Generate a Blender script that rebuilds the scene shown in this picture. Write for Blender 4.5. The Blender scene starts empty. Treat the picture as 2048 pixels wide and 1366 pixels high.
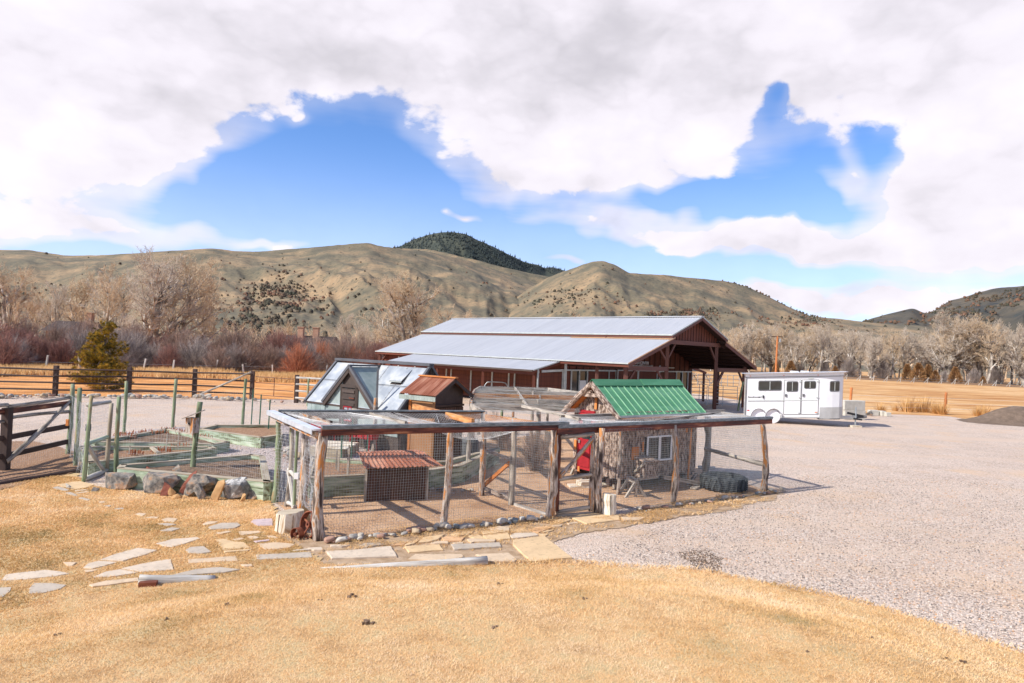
import bpy, bmesh, math, random
import numpy as np
from mathutils import Vector, Matrix
random.seed(7); RNG = np.random.default_rng(7)
sc = bpy.context.scene
COL = sc.collection
rad = math.radians

# ---------------------------------------------------------------- camera, world, sun, exposure
F = 1365.0; PITCH = 0.0151; ROLL = 0.0401; CH = 3.4
fwd = Vector((0, math.cos(PITCH), math.sin(PITCH)))
up0 = Vector((0, -math.sin(PITCH), math.cos(PITCH))); rt0 = Vector((1, 0, 0))
RT = rt0*math.cos(ROLL) + up0*math.sin(ROLL); UP = -rt0*math.sin(ROLL) + up0*math.cos(ROLL)
cam_d = bpy.data.cameras.new('camera'); cam = bpy.data.objects.new('camera', cam_d); COL.objects.link(cam)
cam_d.sensor_width = 36; cam_d.lens = F/2048*36; cam_d.clip_end = 20000; cam_d.clip_start = 0.05
m = Matrix.Identity(4)
for i, a in enumerate((RT, UP, -fwd)):
    for j in range(3): m[j][i] = a[j]
m[2][3] = CH
cam.matrix_world = m
sc.camera = cam
def raydir(u, v): return fwd + RT*((u-1024)/F) - UP*((v-683)/F)
def G(u, v, z=0.0):
    d = raydir(u, v); t = (z-CH)/d.z
    return Vector((d.x*t, d.y*t, z))
def AE(u, v):
    d = raydir(u, v); return math.atan2(d.x, d.y), d.z/math.hypot(d.x, d.y)

SUN_EL = rad(39.5)
sh = Vector((-0.90, -0.43, 0)).normalized()
SUN_DIR = Vector((sh.x*math.cos(SUN_EL), sh.y*math.cos(SUN_EL), math.sin(SUN_EL)))
sun_d = bpy.data.lights.new('sun', 'SUN'); sun_d.energy = 4.6; sun_d.angle = rad(0.55); sun_d.color = (1.0, 0.95, 0.87)
sun = bpy.data.objects.new('sun', sun_d); COL.objects.link(sun)
sun.rotation_euler = SUN_DIR.to_track_quat('Z', 'Y').to_euler()
sc.view_settings.view_transform = 'Standard'; sc.view_settings.look = 'None'
sc.view_settings.exposure = 0.36; sc.view_settings.gamma = 1; sc.view_settings.use_curve_mapping = False

world = bpy.data.worlds.new('World'); sc.world = world; world.use_nodes = True
def build_world():
    nt = world.node_tree; nd = nt.nodes; nd.clear(); lk = nt.links
    def N(t, **k):
        n = nd.new(t)
        for a, b in k.items(): setattr(n, a, b)
        return n
    def L(a, b): lk.new(a, b)
    def setin(n, i, v):
        if hasattr(v, 'is_linked'): L(v, n.inputs[i])
        else: n.inputs[i].default_value = v
    def M(op, a, b=None, c=None, clamp=False):
        n = N('ShaderNodeMath', operation=op, use_clamp=clamp); setin(n, 0, a)
        if b is not None: setin(n, 1, b)
        if c is not None: setin(n, 2, c)
        return n.outputs[0]
    def MR(v, a, b, c=0.0, d=1.0, typ='SMOOTHSTEP'):
        n = N('ShaderNodeMapRange', interpolation_type=typ)
        setin(n, 0, v); setin(n, 1, a); setin(n, 2, b); setin(n, 3, c); setin(n, 4, d); return n.outputs[0]
    tc = N('ShaderNodeTexCoord'); sep = N('ShaderNodeSeparateXYZ'); L(tc.outputs['Generated'], sep.inputs[0])
    x, y, z = sep.outputs
    ay = M('MAXIMUM', M('ABSOLUTE', y), 0.12)
    U = M('DIVIDE', x, ay); V = M('DIVIDE', z, ay)
    def noise(scale, det, rough, sx=1, sy=1, sz=1, off=(0, 0, 0), dist=0.0):
        mp = N('ShaderNodeMapping'); mp.inputs['Scale'].default_value = (sx, sy, sz); mp.inputs['Location'].default_value = off
        L(tc.outputs['Generated'], mp.inputs[0])
        n = N('ShaderNodeTexNoise'); L(mp.outputs[0], n.inputs['Vector'])
        n.inputs['Scale'].default_value = scale; n.inputs['Detail'].default_value = det; n.inputs['Roughness'].default_value = rough
        n.inputs['Distortion'].default_value = dist
        return n.outputs[0]
    # (pixel u, v, half width, half height, weight): where the clouds of the day stand; the rest of the sky goes on with the same noise
    blobs = [(150, 130, 400, 190, 1.3), (300, 290, 200, 70, 1.0), (60, 330, 220, 60, .9), (620, 40, 600, 125, 1.4), (1130, 130, 300, 150, 1.2), (960, 250, 150, 60, .8), (1100, 330, 250, 46, 1.0), (1200, 360, 70, 22, .5),
             (1330, 270, 160, 60, 1.0), (1560, 40, 420, 130, 1.4), (1600, 190, 60, 60, .5), (1950, 200, 190, 240, 1.5), (1870, 380, 130, 90, 1.3), (2020, 430, 180, 80, 1.2), (1660, 335, 40, 38, .75),
             (1610, 375, 70, 20, .6), (160, 450, 400, 48, 1.35), (1450, 452, 460, 34, 1.35), (1700, 474, 280, 26, .9), (1950, 600, 360, 52, 1.3),
             (1600, 605, 130, 34, 1.0), (565, 490, 70, 10, .75), (1310, 538, 75, 14, 1.0), (878, 402, 42, 15, .95), (952, 408, 26, 11, .8), (630, 408, 26, 8, .4), (560, 242, 36, 22, .9), (1130, 520, 60, 14, .8),
             (800, -560, 2600, 520, 1.3), (650, 345, 230, 100, -1.7), (780, 445, 420, 30, -.9), (1725, 285, 36, 50, -.55), (1640, 330, 120, 20, -.35), (1500, 385, 190, 22, -1.2), (1500, 250, 40, 40, -.2), (1600, 250, 60, 60, .55), (1560, 545, 300, 16, -.5),
             (1495, 215, 34, 26, -.75), (1950, 75, 30, 40, -.5)]
    tot = None
    wob = noise(5.5, 3, .55, off=(3, 1, 2)); wob2 = noise(5.5, 3, .55, off=(9, 4, 7))
    Uw = M('ADD', U, M('MULTIPLY', M('SUBTRACT', wob, .5), .26)); Vw = M('ADD', V, M('MULTIPLY', M('SUBTRACT', wob2, .5), .17))
    for (bu, bv, rx, ry, w) in blobs:
        d = raydir(bu, bv); cu, cv = d.x/d.y, d.z/d.y
        a = M('MULTIPLY', M('SUBTRACT', Uw, cu), F/rx); b = M('MULTIPLY', M('SUBTRACT', Vw, cv), F/ry)
        r2 = M('ADD', M('MULTIPLY', a, a), M('MULTIPLY', b, b))
        g = M('MULTIPLY', M('POWER', 2.718, M('MULTIPLY', r2, -0.9)), w)
        tot = g if tot is None else M('ADD', tot, g)
    n1 = noise(5.0, 9, .62, sz=1.6, dist=.25)
    n2 = noise(7, 4, .6, sx=.45, sy=.45, sz=3.0, off=(4, 2, 5))
    def puffs(scale, off, sz=1.5):
        mp = N('ShaderNodeMapping'); mp.inputs['Scale'].default_value = (1, 1, sz); mp.inputs['Location'].default_value = off; L(tc.outputs['Generated'], mp.inputs[0])
        dn = N('ShaderNodeTexNoise'); dn.inputs['Scale'].default_value = scale*1.4; dn.inputs['Detail'].default_value = 3; L(mp.outputs[0], dn.inputs['Vector'])
        sb = N('ShaderNodeVectorMath', operation='SUBTRACT'); L(dn.outputs['Color'], sb.inputs[0]); sb.inputs[1].default_value = (.5, .5, .5)
        sm = N('ShaderNodeVectorMath', operation='SCALE'); L(sb.outputs[0], sm.inputs[0]); sm.inputs[3].default_value = .9/scale
        sd = N('ShaderNodeVectorMath', operation='ADD'); L(mp.outputs[0], sd.inputs[0]); L(sm.outputs[0], sd.inputs[1])
        v = N('ShaderNodeTexVoronoi', feature='F1'); v.inputs['Scale'].default_value = scale; v.inputs['Detail'].default_value = 2; v.inputs['Roughness'].default_value = .55; L(sd.outputs[0], v.inputs['Vector']); return v.outputs['Distance']
    pf = puffs(9, (3, 2, 1))
    dens = M('ADD', M('MULTIPLY', tot, .8), M('MULTIPLY', M('SUBTRACT', n1, .5), 2.5))
    dens = M('ADD', dens, M('MULTIPLY', M('SUBTRACT', .42, pf), .55))
    dens = M('ADD', dens, M('MULTIPLY', M('SUBTRACT', n2, .5), .5))
    mask = MR(dens, .20, .56)
    thin = MR(M('ADD', M('MULTIPLY', tot, .6), M('MULTIPLY', n2, .7)), .38, .95, 0, .8); thin = M('MULTIPLY', thin, MR(z, .20, .34, 1.0, .25))
    low = MR(z, 0.0, .30, .55, 0.0)                      # the pale air near the horizon
    mask2 = M('MAXIMUM', M('MAXIMUM', mask, thin), low)
    sky = N('ShaderNodeTexSky', sky_type='NISHITA', sun_disc=False)
    sky.sun_elevation = SUN_EL; sky.sun_rotation = math.atan2(sh.x, sh.y) % (2*math.pi)
    sky.altitude = 1600; sky.air_density = 1.0; sky.dust_density = .6; sky.ozone_density = 2.0
    # brightness inside the clouds: bright billows at the edges, grey flat undersides in the thick parts
    n3 = noise(4.2, 7, .55, sz=2.4, off=(1.2, 5.1, .4)); n4 = n3
    d = raydir(1000, 110); ga = M('MULTIPLY', M('SUBTRACT', U, d.x/d.y), F/520); gb = M('MULTIPLY', M('SUBTRACT', V, d.z/d.y), F/190)
    gc = M('POWER', 2.718, M('MULTIPLY', M('ADD', M('MULTIPLY', ga, ga), M('MULTIPLY', gb, gb)), -1.0))
    grey = M('ADD', M('MULTIPLY', dens, .13), M('MULTIPLY', gc, .20))
    grey = M('ADD', grey, M('ADD', M('MULTIPLY', M('SUBTRACT', n3, .5), 1.05), M('MULTIPLY', M('SUBTRACT', pf, .42), .45)))
    cr = N('ShaderNodeValToRGB'); L(MR(grey, .0, 1.2, 0, 1, 'LINEAR'), cr.inputs[0])
    e = cr.color_ramp.elements; e[0].position = 0.0; e[0].color = (.93, .90, .97, 1); e[1].position = 1.0; e[1].color = (.48, .46, .52, 1)
    q = e.new(.35); q.color = (.82, .78, .85, 1); q = e.new(.65); q.color = (.62, .595, .65, 1)
    cc = N('ShaderNodeVectorMath', operation='SCALE'); L(cr.outputs[0], cc.inputs[0]); cc.inputs[3].default_value = 9.0
    sg = N('ShaderNodeVectorMath', operation='MULTIPLY'); L(sky.outputs[0], sg.inputs[0]); sg.inputs[1].default_value = (1.0, 1.29, 1.70)
    mx = N('ShaderNodeMix', data_type='RGBA'); L(mask2, mx.inputs[0]); L(sg.outputs[0], mx.inputs[6]); L(cc.outputs[0], mx.inputs[7])
    bg = N('ShaderNodeBackground'); bg.inputs[1].default_value = 0.1; L(mx.outputs[2], bg.inputs[0])
    out = N('ShaderNodeOutputWorld'); L(bg.outputs[0], out.inputs[0])
build_world()

# ---------------------------------------------------------------- helpers
MATS = {}

def mat(name, cols, scale=6.0, detail=5, rough=.8, metal=0.0, bump=.3, bscale=None, bdist=.01, stretch=(1, 1, 1), coord='gc', tint=None,
        speck=None, spscale=60, spamt=.4, emis=None, alpha=1.0, trans=0.0, spec=.35, big=None, bigscale=.5, contrast=1.0, vor=None, track=None, transl=0.0, objvar=.13):
    """cols: list of (pos, rgb). coord: gc = grain coordinates stored per vertex, obj = object, pos = world position."""
    mt = bpy.data.materials.new(name); mt.use_nodes = True; nt = mt.node_tree; nd = nt.nodes; lk = nt.links
    p = nd['Principled BSDF']; p.inputs['Roughness'].default_value = rough; p.inputs['Metallic'].default_value = metal
    p.inputs['Specular IOR Level'].default_value = spec
    if alpha < 1: p.inputs['Alpha'].default_value = alpha
    if trans: p.inputs['Transmission Weight'].default_value = trans
    if coord == 'gc':
        a = nd.new('ShaderNodeAttribute'); a.attribute_name = 'gc'; vec = a.outputs['Vector']
        oi = nd.new('ShaderNodeObjectInfo'); ad = nd.new('ShaderNodeVectorMath'); ad.operation = 'ADD'
        sc_ = nd.new('ShaderNodeMath'); sc_.operation = 'MULTIPLY'; sc_.inputs[1].default_value = 31.0
        lk.new(oi.outputs['Random'], sc_.inputs[0]); lk.new(vec, ad.inputs[0]); lk.new(sc_.outputs[0], ad.inputs[1]); vec = ad.outputs[0]
    elif coord == 'pos':
        g = nd.new('ShaderNodeNewGeometry'); vec = g.outputs['Position']
    else:
        t = nd.new('ShaderNodeTexCoord'); vec = t.outputs['Object']
    mp = nd.new('ShaderNodeMapping'); mp.inputs['Scale'].default_value = stretch; lk.new(vec, mp.inputs[0])
    n = nd.new('ShaderNodeTexNoise'); n.inputs['Scale'].default_value = scale; n.inputs['Detail'].default_value = detail
    n.inputs['Roughness'].default_value = .62; lk.new(mp.outputs[0], n.inputs['Vector'])
    fac = n.outputs[0]
    if big:
        n2 = nd.new('ShaderNodeTexNoise'); n2.inputs['Scale'].default_value = bigscale; n2.inputs['Detail'].default_value = 3; lk.new(vec, n2.inputs['Vector'])
        ma = nd.new('ShaderNodeMath'); ma.operation = 'MULTIPLY_ADD'; ma.inputs[1].default_value = big; lk.new(n2.outputs[0], ma.inputs[0])
        mb = nd.new('ShaderNodeMath'); mb.operation = 'SUBTRACT'; mb.inputs[1].default_value = big*.5
        lk.new(fac, ma.inputs[2]); lk.new(ma.outputs[0], mb.inputs[0]); fac = mb.outputs[0]
    if tint:
        at = nd.new('ShaderNodeAttribute'); at.attribute_name = 'tint'
        ma = nd.new('ShaderNodeMath'); ma.operation = 'MULTIPLY_ADD'; ma.inputs[1].default_value = tint; lk.new(at.outputs['Fac'], ma.inputs[0])
        mb = nd.new('ShaderNodeMath'); mb.operation = 'SUBTRACT'; mb.inputs[1].default_value = tint*.5
        lk.new(fac, ma.inputs[2]); lk.new(ma.outputs[0], mb.inputs[0]); fac = mb.outputs[0]
    r = nd.new('ShaderNodeValToRGB'); lk.new(fac, r.inputs[0]); el = r.color_ramp.elements
    cs = [(min(1, max(0, .5+(a-.5)*contrast)), c) for a, c in cols]
    el[0].position = cs[0][0]; el[0].color = (*cs[0][1], 1)
    if len(cs) == 1: el[1].position = 1; el[1].color = (*cs[0][1], 1)
    else:
        el[1].position = cs[-1][0]; el[1].color = (*cs[-1][1], 1)
        for a, c in cs[1:-1]: q = el.new(a); q.color = (*c, 1)
    col = r.outputs[0]
    if vor:   # vor = (scale, [(pos, rgb)...], mix): stones of many colours
        v = nd.new('ShaderNodeTexVoronoi'); v.inputs['Scale'].default_value = vor[0]; lk.new(vec, v.inputs['Vector'])
        sp = nd.new('ShaderNodeSeparateColor'); lk.new(v.outputs['Color'], sp.inputs[0])
        r2 = nd.new('ShaderNodeValToRGB'); lk.new(sp.outputs[0], r2.inputs[0]); e2 = r2.color_ramp.elements
        e2[0].position = vor[1][0][0]; e2[0].color = (*vor[1][0][1], 1); e2[1].position = vor[1][-1][0]; e2[1].color = (*vor[1][-1][1], 1)
        for a, c in vor[1][1:-1]: q = e2.new(a); q.color = (*c, 1)
        mx = nd.new('ShaderNodeMix'); mx.data_type = 'RGBA'; mx.inputs[0].default_value = vor[2]
        lk.new(col, mx.inputs[6]); lk.new(r2.outputs[0], mx.inputs[7]); col = mx.outputs[2]
    if speck:
        n3 = nd.new('ShaderNodeTexNoise'); n3.inputs['Scale'].default_value = spscale; n3.inputs['Detail'].default_value = 3; lk.new(vec, n3.inputs['Vector'])
        mr = nd.new('ShaderNodeMapRange'); mr.inputs[1].default_value = .56; mr.inputs[2].default_value = .68; mr.inputs[4].default_value = spamt
        lk.new(n3.outputs[0], mr.inputs[0])
        mx = nd.new('ShaderNodeMix'); mx.data_type = 'RGBA'; lk.new(mr.outputs[0], mx.inputs[0]); lk.new(col, mx.inputs[6]); mx.inputs[7].default_value = (*speck, 1)
        col = mx.outputs[2]
    lk.new(col, p.inputs['Base Color'])
    if track:
        mq = nd.new('ShaderNodeMapping'); mq.inputs['Scale'].default_value = (.07, .55, 1); mq.inputs['Rotation'].default_value = (0, 0, .45); lk.new(vec, mq.inputs[0])
        n5 = nd.new('ShaderNodeTexNoise'); n5.inputs['Scale'].default_value = 1.0; n5.inputs['Detail'].default_value = 6; lk.new(mq.outputs[0], n5.inputs['Vector'])
        mr = nd.new('ShaderNodeMapRange'); mr.inputs[1].default_value = .50; mr.inputs[2].default_value = .66; mr.inputs[4].default_value = .75; lk.new(n5.outputs[0], mr.inputs[0])
        mx = nd.new('ShaderNodeMix'); mx.data_type = 'RGBA'; lk.new(mr.outputs[0], mx.inputs[0]); lk.new(col, mx.inputs[6]); mx.inputs[7].default_value = (*track, 1); col = mx.outputs[2]; lk.new(col, p.inputs['Base Color'])
    if coord == 'gc':     # every board, sheet and stone weathered a little differently
        hs = nd.new('ShaderNodeHueSaturation'); mr = nd.new('ShaderNodeMapRange'); mr.inputs[3].default_value = 1-objvar; mr.inputs[4].default_value = 1+objvar*.9; lk.new(oi.outputs['Random'], mr.inputs[0]); lk.new(mr.outputs[0], hs.inputs['Value']); lk.new(col, hs.inputs['Color']); lk.new(hs.outputs[0], p.inputs['Base Color'])
    if transl:
        tr = nd.new('ShaderNodeBsdfTranslucent'); lk.new(col, tr.inputs[0]); ms = nd.new('ShaderNodeMixShader'); ms.inputs[0].default_value = transl; lk.new(p.outputs[0], ms.inputs[1]); lk.new(tr.outputs[0], ms.inputs[2]); lk.new(ms.outputs[0], nd['Material Output'].inputs[0])
    if bump:
        bn = nd.new('ShaderNodeBump'); bn.inputs['Strength'].default_value = bump; bn.inputs['Distance'].default_value = bdist
        if bscale:
            n4 = nd.new('ShaderNodeTexNoise'); n4.inputs['Scale'].default_value = bscale; n4.inputs['Detail'].default_value = 4; lk.new(mp.outputs[0], n4.inputs['Vector'])
            lk.new(n4.outputs[0], bn.inputs['Height'])
        elif vor: lk.new(v.outputs['Distance'], bn.inputs['Height']); bn.invert = True
        else: lk.new(n.outputs[0], bn.inputs['Height'])
        lk.new(bn.outputs[0], p.inputs['Normal'])
    MATS[name] = mt
    return mt

ORG = {}
def tagset(o, label=None, cat=None, group=None, kind=None):
    if label: o['label'] = label
    if cat: o['category'] = cat
    if group: o['group'] = group
    if kind: o['kind'] = kind
    return o
def thing(name, label, cat, loc=(0, 0, 0), rz=0.0, group=None):
    o = bpy.data.objects.new(name, None); COL.objects.link(o); o.location = loc; o.rotation_euler = (0, 0, rz)
    o.empty_display_size = .2
    ORG[o] = Vector(loc); return tagset(o, label, cat, group)
def copy_tree(o, parent=None):
    c = o.copy(); COL.objects.link(c); c.parent = parent
    for ch in list(o.children): copy_tree(ch, c)
    return c
def mesh_np(name, V, Fc, mat_=None, parent=None, gc=None, tint=None, smooth=False, loc=None):
    """fast mesh from arrays; Fc is (n,3) or (n,4)"""
    me = bpy.data.meshes.new(name); V = np.asarray(V, dtype=np.float32); Fc = np.asarray(Fc, dtype=np.int32)
    k = Fc.shape[1]
    me.vertices.add(len(V)); me.vertices.foreach_set('co', V.ravel())
    me.loops.add(Fc.size); me.loops.foreach_set('vertex_index', Fc.ravel())
    me.polygons.add(len(Fc)); me.polygons.foreach_set('loop_start', np.arange(0, Fc.size, k, dtype=np.int32))
    me.polygons.foreach_set('loop_total', np.full(len(Fc), k, dtype=np.int32))
    if smooth: me.polygons.foreach_set('use_smooth', np.ones(len(Fc), dtype=bool))
    me.update(calc_edges=True)
    if gc is not None:
        a = me.attributes.new('gc', 'FLOAT_VECTOR', 'POINT'); a.data.foreach_set('vector', np.asarray(gc, dtype=np.float32).ravel())
    if tint is not None:
        a = me.attributes.new('tint', 'FLOAT', 'POINT'); a.data.foreach_set('value', np.asarray(tint, dtype=np.float32).ravel())
    if mat_: me.materials.append(MATS[mat_] if isinstance(mat_, str) else mat_)
    o = bpy.data.objects.new(name, me); COL.objects.link(o)
    if parent: o.parent = parent
    if loc is not None: o.location = loc
    return o
class MB:
    """collects shapes in one mesh, with grain coordinates (x runs along the piece)"""
    def __init__(s): s.v = []; s.f = []; s.g = []
    def add(s, vs, fs, gs=None):
        k = len(s.v); r = Vector((random.random()*50, random.random()*50, random.random()*50))
        s.v += [Vector(a) for a in vs]
        s.g += [Vector(a)+r for a in (gs if gs is not None else vs)]
        s.f += [tuple(i+k for i in f) for f in fs]; return s
    def beam(s, p, q, w, h, up=(0, 0, 1), taper=1.0):
        p = Vector(p); q = Vector(q); d = (q-p); L = d.length; d = d/L; u = Vector(up)
        if abs(d.dot(u)) > .98: u = Vector((0, 1, 0))
        sd = d.cross(u).normalized(); u = sd.cross(d)
        vs = []; gs = []
        for t, P in ((0, p), (1, q)):
            k = 1 if t == 0 else taper
            for a, b in ((-1, -1), (1, -1), (1, 1), (-1, 1)):
                vs.append(P+sd*(a*w/2*k)+u*(b*h/2*k)); gs.append((t*L, a*w/2, b*h/2))
        return s.add(vs, [(0, 1, 2, 3), (7, 6, 5, 4), (0, 4, 5, 1), (1, 5, 6, 2), (2, 6, 7, 3), (3, 7, 4, 0)], gs)
    def box(s, c, size, rz=0.0, grain=0):
        c = Vector(c); cs, sn = math.cos(rz), math.sin(rz); x, y, z = [a/2 for a in size]; vs = []; gs = []
        for k in (-1, 1):
            for a, b in ((-1, -1), (1, -1), (1, 1), (-1, 1)):
                vs.append(c+Vector((a*x*cs-b*y*sn, a*x*sn+b*y*cs, k*z)))
                g = (a*x, b*y, k*z); gs.append(g if grain == 0 else ((g[2], g[0], g[1]) if grain == 2 else (g[1], g[0], g[2])))
        return s.add(vs, [(3, 2, 1, 0), (4, 5, 6, 7), (0, 1, 5, 4), (1, 2, 6, 5), (2, 3, 7, 6), (3, 0, 4, 7)], gs)
    def tube(s, pts, rs, n=8, caps=True, wob=0.0):
        pts = [Vector(p) for p in pts]; k0 = len(s.v); r0 = Vector((random.random()*50, random.random()*50, random.random()*50)); L = 0
        if not hasattr(rs, '__len__'): rs = [rs]*len(pts)
        ref = None
        for i, p in enumerate(pts):
            d = (pts[min(i+1, len(pts)-1)]-pts[max(i-1, 0)]).normalized()
            if ref is None:
                ref = Vector((0, 0, 1)) if abs(d.z) < .9 else Vector((1, 0, 0))
            a = d.cross(ref).normalized(); ref = a.cross(d); b = ref
            if i: L += (p-pts[i-1]).length
            for j in range(n):
                t = 2*math.pi*j/n; r = rs[i]*(1+random.uniform(-wob, wob))
                s.v.append(p+a*(r*math.cos(t))+b*(r*math.sin(t))); s.g.append(Vector((L, rs[i]*math.cos(t), rs[i]*math.sin(t)))+r0)
        for i in range(len(pts)-1):
            for j in range(n):
                a = k0+i*n+j; b = k0+i*n+(j+1) % n; s.f.append((a, b, b+n, a+n))
        if caps: s.f.append(tuple(k0+j for j in range(n))[::-1]); s.f.append(tuple(k0+(len(pts)-1)*n+j for j in range(n)))
        return s
    def log(s, p, q, r1, r2=None, n=9, seg=7, bend=.03, wob=.12, knots=.0):
        p = Vector(p); q = Vector(q); r2 = r2 or r1; L = (q-p).length; pts = []; rs = []
        o = Vector((random.uniform(-1, 1), random.uniform(-1, 1), random.uniform(-.6, .6)))*bend*min(L, 2.5)
        for i in range(seg+1):
            t = i/seg; w = math.sin(math.pi*t)
            pts.append(p.lerp(q, t)+o*w+Vector((random.uniform(-1, 1), random.uniform(-1, 1), 0))*r1*.08*(1 if 0 < i < seg else 0))
            rs.append((r1+(r2-r1)*t)*random.uniform(1-wob, 1+wob)*(1+(knots if random.random() < .25 else 0)))
        return s.tube(pts, rs, n, True, wob*.4)
    def prism(s, poly, z0, z1, gdir=None):
        n = len(poly); vs = [(*p[:2], z0) for p in poly]+[(*p[:2], z1) for p in poly]
        return s.add(vs, [tuple(range(n))[::-1], tuple(range(n, 2*n))]+[(i, (i+1) % n, n+(i+1) % n, n+i) for i in range(n)])
    def slab(s, pts3, th):
        """flat polygon in 3-D given thickness th along its normal (downwards)"""
        P = [Vector(p) for p in pts3]; nrm = (P[1]-P[0]).cross(P[-1]-P[0]).normalized()
        if nrm.z < 0: nrm = -nrm
        n = len(P); x = (P[1]-P[0]).normalized(); y = nrm.cross(x); gs = [(p-P[0]).dot(x) for p in P]; gy = [(p-P[0]).dot(y) for p in P]
        g = [(gs[i], gy[i], 0) for i in range(n)]+[(gs[i], gy[i], -th) for i in range(n)]
        return s.add(P+[p-nrm*th for p in P], [tuple(range(n)), tuple(range(n, 2*n))[::-1]]+[(i, n+i, n+(i+1) % n, (i+1) % n) for i in range(n)], g)
    def build(s, name, mt, parent=None, local=False, smooth=False, loc=None):
        me = bpy.data.meshes.new(name); off = Vector((0, 0, 0))
        if parent is not None and not local:
            r = parent
            while r.parent: r = r.parent
            off = ORG.get(r, Vector((0, 0, 0)))
        if loc is not None: off = Vector(loc)
        me.from_pydata([tuple(v-off) for v in s.v], [], s.f)
        a = me.attributes.new('gc', 'FLOAT_VECTOR', 'POINT'); a.data.foreach_set('vector', np.array([tuple(g) for g in s.g], dtype=np.float32).ravel())
        bm = bmesh.new(); bm.from_mesh(me); bmesh.ops.recalc_face_normals(bm, faces=bm.faces); bm.to_mesh(me); bm.free()
        if smooth:
            me.polygons.foreach_set('use_smooth', [True]*len(me.polygons))
        me.materials.append(MATS[mt] if isinstance(mt, str) else mt)
        o = bpy.data.objects.new(name, me); COL.objects.link(o)
        if parent is not None: o.parent = parent
        elif loc is not None: o.location = loc
        return o
def segs(P, Q, r1, r2, sides=3, frac=None):
    """many separate thin rods at once -> V, F, tint"""
    P = np.asarray(P, float); Q = np.asarray(Q, float); n = len(P); r1 = np.broadcast_to(r1, (n,)); r2 = np.broadcast_to(r2, (n,))
    d = Q-P; L = np.linalg.norm(d, axis=1, keepdims=True)+1e-9; d = d/L
    ref = np.where(np.abs(d[:, 2:3]) > .9, np.array([[1., 0, 0]]), np.array([[0, 0, 1.]]))
    a = np.cross(d, ref); a /= np.linalg.norm(a, axis=1, keepdims=True)+1e-9; b = np.cross(d, a)
    V = np.zeros((n, 2*sides, 3))
    for j in range(sides):
        t = 2*math.pi*j/sides; c = a*math.cos(t)+b*math.sin(t)
        V[:, j] = P+c*r1[:, None]; V[:, sides+j] = Q+c*r2[:, None]
    base = (np.arange(n)*2*sides)[:, None]; Fs = []
    for j in range(sides):
        k = (j+1) % sides; Fs.append(base+np.array([[j, k, sides+k, sides+j]]))
    Fc = np.stack(Fs, 1).reshape(-1, 4)
    return V.reshape(-1, 3), Fc
def wire_patch(p00, p10, p11, p01, du, dv, sag=0.0, jit=0.0, segn=1, diag=False):
    """points of a wire net on a four-cornered patch; returns P, Q arrays"""
    A = [np.array(tuple(p), float) for p in (p00, p10, p11, p01)]
    def S(u, v):
        u = np.asarray(u)[:, None]; v = np.asarray(v)[:, None]
        p = A[0]*(1-u)*(1-v)+A[1]*u*(1-v)+A[2]*u*v+A[3]*(1-u)*v
        if sag: p[:, 2] -= (sag*16*(u*(1-u)*v*(1-v)))[:, 0]*(1+.5*np.sin(u[:, 0]*9+v[:, 0]*7))
        if jit:
            w = jit*(np.sin(u[:, 0]*17+v[:, 0]*5)*np.sin(v[:, 0]*11+1.3))
            nn = np.cross(A[1]-A[0], A[3]-A[0]); nn = nn/np.linalg.norm(nn); p += w[:, None]*nn
        return p
    W = np.linalg.norm(A[1]-A[0]); H = np.linalg.norm(A[3]-A[0]); P = []; Q = []
    if not diag:
        for t in np.linspace(0, 1, max(2, int(W/du)+1)):
            k = np.linspace(0, 1, segn+1); X = S(np.full(segn+1, t), k); P.append(X[:-1]); Q.append(X[1:])
        for t in np.linspace(0, 1, max(2, int(H/dv)+1)):
            k = np.linspace(0, 1, segn+1); X = S(k, np.full(segn+1, t)); P.append(X[:-1]); Q.append(X[1:])
    else:
        for sgn in (1, -1):
            for c in np.arange(-H, W, du*1.4):
                k = np.linspace(0, H, segn+1); x = c+k if sgn > 0 else W-(c+k)
                ok = (x >= 0) & (x <= W); X = S(np.clip(x, 0, W)/W, k/H); okk = ok[:-1] & ok[1:]
                P.append(X[:-1][okk]); Q.append(X[1:][okk])
    return np.concatenate(P), np.concatenate(Q)
def wires(name, patches, r, mt, parent, sides=3):
    P = np.concatenate([p for p, q in patches]); Q = np.concatenate([q for p, q in patches])
    rt = parent
    while rt.parent: rt = rt.parent
    off = np.array(tuple(ORG.get(rt, (0, 0, 0)))); V, Fc = segs(P-off, Q-off, r, r, sides)
    return mesh_np(name, V, Fc, mt, parent)
def inpoly(x, y, poly):
    x = np.asarray(x); y = np.asarray(y); ins = np.zeros(x.shape, bool); n = len(poly)
    for i in range(n):
        x1, y1 = poly[i][0], poly[i][1]; x2, y2 = poly[(i+1) % n][0], poly[(i+1) % n][1]
        if y1 == y2: continue
        c = ((y1 > y) != (y2 > y)) & (x < (x2-x1)*(y-y1)/(y2-y1)+x1); ins ^= c
    return ins
def dist_poly(x, y, line):
    """distance to a polyline"""
    best = np.full(np.shape(x), 1e9)
    for (x1, y1), (x2, y2) in zip(line[:-1], line[1:]):
        dx, dy = x2-x1, y2-y1; t = np.clip(((x-x1)*dx+(y-y1)*dy)/(dx*dx+dy*dy+1e-9), 0, 1)
        best = np.minimum(best, np.hypot(x-x1-t*dx, y-y1-t*dy))
    return best
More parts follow.
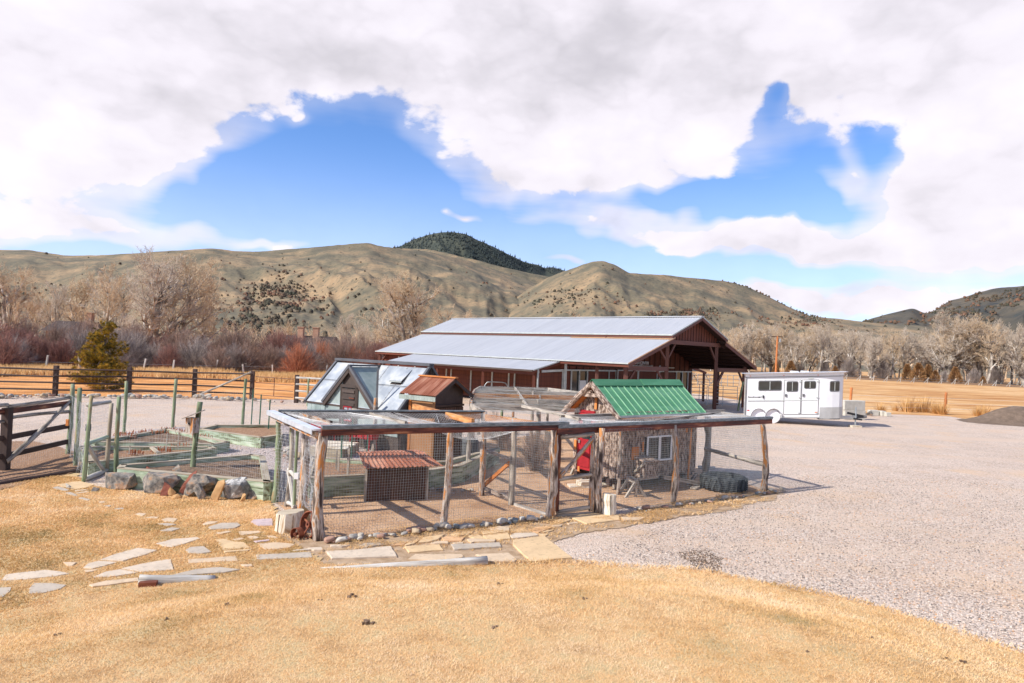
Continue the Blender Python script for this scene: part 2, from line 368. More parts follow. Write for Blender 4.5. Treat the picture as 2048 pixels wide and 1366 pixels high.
# value noise in numpy
_T = RNG.random((256, 256))
def vnoise(x, y):
    xi = np.floor(x).astype(int); yi = np.floor(y).astype(int); fx = x-xi; fy = y-yi; fx = fx*fx*(3-2*fx); fy = fy*fy*(3-2*fy)
    a = _T[xi % 256, yi % 256]; b = _T[(xi+1) % 256, yi % 256]; c = _T[xi % 256, (yi+1) % 256]; d = _T[(xi+1) % 256, (yi+1) % 256]
    return (a*(1-fx)+b*fx)*(1-fy)+(c*(1-fx)+d*fx)*fy
def fbm(x, y, o=5, g=.5):
    s = 0; a = 1; t = 0
    for i in range(o): s = s+a*vnoise(x*2**i+i*17.3, y*2**i+i*9.1); t += a; a *= g
    return s/t

# ---------------------------------------------------------------- materials
mat('lawn_soil', [(.36, (.48, .29, .13)), (.5, (.62, .41, .20)), (.64, (.56, .42, .22))], 3, 8, .95, coord='pos', bump=.6, bscale=60, bdist=.03, speck=(.2, .14, .07), spscale=25)
mat('grass_blade', [(.0, (.32, .25, .10)), (.22, (.60, .38, .15)), (.45, (.86, .57, .27)), (.7, (.92, .68, .39)), (1.0, (.94, .78, .56))], 1.1, 4, .8, coord='pos', bump=0, tint=.55, contrast=.9, transl=.35)
mat('field_grass', [(.36, (.42, .18, .05)), (.5, (.62, .34, .13)), (.62, (.72, .47, .24))], .25, 10, .95, coord='pos', bump=.8, bscale=8, bdist=.1, stretch=(.5, 1.6, 1), big=.35, bigscale=.04, speck=(.30, .17, .07), spscale=1.2, spamt=.35)
mat('meadow', [(.36, (.42, .16, .035)), (.5, (.70, .30, .085)), (.64, (.80, .42, .16))], .5, 10, .95, coord='pos', bump=.8, bscale=8, bdist=.1, stretch=(.5, 1.8, 1), big=.3, bigscale=.08, speck=(.34, .17, .06), spscale=1.6, spamt=.35)
mat('brush', [(.36, (.10, .065, .045)), (.5, (.22, .13, .075)), (.6, (.52, .28, .11)), (.7, (.60, .38, .18))], .22, 9, .95, coord='pos', bump=.8, bscale=3, bdist=.3, stretch=(.35, 1.8, 1), big=.3, bigscale=.05)
mat('gravel', [(.38, (.50, .345, .25)), (.62, (.66, .50, .39))], .5, 6, .95, coord='pos', bump=.9, bdist=.02, big=.3, bigscale=.12,
    vor=(34, [(0, (.15, .125, .11)), (.25, (.43, .34, .265)), (.6, (.65, .53, .43)), (.9, (.78, .70, .61)), (1, (.64, .36, .18))], .62), speck=(.66, .44, .26), spscale=.42, spamt=.5, track=(.62, .47, .35))
mat('garden_gravel', [(.3, (.40, .31, .27)), (.7, (.58, .48, .44))], 2, 6, .95, coord='pos', bump=.8, bdist=.02,
    vor=(30, [(0, (.18, .15, .15)), (.4, (.42, .34, .31)), (1, (.66, .58, .54))], .6))
mat('pen_dirt', [(.36, (.38, .20, .095)), (.5, (.56, .33, .175)), (.64, (.64, .41, .24))], 1.3, 9, .95, coord='pos', bump=.6, bscale=40, bdist=.02,
    vor=(55, [(0, (.20, .12, .07)), (.5, (.54, .32, .17)), (1, (.68, .50, .36))], .35))
mat('path_soil', [(.3, (.30, .19, .10)), (.55, (.46, .32, .20)), (.8, (.55, .42, .30))], 5, 9, .95, coord='pos', bump=.6, bscale=50, bdist=.02, speck=(.2, .13, .08), spscale=30)
mat('soil', [(.36, (.10, .06, .038)), (.5, (.19, .12, .075)), (.64, (.30, .195, .125))], 6, 9, .95, coord='pos', bump=1, bscale=25, bdist=.04, speck=(.36, .26, .18), spscale=40, spamt=.5)
mat('mulch', [(.3, (.16, .08, .04)), (.5, (.36, .20, .11)), (.75, (.56, .38, .25))], 22, 6, .95, coord='pos', bump=1, bscale=30, bdist=.05)
mat('dirt_pile', [(.3, (.12, .085, .06)), (.7, (.22, .155, .11))], 3, 8, .95, coord='pos', bump=.7, bscale=9, bdist=.1)
mat('hill', [(.34, (.115, .10, .066)), (.46, (.165, .135, .083)), (.55, (.235, .172, .10)), (.66, (.33, .225, .125))], .02, 14, .95, coord='pos', bump=.6, bscale=.2, bdist=2.0, big=.45, bigscale=.004, speck=(.065, .070, .050), spscale=.22, spamt=.8)
mat('shaded_scrub_hill', [(.34, (.050, .048, .042)), (.5, (.085, .074, .055)), (.66, (.15, .115, .075))], .01, 12, .95, coord='pos', bump=.9, bscale=.06, bdist=5, speck=(.035, .045, .045), spscale=.05, spamt=.8)  # far right ridge: cloud shadow put into the base colour, over scrub specks
mat('forest_floor', [(.3, (.03, .04, .035)), (.7, (.08, .085, .06))], .02, 8, .95, coord='pos', bump=.6, bdist=5)
mat('conifer', [(.3, (.018, .028, .030)), (.7, (.045, .058, .052))], .05, 4, .9, coord='pos', bump=0)
mat('juniper', [(.38, (.045, .045, .028)), (.5, (.09, .065, .04)), (.62, (.17, .085, .05))], .03, 3, .9, coord='pos', bump=0)
mat('weathered_log', [(.36, (.05, .035, .028)), (.43, (.19, .14, .11)), (.485, (.40, .33, .27)), (.53, (.50, .43, .37)), (.56, (.34, .18, .09)), (.62, (.52, .21, .06))], 9, 7, .85, stretch=(.22, 1.6, 1.6), bump=1, bdist=.015, big=.35, bigscale=3.0)
mat('grey_log', [(.36, (.12, .10, .08)), (.46, (.28, .24, .195)), (.56, (.43, .375, .31)), (.64, (.52, .45, .37)), (.72, (.36, .24, .14))], 12, 7, .85, big=.2, bigscale=3, stretch=(.15, 1.6, 1.6), bump=.7, bdist=.01)
mat('pale_log', [(.36, (.30, .265, .23)), (.48, (.46, .425, .37)), (.6, (.60, .57, .52)), (.7, (.55, .44, .31))], 12, 7, .8, stretch=(.12, 1.6, 1.6), bump=.6, bdist=.01)
mat('red_beam', [(.38, (.035, .012, .010)), (.5, (.10, .024, .014)), (.60, (.19, .055, .03)), (.70, (.40, .18, .08))], 5, 8, .55, big=.25, bigscale=1.5, stretch=(.3, 3, 3), bump=.4, bdist=.004)
mat('flashing', [(.38, (.12, .145, .155)), (.5, (.18, .205, .215)), (.66, (.27, .29, .30))], 14, 7, .5, metal=.3, stretch=(.6, 1.5, 1.5), bump=.15, bdist=.003)
mat('bright_flashing', [(.3, (.52, .55, .58)), (.7, (.80, .82, .86))], 5, 7, .4, metal=.3, bump=.15, bdist=.003)
mat('wire', [(.3, (.28, .31, .31)), (.7, (.48, .50, .50))], 8, 3, .5, metal=.5, bump=0, coord='pos')
mat('bright_wire', [(.3, (.45, .46, .46)), (.7, (.68, .68, .68))], 8, 3, .45, metal=.4, bump=0, coord='pos')
mat('green_timber', [(.34, (.11, .085, .045)), (.43, (.22, .25, .15)), (.50, (.34, .41, .28)), (.58, (.44, .52, .38)), (.68, (.56, .58, .48))], 5, 9, .85, stretch=(.35, 2.5, 2.5), bump=.6, bdist=.006, big=.3, bigscale=1.5)
mat('tan_timber_top', [(.3, (.28, .22, .15)), (.55, (.44, .37, .27)), (.8, (.54, .50, .40))], 4, 8, .85, stretch=(.3, 2.5, 2.5), bump=.6, bdist=.005)
mat('green_post', [(.36, (.11, .12, .06)), (.47, (.20, .25, .14)), (.56, (.30, .35, .22)), (.62, (.28, .22, .11)), (.72, (.36, .25, .14))], 4, 8, .8, big=.3, bigscale=1.2, stretch=(.3, 2, 2), bump=.4, bdist=.005)
mat('tpost', [(.3, (.02, .08, .05)), (.7, (.05, .14, .09))], 5, 3, .5, bump=0)
mat('brown_stain', [(.3, (.040, .024, .020)), (.6, (.075, .045, .036)), (.85, (.13, .09, .07))], 4, 8, .7, stretch=(.3, 2, 2), bump=.4, bdist=.004)
mat('barn_red', [(.3, (.085, .024, .014)), (.6, (.15, .042, .022)), (.85, (.21, .065, .035))], 3, 8, .7, stretch=(.25, 3, 3), bump=.3, bdist=.004)
mat('barn_post', [(.3, (.10, .040, .030)), (.7, (.16, .065, .045))], 3, 6, .65, stretch=(.25, 3, 3), bump=.2, bdist=.004)
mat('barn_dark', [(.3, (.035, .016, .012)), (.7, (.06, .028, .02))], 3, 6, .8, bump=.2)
mat('barn_roof', [(.36, (.435, .445, .465)), (.5, (.47, .48, .50)), (.64, (.50, .505, .52))], 3, 5, .42, metal=.15, stretch=(.3, 2, 1), bump=.05, bdist=.003, spec=.5, objvar=.035)
mat('trim_metal', [(.3, (.36, .38, .36)), (.7, (.52, .54, .51))], 4, 5, .5, metal=.2, bump=.1)
mat('rust_edge', [(.3, (.40, .20, .09)), (.7, (.55, .36, .22))], 4, 5, .6, bump=.1)
mat('dark_glass', [(.3, (.015, .02, .022)), (.7, (.04, .05, .055))], 1.2, 2, .06, bump=0, spec=.8)
mat('plywood', [(.3, (.42, .26, .12)), (.7, (.52, .36, .18))], 3, 5, .7, bump=.1)
mat('green_roof', [(.36, (.055, .205, .090)), (.5, (.075, .25, .115)), (.64, (.11, .29, .15))], 1.5, 5, .38, stretch=(.4, 2, 1), bump=.05, spec=.5)
mat('green_rib', [(.3, (.15, .36, .20)), (.7, (.28, .46, .30))], 6, 5, .4, bump=.05, spec=.5)
mat('bark', [(.36, (.05, .030, .022)), (.44, (.17, .11, .08)), (.52, (.36, .265, .205)), (.60, (.56, .46, .38)), (.68, (.44, .19, .08))], 20, 8, .95, stretch=(.45, 1.2, 1.2), bump=1, bdist=.03)
mat('bare_wood', [(.3, (.50, .15, .035)), (.7, (.66, .27, .08))], 5, 6, .7, stretch=(.2, 2, 2), bump=.3)
mat('orange_beam', [(.36, (.22, .10, .04)), (.48, (.46, .19, .06)), (.58, (.60, .30, .11)), (.7, (.38, .30, .24))], 6, 7, .8, stretch=(.25, 2, 2), bump=.5, big=.2, bigscale=1.5)
mat('red_paint', [(.3, (.30, .016, .022)), (.7, (.40, .026, .032))], 3, 5, .45, bump=.05)
mat('white_paint', [(.3, (.72, .72, .71)), (.7, (.80, .80, .79))], 3, 4, .4, bump=.03)
mat('trailer_white', [(.3, (.66, .66, .675)), (.7, (.72, .72, .73))], .8, 4, .22, bump=0, spec=.5, coord='obj')
mat('trailer_silver', [(.3, (.40, .40, .39)), (.7, (.52, .52, .51))], 2, 5, .3, metal=.4, bump=0, coord='obj')
mat('seam', [(.3, (.16, .16, .16)), (.7, (.24, .24, .24))], 2, 2, .6, bump=0)
mat('rubber', [(.36, (.018, .022, .025)), (.5, (.035, .042, .046)), (.66, (.08, .088, .09))], 6, 6, .8, bump=.5, bdist=.01)
mat('rust', [(.28, (.07, .022, .014)), (.5, (.19, .055, .028)), (.72, (.33, .12, .06))], 7, 8, .8, stretch=(.3, 1.5, 1.5), bump=.4, bdist=.005)
mat('rusty_roof', [(.25, (.13, .038, .022)), (.42, (.30, .10, .052)), (.58, (.42, .18, .11)), (.75, (.52, .30, .20))], 2.4, 8, .7, stretch=(.35, 3.4, 1), bump=.3, bdist=.004, big=.3, bigscale=1.1)
mat('dark_corrugated', [(.3, (.055, .028, .020)), (.6, (.10, .052, .036)), (.85, (.16, .08, .055))], 4, 8, .6, stretch=(.3, 2, 2), bump=.2, bdist=.004)
mat('shed_brown', [(.3, (.052, .034, .027)), (.7, (.085, .058, .046))], 3, 6, .75, bump=.2)
mat('shed_tan', [(.3, (.26, .125, .052)), (.7, (.34, .17, .075))], 2.2, 6, .75, bump=.2)
mat('gh_frame', [(.3, (.085, .085, .09)), (.7, (.13, .13, .14))], 3, 5, .5, bump=.1)
mat('gh_wood', [(.3, (.055, .038, .030)), (.7, (.09, .065, .052))], 3, 6, .7, stretch=(.3, 2, 2), bump=.2)
mat('polycarb', [(.38, (.30, .33, .37)), (.5, (.40, .43, .46)), (.6, (.52, .53, .52))], 1.6, 5, .5, bump=.05, coord='pos', alpha=.86, spec=.35)
mat('polycarb_green', [(.36, (.28, .35, .33)), (.62, (.46, .52, .49))], 1.4, 5, .5, bump=.05, coord='pos', alpha=.8, spec=.35)
mat('galv_strip', [(.3, (.30, .34, .29)), (.7, (.44, .48, .42))], 9, 5, .5, metal=.3, bump=.2)
mat('galv_pipe', [(.3, (.34, .37, .38)), (.7, (.52, .55, .56))], 4, 4, .4, metal=.5, bump=0)
mat('concrete', [(.3, (.46, .43, .36)), (.7, (.60, .57, .50))], 3, 8, .9, coord='obj', bump=.4, bdist=.01)
mat('stump_wood', [(.34, (.30, .15, .06)), (.43, (.54, .42, .28)), (.54, (.70, .64, .53)), (.7, (.78, .74, .66))], 8, 8, .85, stretch=(.25, 2, 2), bump=.7, bdist=.02)
mat('rock_grey', [(.36, (.085, .08, .075)), (.46, (.19, .175, .155)), (.54, (.32, .27, .22)), (.62, (.40, .23, .13)), (.7, (.46, .38, .30))], 5.5, 10, .9, coord='obj', bump=1, bdist=.04, big=.3, bigscale=2)
mat('rock_red', [(.3, (.18, .060, .040)), (.7, (.36, .13, .085))], 5, 8, .9, coord='obj', bump=1, bdist=.02)
mat('rock_orange', [(.3, (.42, .24, .10)), (.7, (.60, .38, .19))], 5, 8, .9, coord='obj', bump=.7, bdist=.01)
mat('rock_white', [(.36, (.12, .12, .12)), (.50, (.25, .24, .23)), (.56, (.60, .58, .54)), (.66, (.30, .26, .22))], 5, 8, .9, coord='obj', bump=.9, bdist=.02)
for i, c in enumerate([(.36, .33, .29), (.48, .42, .34), (.24, .26, .25), (.42, .25, .18), (.55, .50, .43), (.45, .34, .22)]):
    mat('cobble_%s' % ['grey', 'buff', 'blue', 'pink', 'white', 'tan'][i], [(.3, tuple(a*.8 for a in c)), (.7, c)], 9, 7, .8, coord='obj', bump=.4, bdist=.005)
for nm, c in (('cream', (.64, .48, .32)), ('grey', (.50, .42, .33)), ('orange', (.66, .40, .21)), ('pink', (.56, .44, .43)), ('gold', (.68, .48, .27)), ('pale', (.64, .52, .39))):
    mat('flag_'+nm, [(.3, tuple(a*.82 for a in c)), (.55, c), (.8, tuple(min(.85, a*1.08) for a in c))], 2.5, 9, .9, coord='pos', bump=.5, bscale=18, bdist=.012, speck=tuple(a*.6 for a in c), spscale=14, spamt=.5)
mat('pebble', [(.0, (.15, .135, .125)), (.3, (.40, .33, .28)), (.55, (.64, .54, .45)), (.8, (.78, .70, .62)), (1, (.66, .38, .20))], .8, 3, .9, coord='pos', bump=0, tint=1.0)
mat('bough', [(.36, (.10, .08, .065)), (.48, (.30, .25, .20)), (.62, (.70, .64, .56))], .5, 6, .9, coord='obj', bump=.3, bdist=.03)
mat('twig', [(.3, (.46, .34, .22)), (.7, (.70, .54, .37))], .3, 3, .9, coord='obj', bump=0)
mat('twig_pale', [(.3, (.46, .37, .28)), (.7, (.68, .58, .47))], .3, 3, .9, coord='obj', bump=0)
mat('willow_red', [(.2, (.16, .085, .07)), (.8, (.44, .22, .17))], .6, 3, .85, coord='obj', bump=0, tint=.5)
mat('willow_brown', [(.2, (.17, .115, .09)), (.8, (.50, .34, .26))], .6, 3, .85, coord='obj', bump=0, tint=.5)
mat('willow_grey', [(.2, (.20, .165, .15)), (.8, (.56, .46, .40))], .6, 3, .85, coord='obj', bump=0, tint=.5)
mat('willow_orange', [(.2, (.34, .12, .065)), (.8, (.70, .31, .17))], .6, 3, .85, coord='obj', bump=0, tint=.5)
mat('needles', [(.2, (.09, .080, .012)), (.5, (.30, .21, .022)), (.75, (.58, .36, .04))], 1.6, 4, .8, coord='obj', bump=0, tint=.8)
mat('juniper_orange', [(.3, (.20, .11, .045)), (.7, (.42, .22, .09))], 1, 4, .9, coord='obj', bump=0, tint=.5)
mat('dry_tuft', [(.3, (.50, .28, .10)), (.7, (.75, .48, .22))], 1, 4, .9, coord='obj', bump=0, tint=.5)
mat('rust_sprout', [(.3, (.28, .08, .03)), (.7, (.50, .20, .09))], 3, 4, .9, coord='obj', bump=0)
mat('pole_orange', [(.3, (.40, .13, .04)), (.7, (.52, .20, .07))], 3, 4, .8, bump=0)
mat('brick', [(.3, (.34, .19, .13)), (.7, (.46, .28, .20))], 3, 4, .9, bump=0)
mat('marker_red', [(.5, (.55, .02, .02))], 3, 1, .3, bump=0)
mat('marker_orange', [(.5, (.75, .16, .03))], 3, 1, .3, bump=0)
mat('black_paint', [(.5, (.02, .02, .022))], 3, 1, .4, bump=0)
mat('cover_white', [(.3, (.70, .70, .74)), (.7, (.80, .80, .83))], 5, 5, .5, bump=.5, bscale=4, bdist=.03, coord='obj')
mat('barrel_grey', [(.3, (.07, .075, .078)), (.7, (.12, .125, .125))], 4, 6, .7, stretch=(.3, 2, 2), bump=.3)

# ---------------------------------------------------------------- the ground
FOOT_PX = [(-420, 1300), (-200, 1262), (0, 1228), (150, 1200), (275, 1176), (480, 1151), (640, 1135), (800, 1133), (970, 1134), (1140, 1131), (1400, 1145), (1600, 1185), (1750, 1216), (2048, 1312), (2300, 1420)]
FOOT = [tuple(G(u, v))[:2] for u, v in FOOT_PX]
_fx = np.array([p[0] for p in FOOT]); _fy = np.array([p[1] for p in FOOT])
def mound(x, y):
    x = np.asarray(x, float); y = np.asarray(y, float)
    d = dist_poly(x, y, FOOT); side = y < np.interp(x, _fx, _fy)
    t = np.clip(d/3.4, 0, 1); k = np.clip((x+9)/4.5, .15, 1)*np.clip((9.5-x)/3.5, .35, 1)
    return np.where(side, .52*k*t*t*(3-2*t), 0)+.03*(fbm(x*.8+40, y*.8+20, 3)-.5)*np.clip(d/1.0, 0, 1)*side
LAWN_PX = [(-700, 1060), (-300, 1010), (0, 976), (75, 957), (150, 941), (166, 969), (205, 978), (340, 992), (540, 1004), (552, 1035), (556, 1075), (600, 1096), (620, 1112), (648, 1133)]
LAWN = [tuple(G(u, v))[:2] for u, v in LAWN_PX]+FOOT[7:]+[(9.0, 3.0), (9.0, -6), (-14, -6)]
def sheet(name, poly, z, cell, mt, hf=None, kind='structure', rough=0.0):
    xs = [p[0] for p in poly]; ys = [p[1] for p in poly]
    nx = int((max(xs)-min(xs))/cell)+2; ny = int((max(ys)-min(ys))/cell)+2
    X, Y = np.meshgrid(min(xs)+np.arange(nx)*cell-cell/2, min(ys)+np.arange(ny)*cell-cell/2, indexing='ij')
    jx = (vnoise(X*1.7/cell*.3, Y*1.7/cell*.3)-.5)*cell*2.0*rough; jy = (vnoise(X*.5/cell+50, Y*.5/cell+9)-.5)*cell*2.0*rough
    cxm = (X[:-1, :-1]+X[1:, 1:])/2; cym = (Y[:-1, :-1]+Y[1:, 1:])/2
    ok = inpoly(cxm+jx[:-1, :-1]*1.5, cym+jy[:-1, :-1]*1.5, poly)
    Z = np.full(X.shape, float(z)); 
    if hf is not None: Z = Z+hf(X, Y)
    idx = np.arange(nx*ny).reshape(nx, ny)
    Fc = np.stack([idx[:-1, :-1][ok], idx[1:, :-1][ok], idx[1:, 1:][ok], idx[:-1, 1:][ok]], 1)
    used = np.unique(Fc); mp = np.full(nx*ny, -1); mp[used] = np.arange(len(used))
    V = np.stack([X.ravel(), Y.ravel(), Z.ravel()], 1)[used]
    o = mesh_np(name, V, mp[Fc], mt, smooth=True); return tagset(o, kind=kind)
def flat(name, poly, z, mt, kind='structure'):
    b = MB(); b.add([(*p, z) for p in poly], [tuple(range(len(poly)))]); return tagset(b.build(name, mt), kind=kind)

def ragged(poly, step, amp):
    out = []; n = len(poly)
    for i in range(n):
        (x1, y1), (x2, y2) = poly[i], poly[(i+1) % n]; L = math.hypot(x2-x1, y2-y1); k = max(1, int(L/step))
        for j in range(k):
            x, y = x1+(x2-x1)*j/k, y1+(y2-y1)*j/k; f = float(fbm(np.array([x*2.3+9]), np.array([y*2.3+4]), 5)[0])-.5; q = random.uniform(-.25, .25); out.append((x-(y2-y1)/L*amp*(f*6+q), y+(x2-x1)/L*amp*(f*6+q)))
    return out
def at_(u, D):
    d = raydir(u, 700); t = D/math.hypot(d.x, d.y); return d.x*t, d.y*t
flat('ground', [(-9000, -9000), (9000, -9000), (9000, 9000), (-9000, 9000)], 0, 'field_grass')
flat('meadow', [(-95, 26), (-60, 30), (-36, 33), (-9, 41.5), (-2, 56), (2, 72), (-4, 92), (-30, 96), (-110, 92)], .003, 'meadow')
flat('brush_strip', [tuple(at_(u, D)) for u, D in ((1380, 205), (1560, 196), (1700, 190), (1850, 192), (2000, 190), (2300, 190), (2300, 250), (1900, 262), (1380, 262))], .004, 'brush')
GRAVEL_PX = [(2048, 846), (1960, 843), (1900, 833), (1800, 829), (1700, 829)]
gv = [tuple(G(u, v))[:2] for u, v in GRAVEL_PX]
GRAVEL = [(-60, -8), (-48, 22), (-36, 30.5), (-26.5, 36.2), (-21.6, 38.4), (-18.6, 39.6), (-15, 40.6), (-9, 42.0), (-2, 60), (10, 76), (19, 66), (21, 48)]+gv[::-1]+[(44, 46), (60, 34), (60, -8)]
flat('gravel_yard', GRAVEL, .006, 'gravel')
PEN = [(-3.2, 11.85), (0.93, 14.2), (6.9, 18.05), (6.2, 20.6), (4.2, 27), (1.5, 28.6), (-1.8, 24.5), (-1.2, 18.2), (-3.3, 15.9), (-4.91, 14.55)]
GARDEN = [(-9.7, 16.3), (-12.6, 19.3), (-13.6, 23.8), (-12.9, 26.1), (-10.5, 27.5), (-7, 28.4), (0, 25), (0.2, 21), (-1.2, 17.4), (-3.4, 15.7), (-4.91, 14.75)]
flat('garden_path', ragged(GARDEN, .15, .05), .010, 'garden_gravel')
flat('pen_floor', ragged(PEN, .12, .03), .014, 'pen_dirt')
SOIL_PX = [(470, 1010), (552, 1022), (600, 1060), (640, 1083), (885, 1057), (1100, 1038), (1240, 1032), (1345, 1010), (1530, 985), (1562, 985), (1545, 1000), (1440, 1025), (1300, 1048), (1240, 1058), (1160, 1066), (1110, 1080), (1085, 1092), (1095, 1112), (1140, 1137), (970, 1150), (640, 1150), (480, 1120), (440, 1050)]
flat('path_ground', ragged([tuple(G(u, v))[:2] for u, v in SOIL_PX], .05, .075), .018, 'path_soil')
sheet('lawn', LAWN, .03, .10, 'lawn_soil', hf=mound, rough=.5)
LEFTBED = [tuple(G(u, v))[:2] for u, v in [(-500, 1000), (-200, 960), (0, 885), (70, 885), (150, 905), (165, 940), (150, 948), (75, 962), (0, 984), (-300, 1030)]]
sheet('mulched_ground', LEFTBED, .02, .06, 'mulch', hf=lambda x, y: .04*fbm(x*1.5, y*1.5, 3), rough=.6)

# ---------------------------------------------------------------- hills
def pl(pts):
    a = sorted(AE(u, v) for u, v in pts); return np.array([p[0] for p in a]), np.array([p[1] for p in a])
def hill(name, ridge, R0, R1, R2, mt, naz=420, nr=90, amp=.10, spur=9, seed=0, p=1.15, kind='structure'):
    A, E = pl(ridge); az = np.linspace(A[0], A[-1], naz); e = np.interp(az, A, E)
    k = np.ones(5)/5; e = np.convolve(np.pad(e, 2, mode='edge'), k, mode='valid')
    R1a = R1*(1+.10*np.sin(az*7+seed)+.05*np.sin(az*19+seed*2)); Hr = e*R1a+CH
    t = np.concatenate([np.linspace(0, 1, nr), np.linspace(1.02, 1.6, 14)])
    T, AZ = np.meshgrid(t, az, indexing='ij'); HR = Hr[None, :]; RR = R0+(R1a[None, :]-R0)*T
    prof = np.where(T < 1, T**p, 1-(T-1)**2*1.6)
    sp = 1-np.abs(2*fbm(AZ*spur+seed*3.3+2.2*T, T*1.1+seed, 4)-1)
    sp2 = 1-np.abs(2*fbm(AZ*spur*3.2+seed*5.1+T, T*3.0+seed, 4)-1)
    w = np.sin(np.pi*np.clip(T, 0, 1))**1.0
    Z = HR*prof+HR*amp*w*((sp-.72)*3.0+(sp2-.72)*1.1)+HR*.012*(fbm(AZ*90, T*16+seed, 4)-.5)
    Z = np.where(T < .02, -2, Z)
    X = RR*np.sin(AZ); Y = RR*np.cos(AZ); n0, n1 = T.shape; idx = np.arange(n0*n1).reshape(n0, n1)
    Fc = np.stack([idx[:-1, :-1].ravel(), idx[:-1, 1:].ravel(), idx[1:, 1:].ravel(), idx[1:, :-1].ravel()], 1)
    o = mesh_np(name, np.stack([X.ravel(), Y.ravel(), Z.ravel()], 1), Fc, mt, smooth=True); tagset(o, kind=kind)
    return X, Y, Z, T, AZ
HA = hill('hills', [(-1500, 560), (-900, 470), (-400, 505), (0, 499), (60, 500), (130, 511), (200, 511), (260, 507), (340, 502), (420, 496), (470, 502), (520, 503), (600, 497), (700, 488), (735, 486), (770, 494), (850, 502), (930, 520), (1000, 542), (1060, 562), (1110, 590), (1180, 625), (1260, 652), (1350, 690), (1500, 712)], 430, 1250, 1500, 'hill', naz=620, nr=120, amp=.075, spur=7, seed=1, p=1.25)
HA2 = hill('hills_behind', [(760, 520), (800, 497), (860, 499), (900, 508), (960, 522), (1010, 535), (1060, 546), (1110, 556), (1160, 580), (1260, 640)], 1300, 1900, 2200, 'hill', naz=160, nr=50, amp=.05, spur=12, seed=9)
HB = hill('hill_cone', [(940, 700), (985, 640), (1030, 597), (1060, 575), (1100, 553), (1150, 535), (1185, 523), (1205, 521), (1230, 530), (1258, 546), (1330, 550), (1400, 557), (1450, 562), (1490, 572), (1530, 590), (1580, 615), (1620, 632), (1680, 638), (1750, 646), (1850, 652), (1950, 680), (2060, 735)], 430, 1000, 1200, 'hill', naz=420, nr=110, amp=.06, spur=9, seed=4, p=1.2)
MT = hill('mountain', [(640, 560), (760, 503), (800, 492), (830, 478), (870, 466), (895, 463), (930, 468), (960, 482), (1000, 500), (1050, 525), (1080, 531), (1090, 537), (1102, 533), (1130, 541), (1150, 553), (1250, 600), (1400, 660)], 1900, 2800, 3200, 'forest_floor', naz=260, nr=60, amp=.10, spur=14, seed=6)
HC = hill('hill_far', [(1600, 700), (1700, 651), (1740, 638), (1780, 627), (1825, 616), (1850, 627), (1868, 622), (1900, 601), (1920, 597), (1960, 584), (2000, 575), (2048, 572), (2150, 560), (2400, 575), (2800, 640), (3400, 600)], 900, 1900, 2300, 'shaded_scrub_hill', naz=360, nr=70, amp=.15, spur=10, seed=8)

def cone_scatter(name, H, n, sel, hs, mt, sides=5, label=None, seed=3, shape='cone'):
    r = np.random.default_rng(seed); X, Y, Z, T, AZ = H; n0, n1 = X.shape; out = []
    a = r.random(n)*(n0-15); b = r.random(n)*(n1-2)
    ok = sel(a/(n0-14), b/(n1-1), a, b, r, H); a = a[ok]; b = b[ok]; i = a.astype(int); j = b.astype(int); fa = a-i; fb = b-j
    def lerp(M): return (M[i, j]*(1-fa)+M[i+1, j]*fa)*(1-fb)+(M[i, j+1]*(1-fa)+M[i+1, j+1]*fa)*fb
    x, y, z = lerp(X), lerp(Y), lerp(Z); h = hs[0]+(hs[1]-hs[0])*r.random(len(x))**1.6; m_ = len(x); V = []; 
    if shape == 'cone':
        w = h*(.16+.10*r.random(m_)); k = sides
        V = np.zeros((m_, k+1, 3)); 
        for q in range(k):
            t = 2*math.pi*q/k+r.random(m_)*1.0; V[:, q] = np.stack([x+w*np.cos(t), y+w*np.sin(t), z+h*(.02+.22*r.random(m_))], 1)
        V[:, k] = np.stack([x, y, z+h], 1); base = (np.arange(m_)*(k+1))[:, None]
        Fc = np.concatenate([base+np.array([[q, (q+1) % k, k]]) for q in range(k)])
    else:
        w = h*(.42+.35*r.random(m_)); k = 6; V = np.zeros((m_, 2*k+1, 3))
        for q in range(k):
            t = 2*math.pi*q/k; jj = .7+.6*r.random(m_)
            V[:, q] = np.stack([x+w*jj*np.cos(t), y+w*jj*np.sin(t), z+h*(.1+.2*r.random(m_))], 1)
            V[:, k+q] = np.stack([x+w*.7*jj*np.cos(t+.4), y+w*.7*jj*np.sin(t+.4), z+h*(.6+.25*r.random(m_))], 1)
        V[:, 2*k] = np.stack([x, y, z+h], 1); base = (np.arange(m_)*(2*k+1))[:, None]
        Fs = []
        for q in range(k):
            p_ = (q+1) % k; Fs += [base+np.array([[q, p_, k+p_]]), base+np.array([[q, k+p_, k+q]]), base+np.array([[k+q, k+p_, 2*k]])]
        Fc = np.concatenate(Fs)
    o = mesh_np(name, V.reshape(-1, 3), Fc, mt); tagset(o, label, None, None, 'stuff'); return o
cone_scatter('conifer_forest', MT, 17000, lambda t, s, a, b, r, H: (t > .30) & (fbm(s*30, t*9, 3)+.25*t > .50), (5, 14), 'conifer', 5, 'dark conifer forest covering the far mountain top', 11)
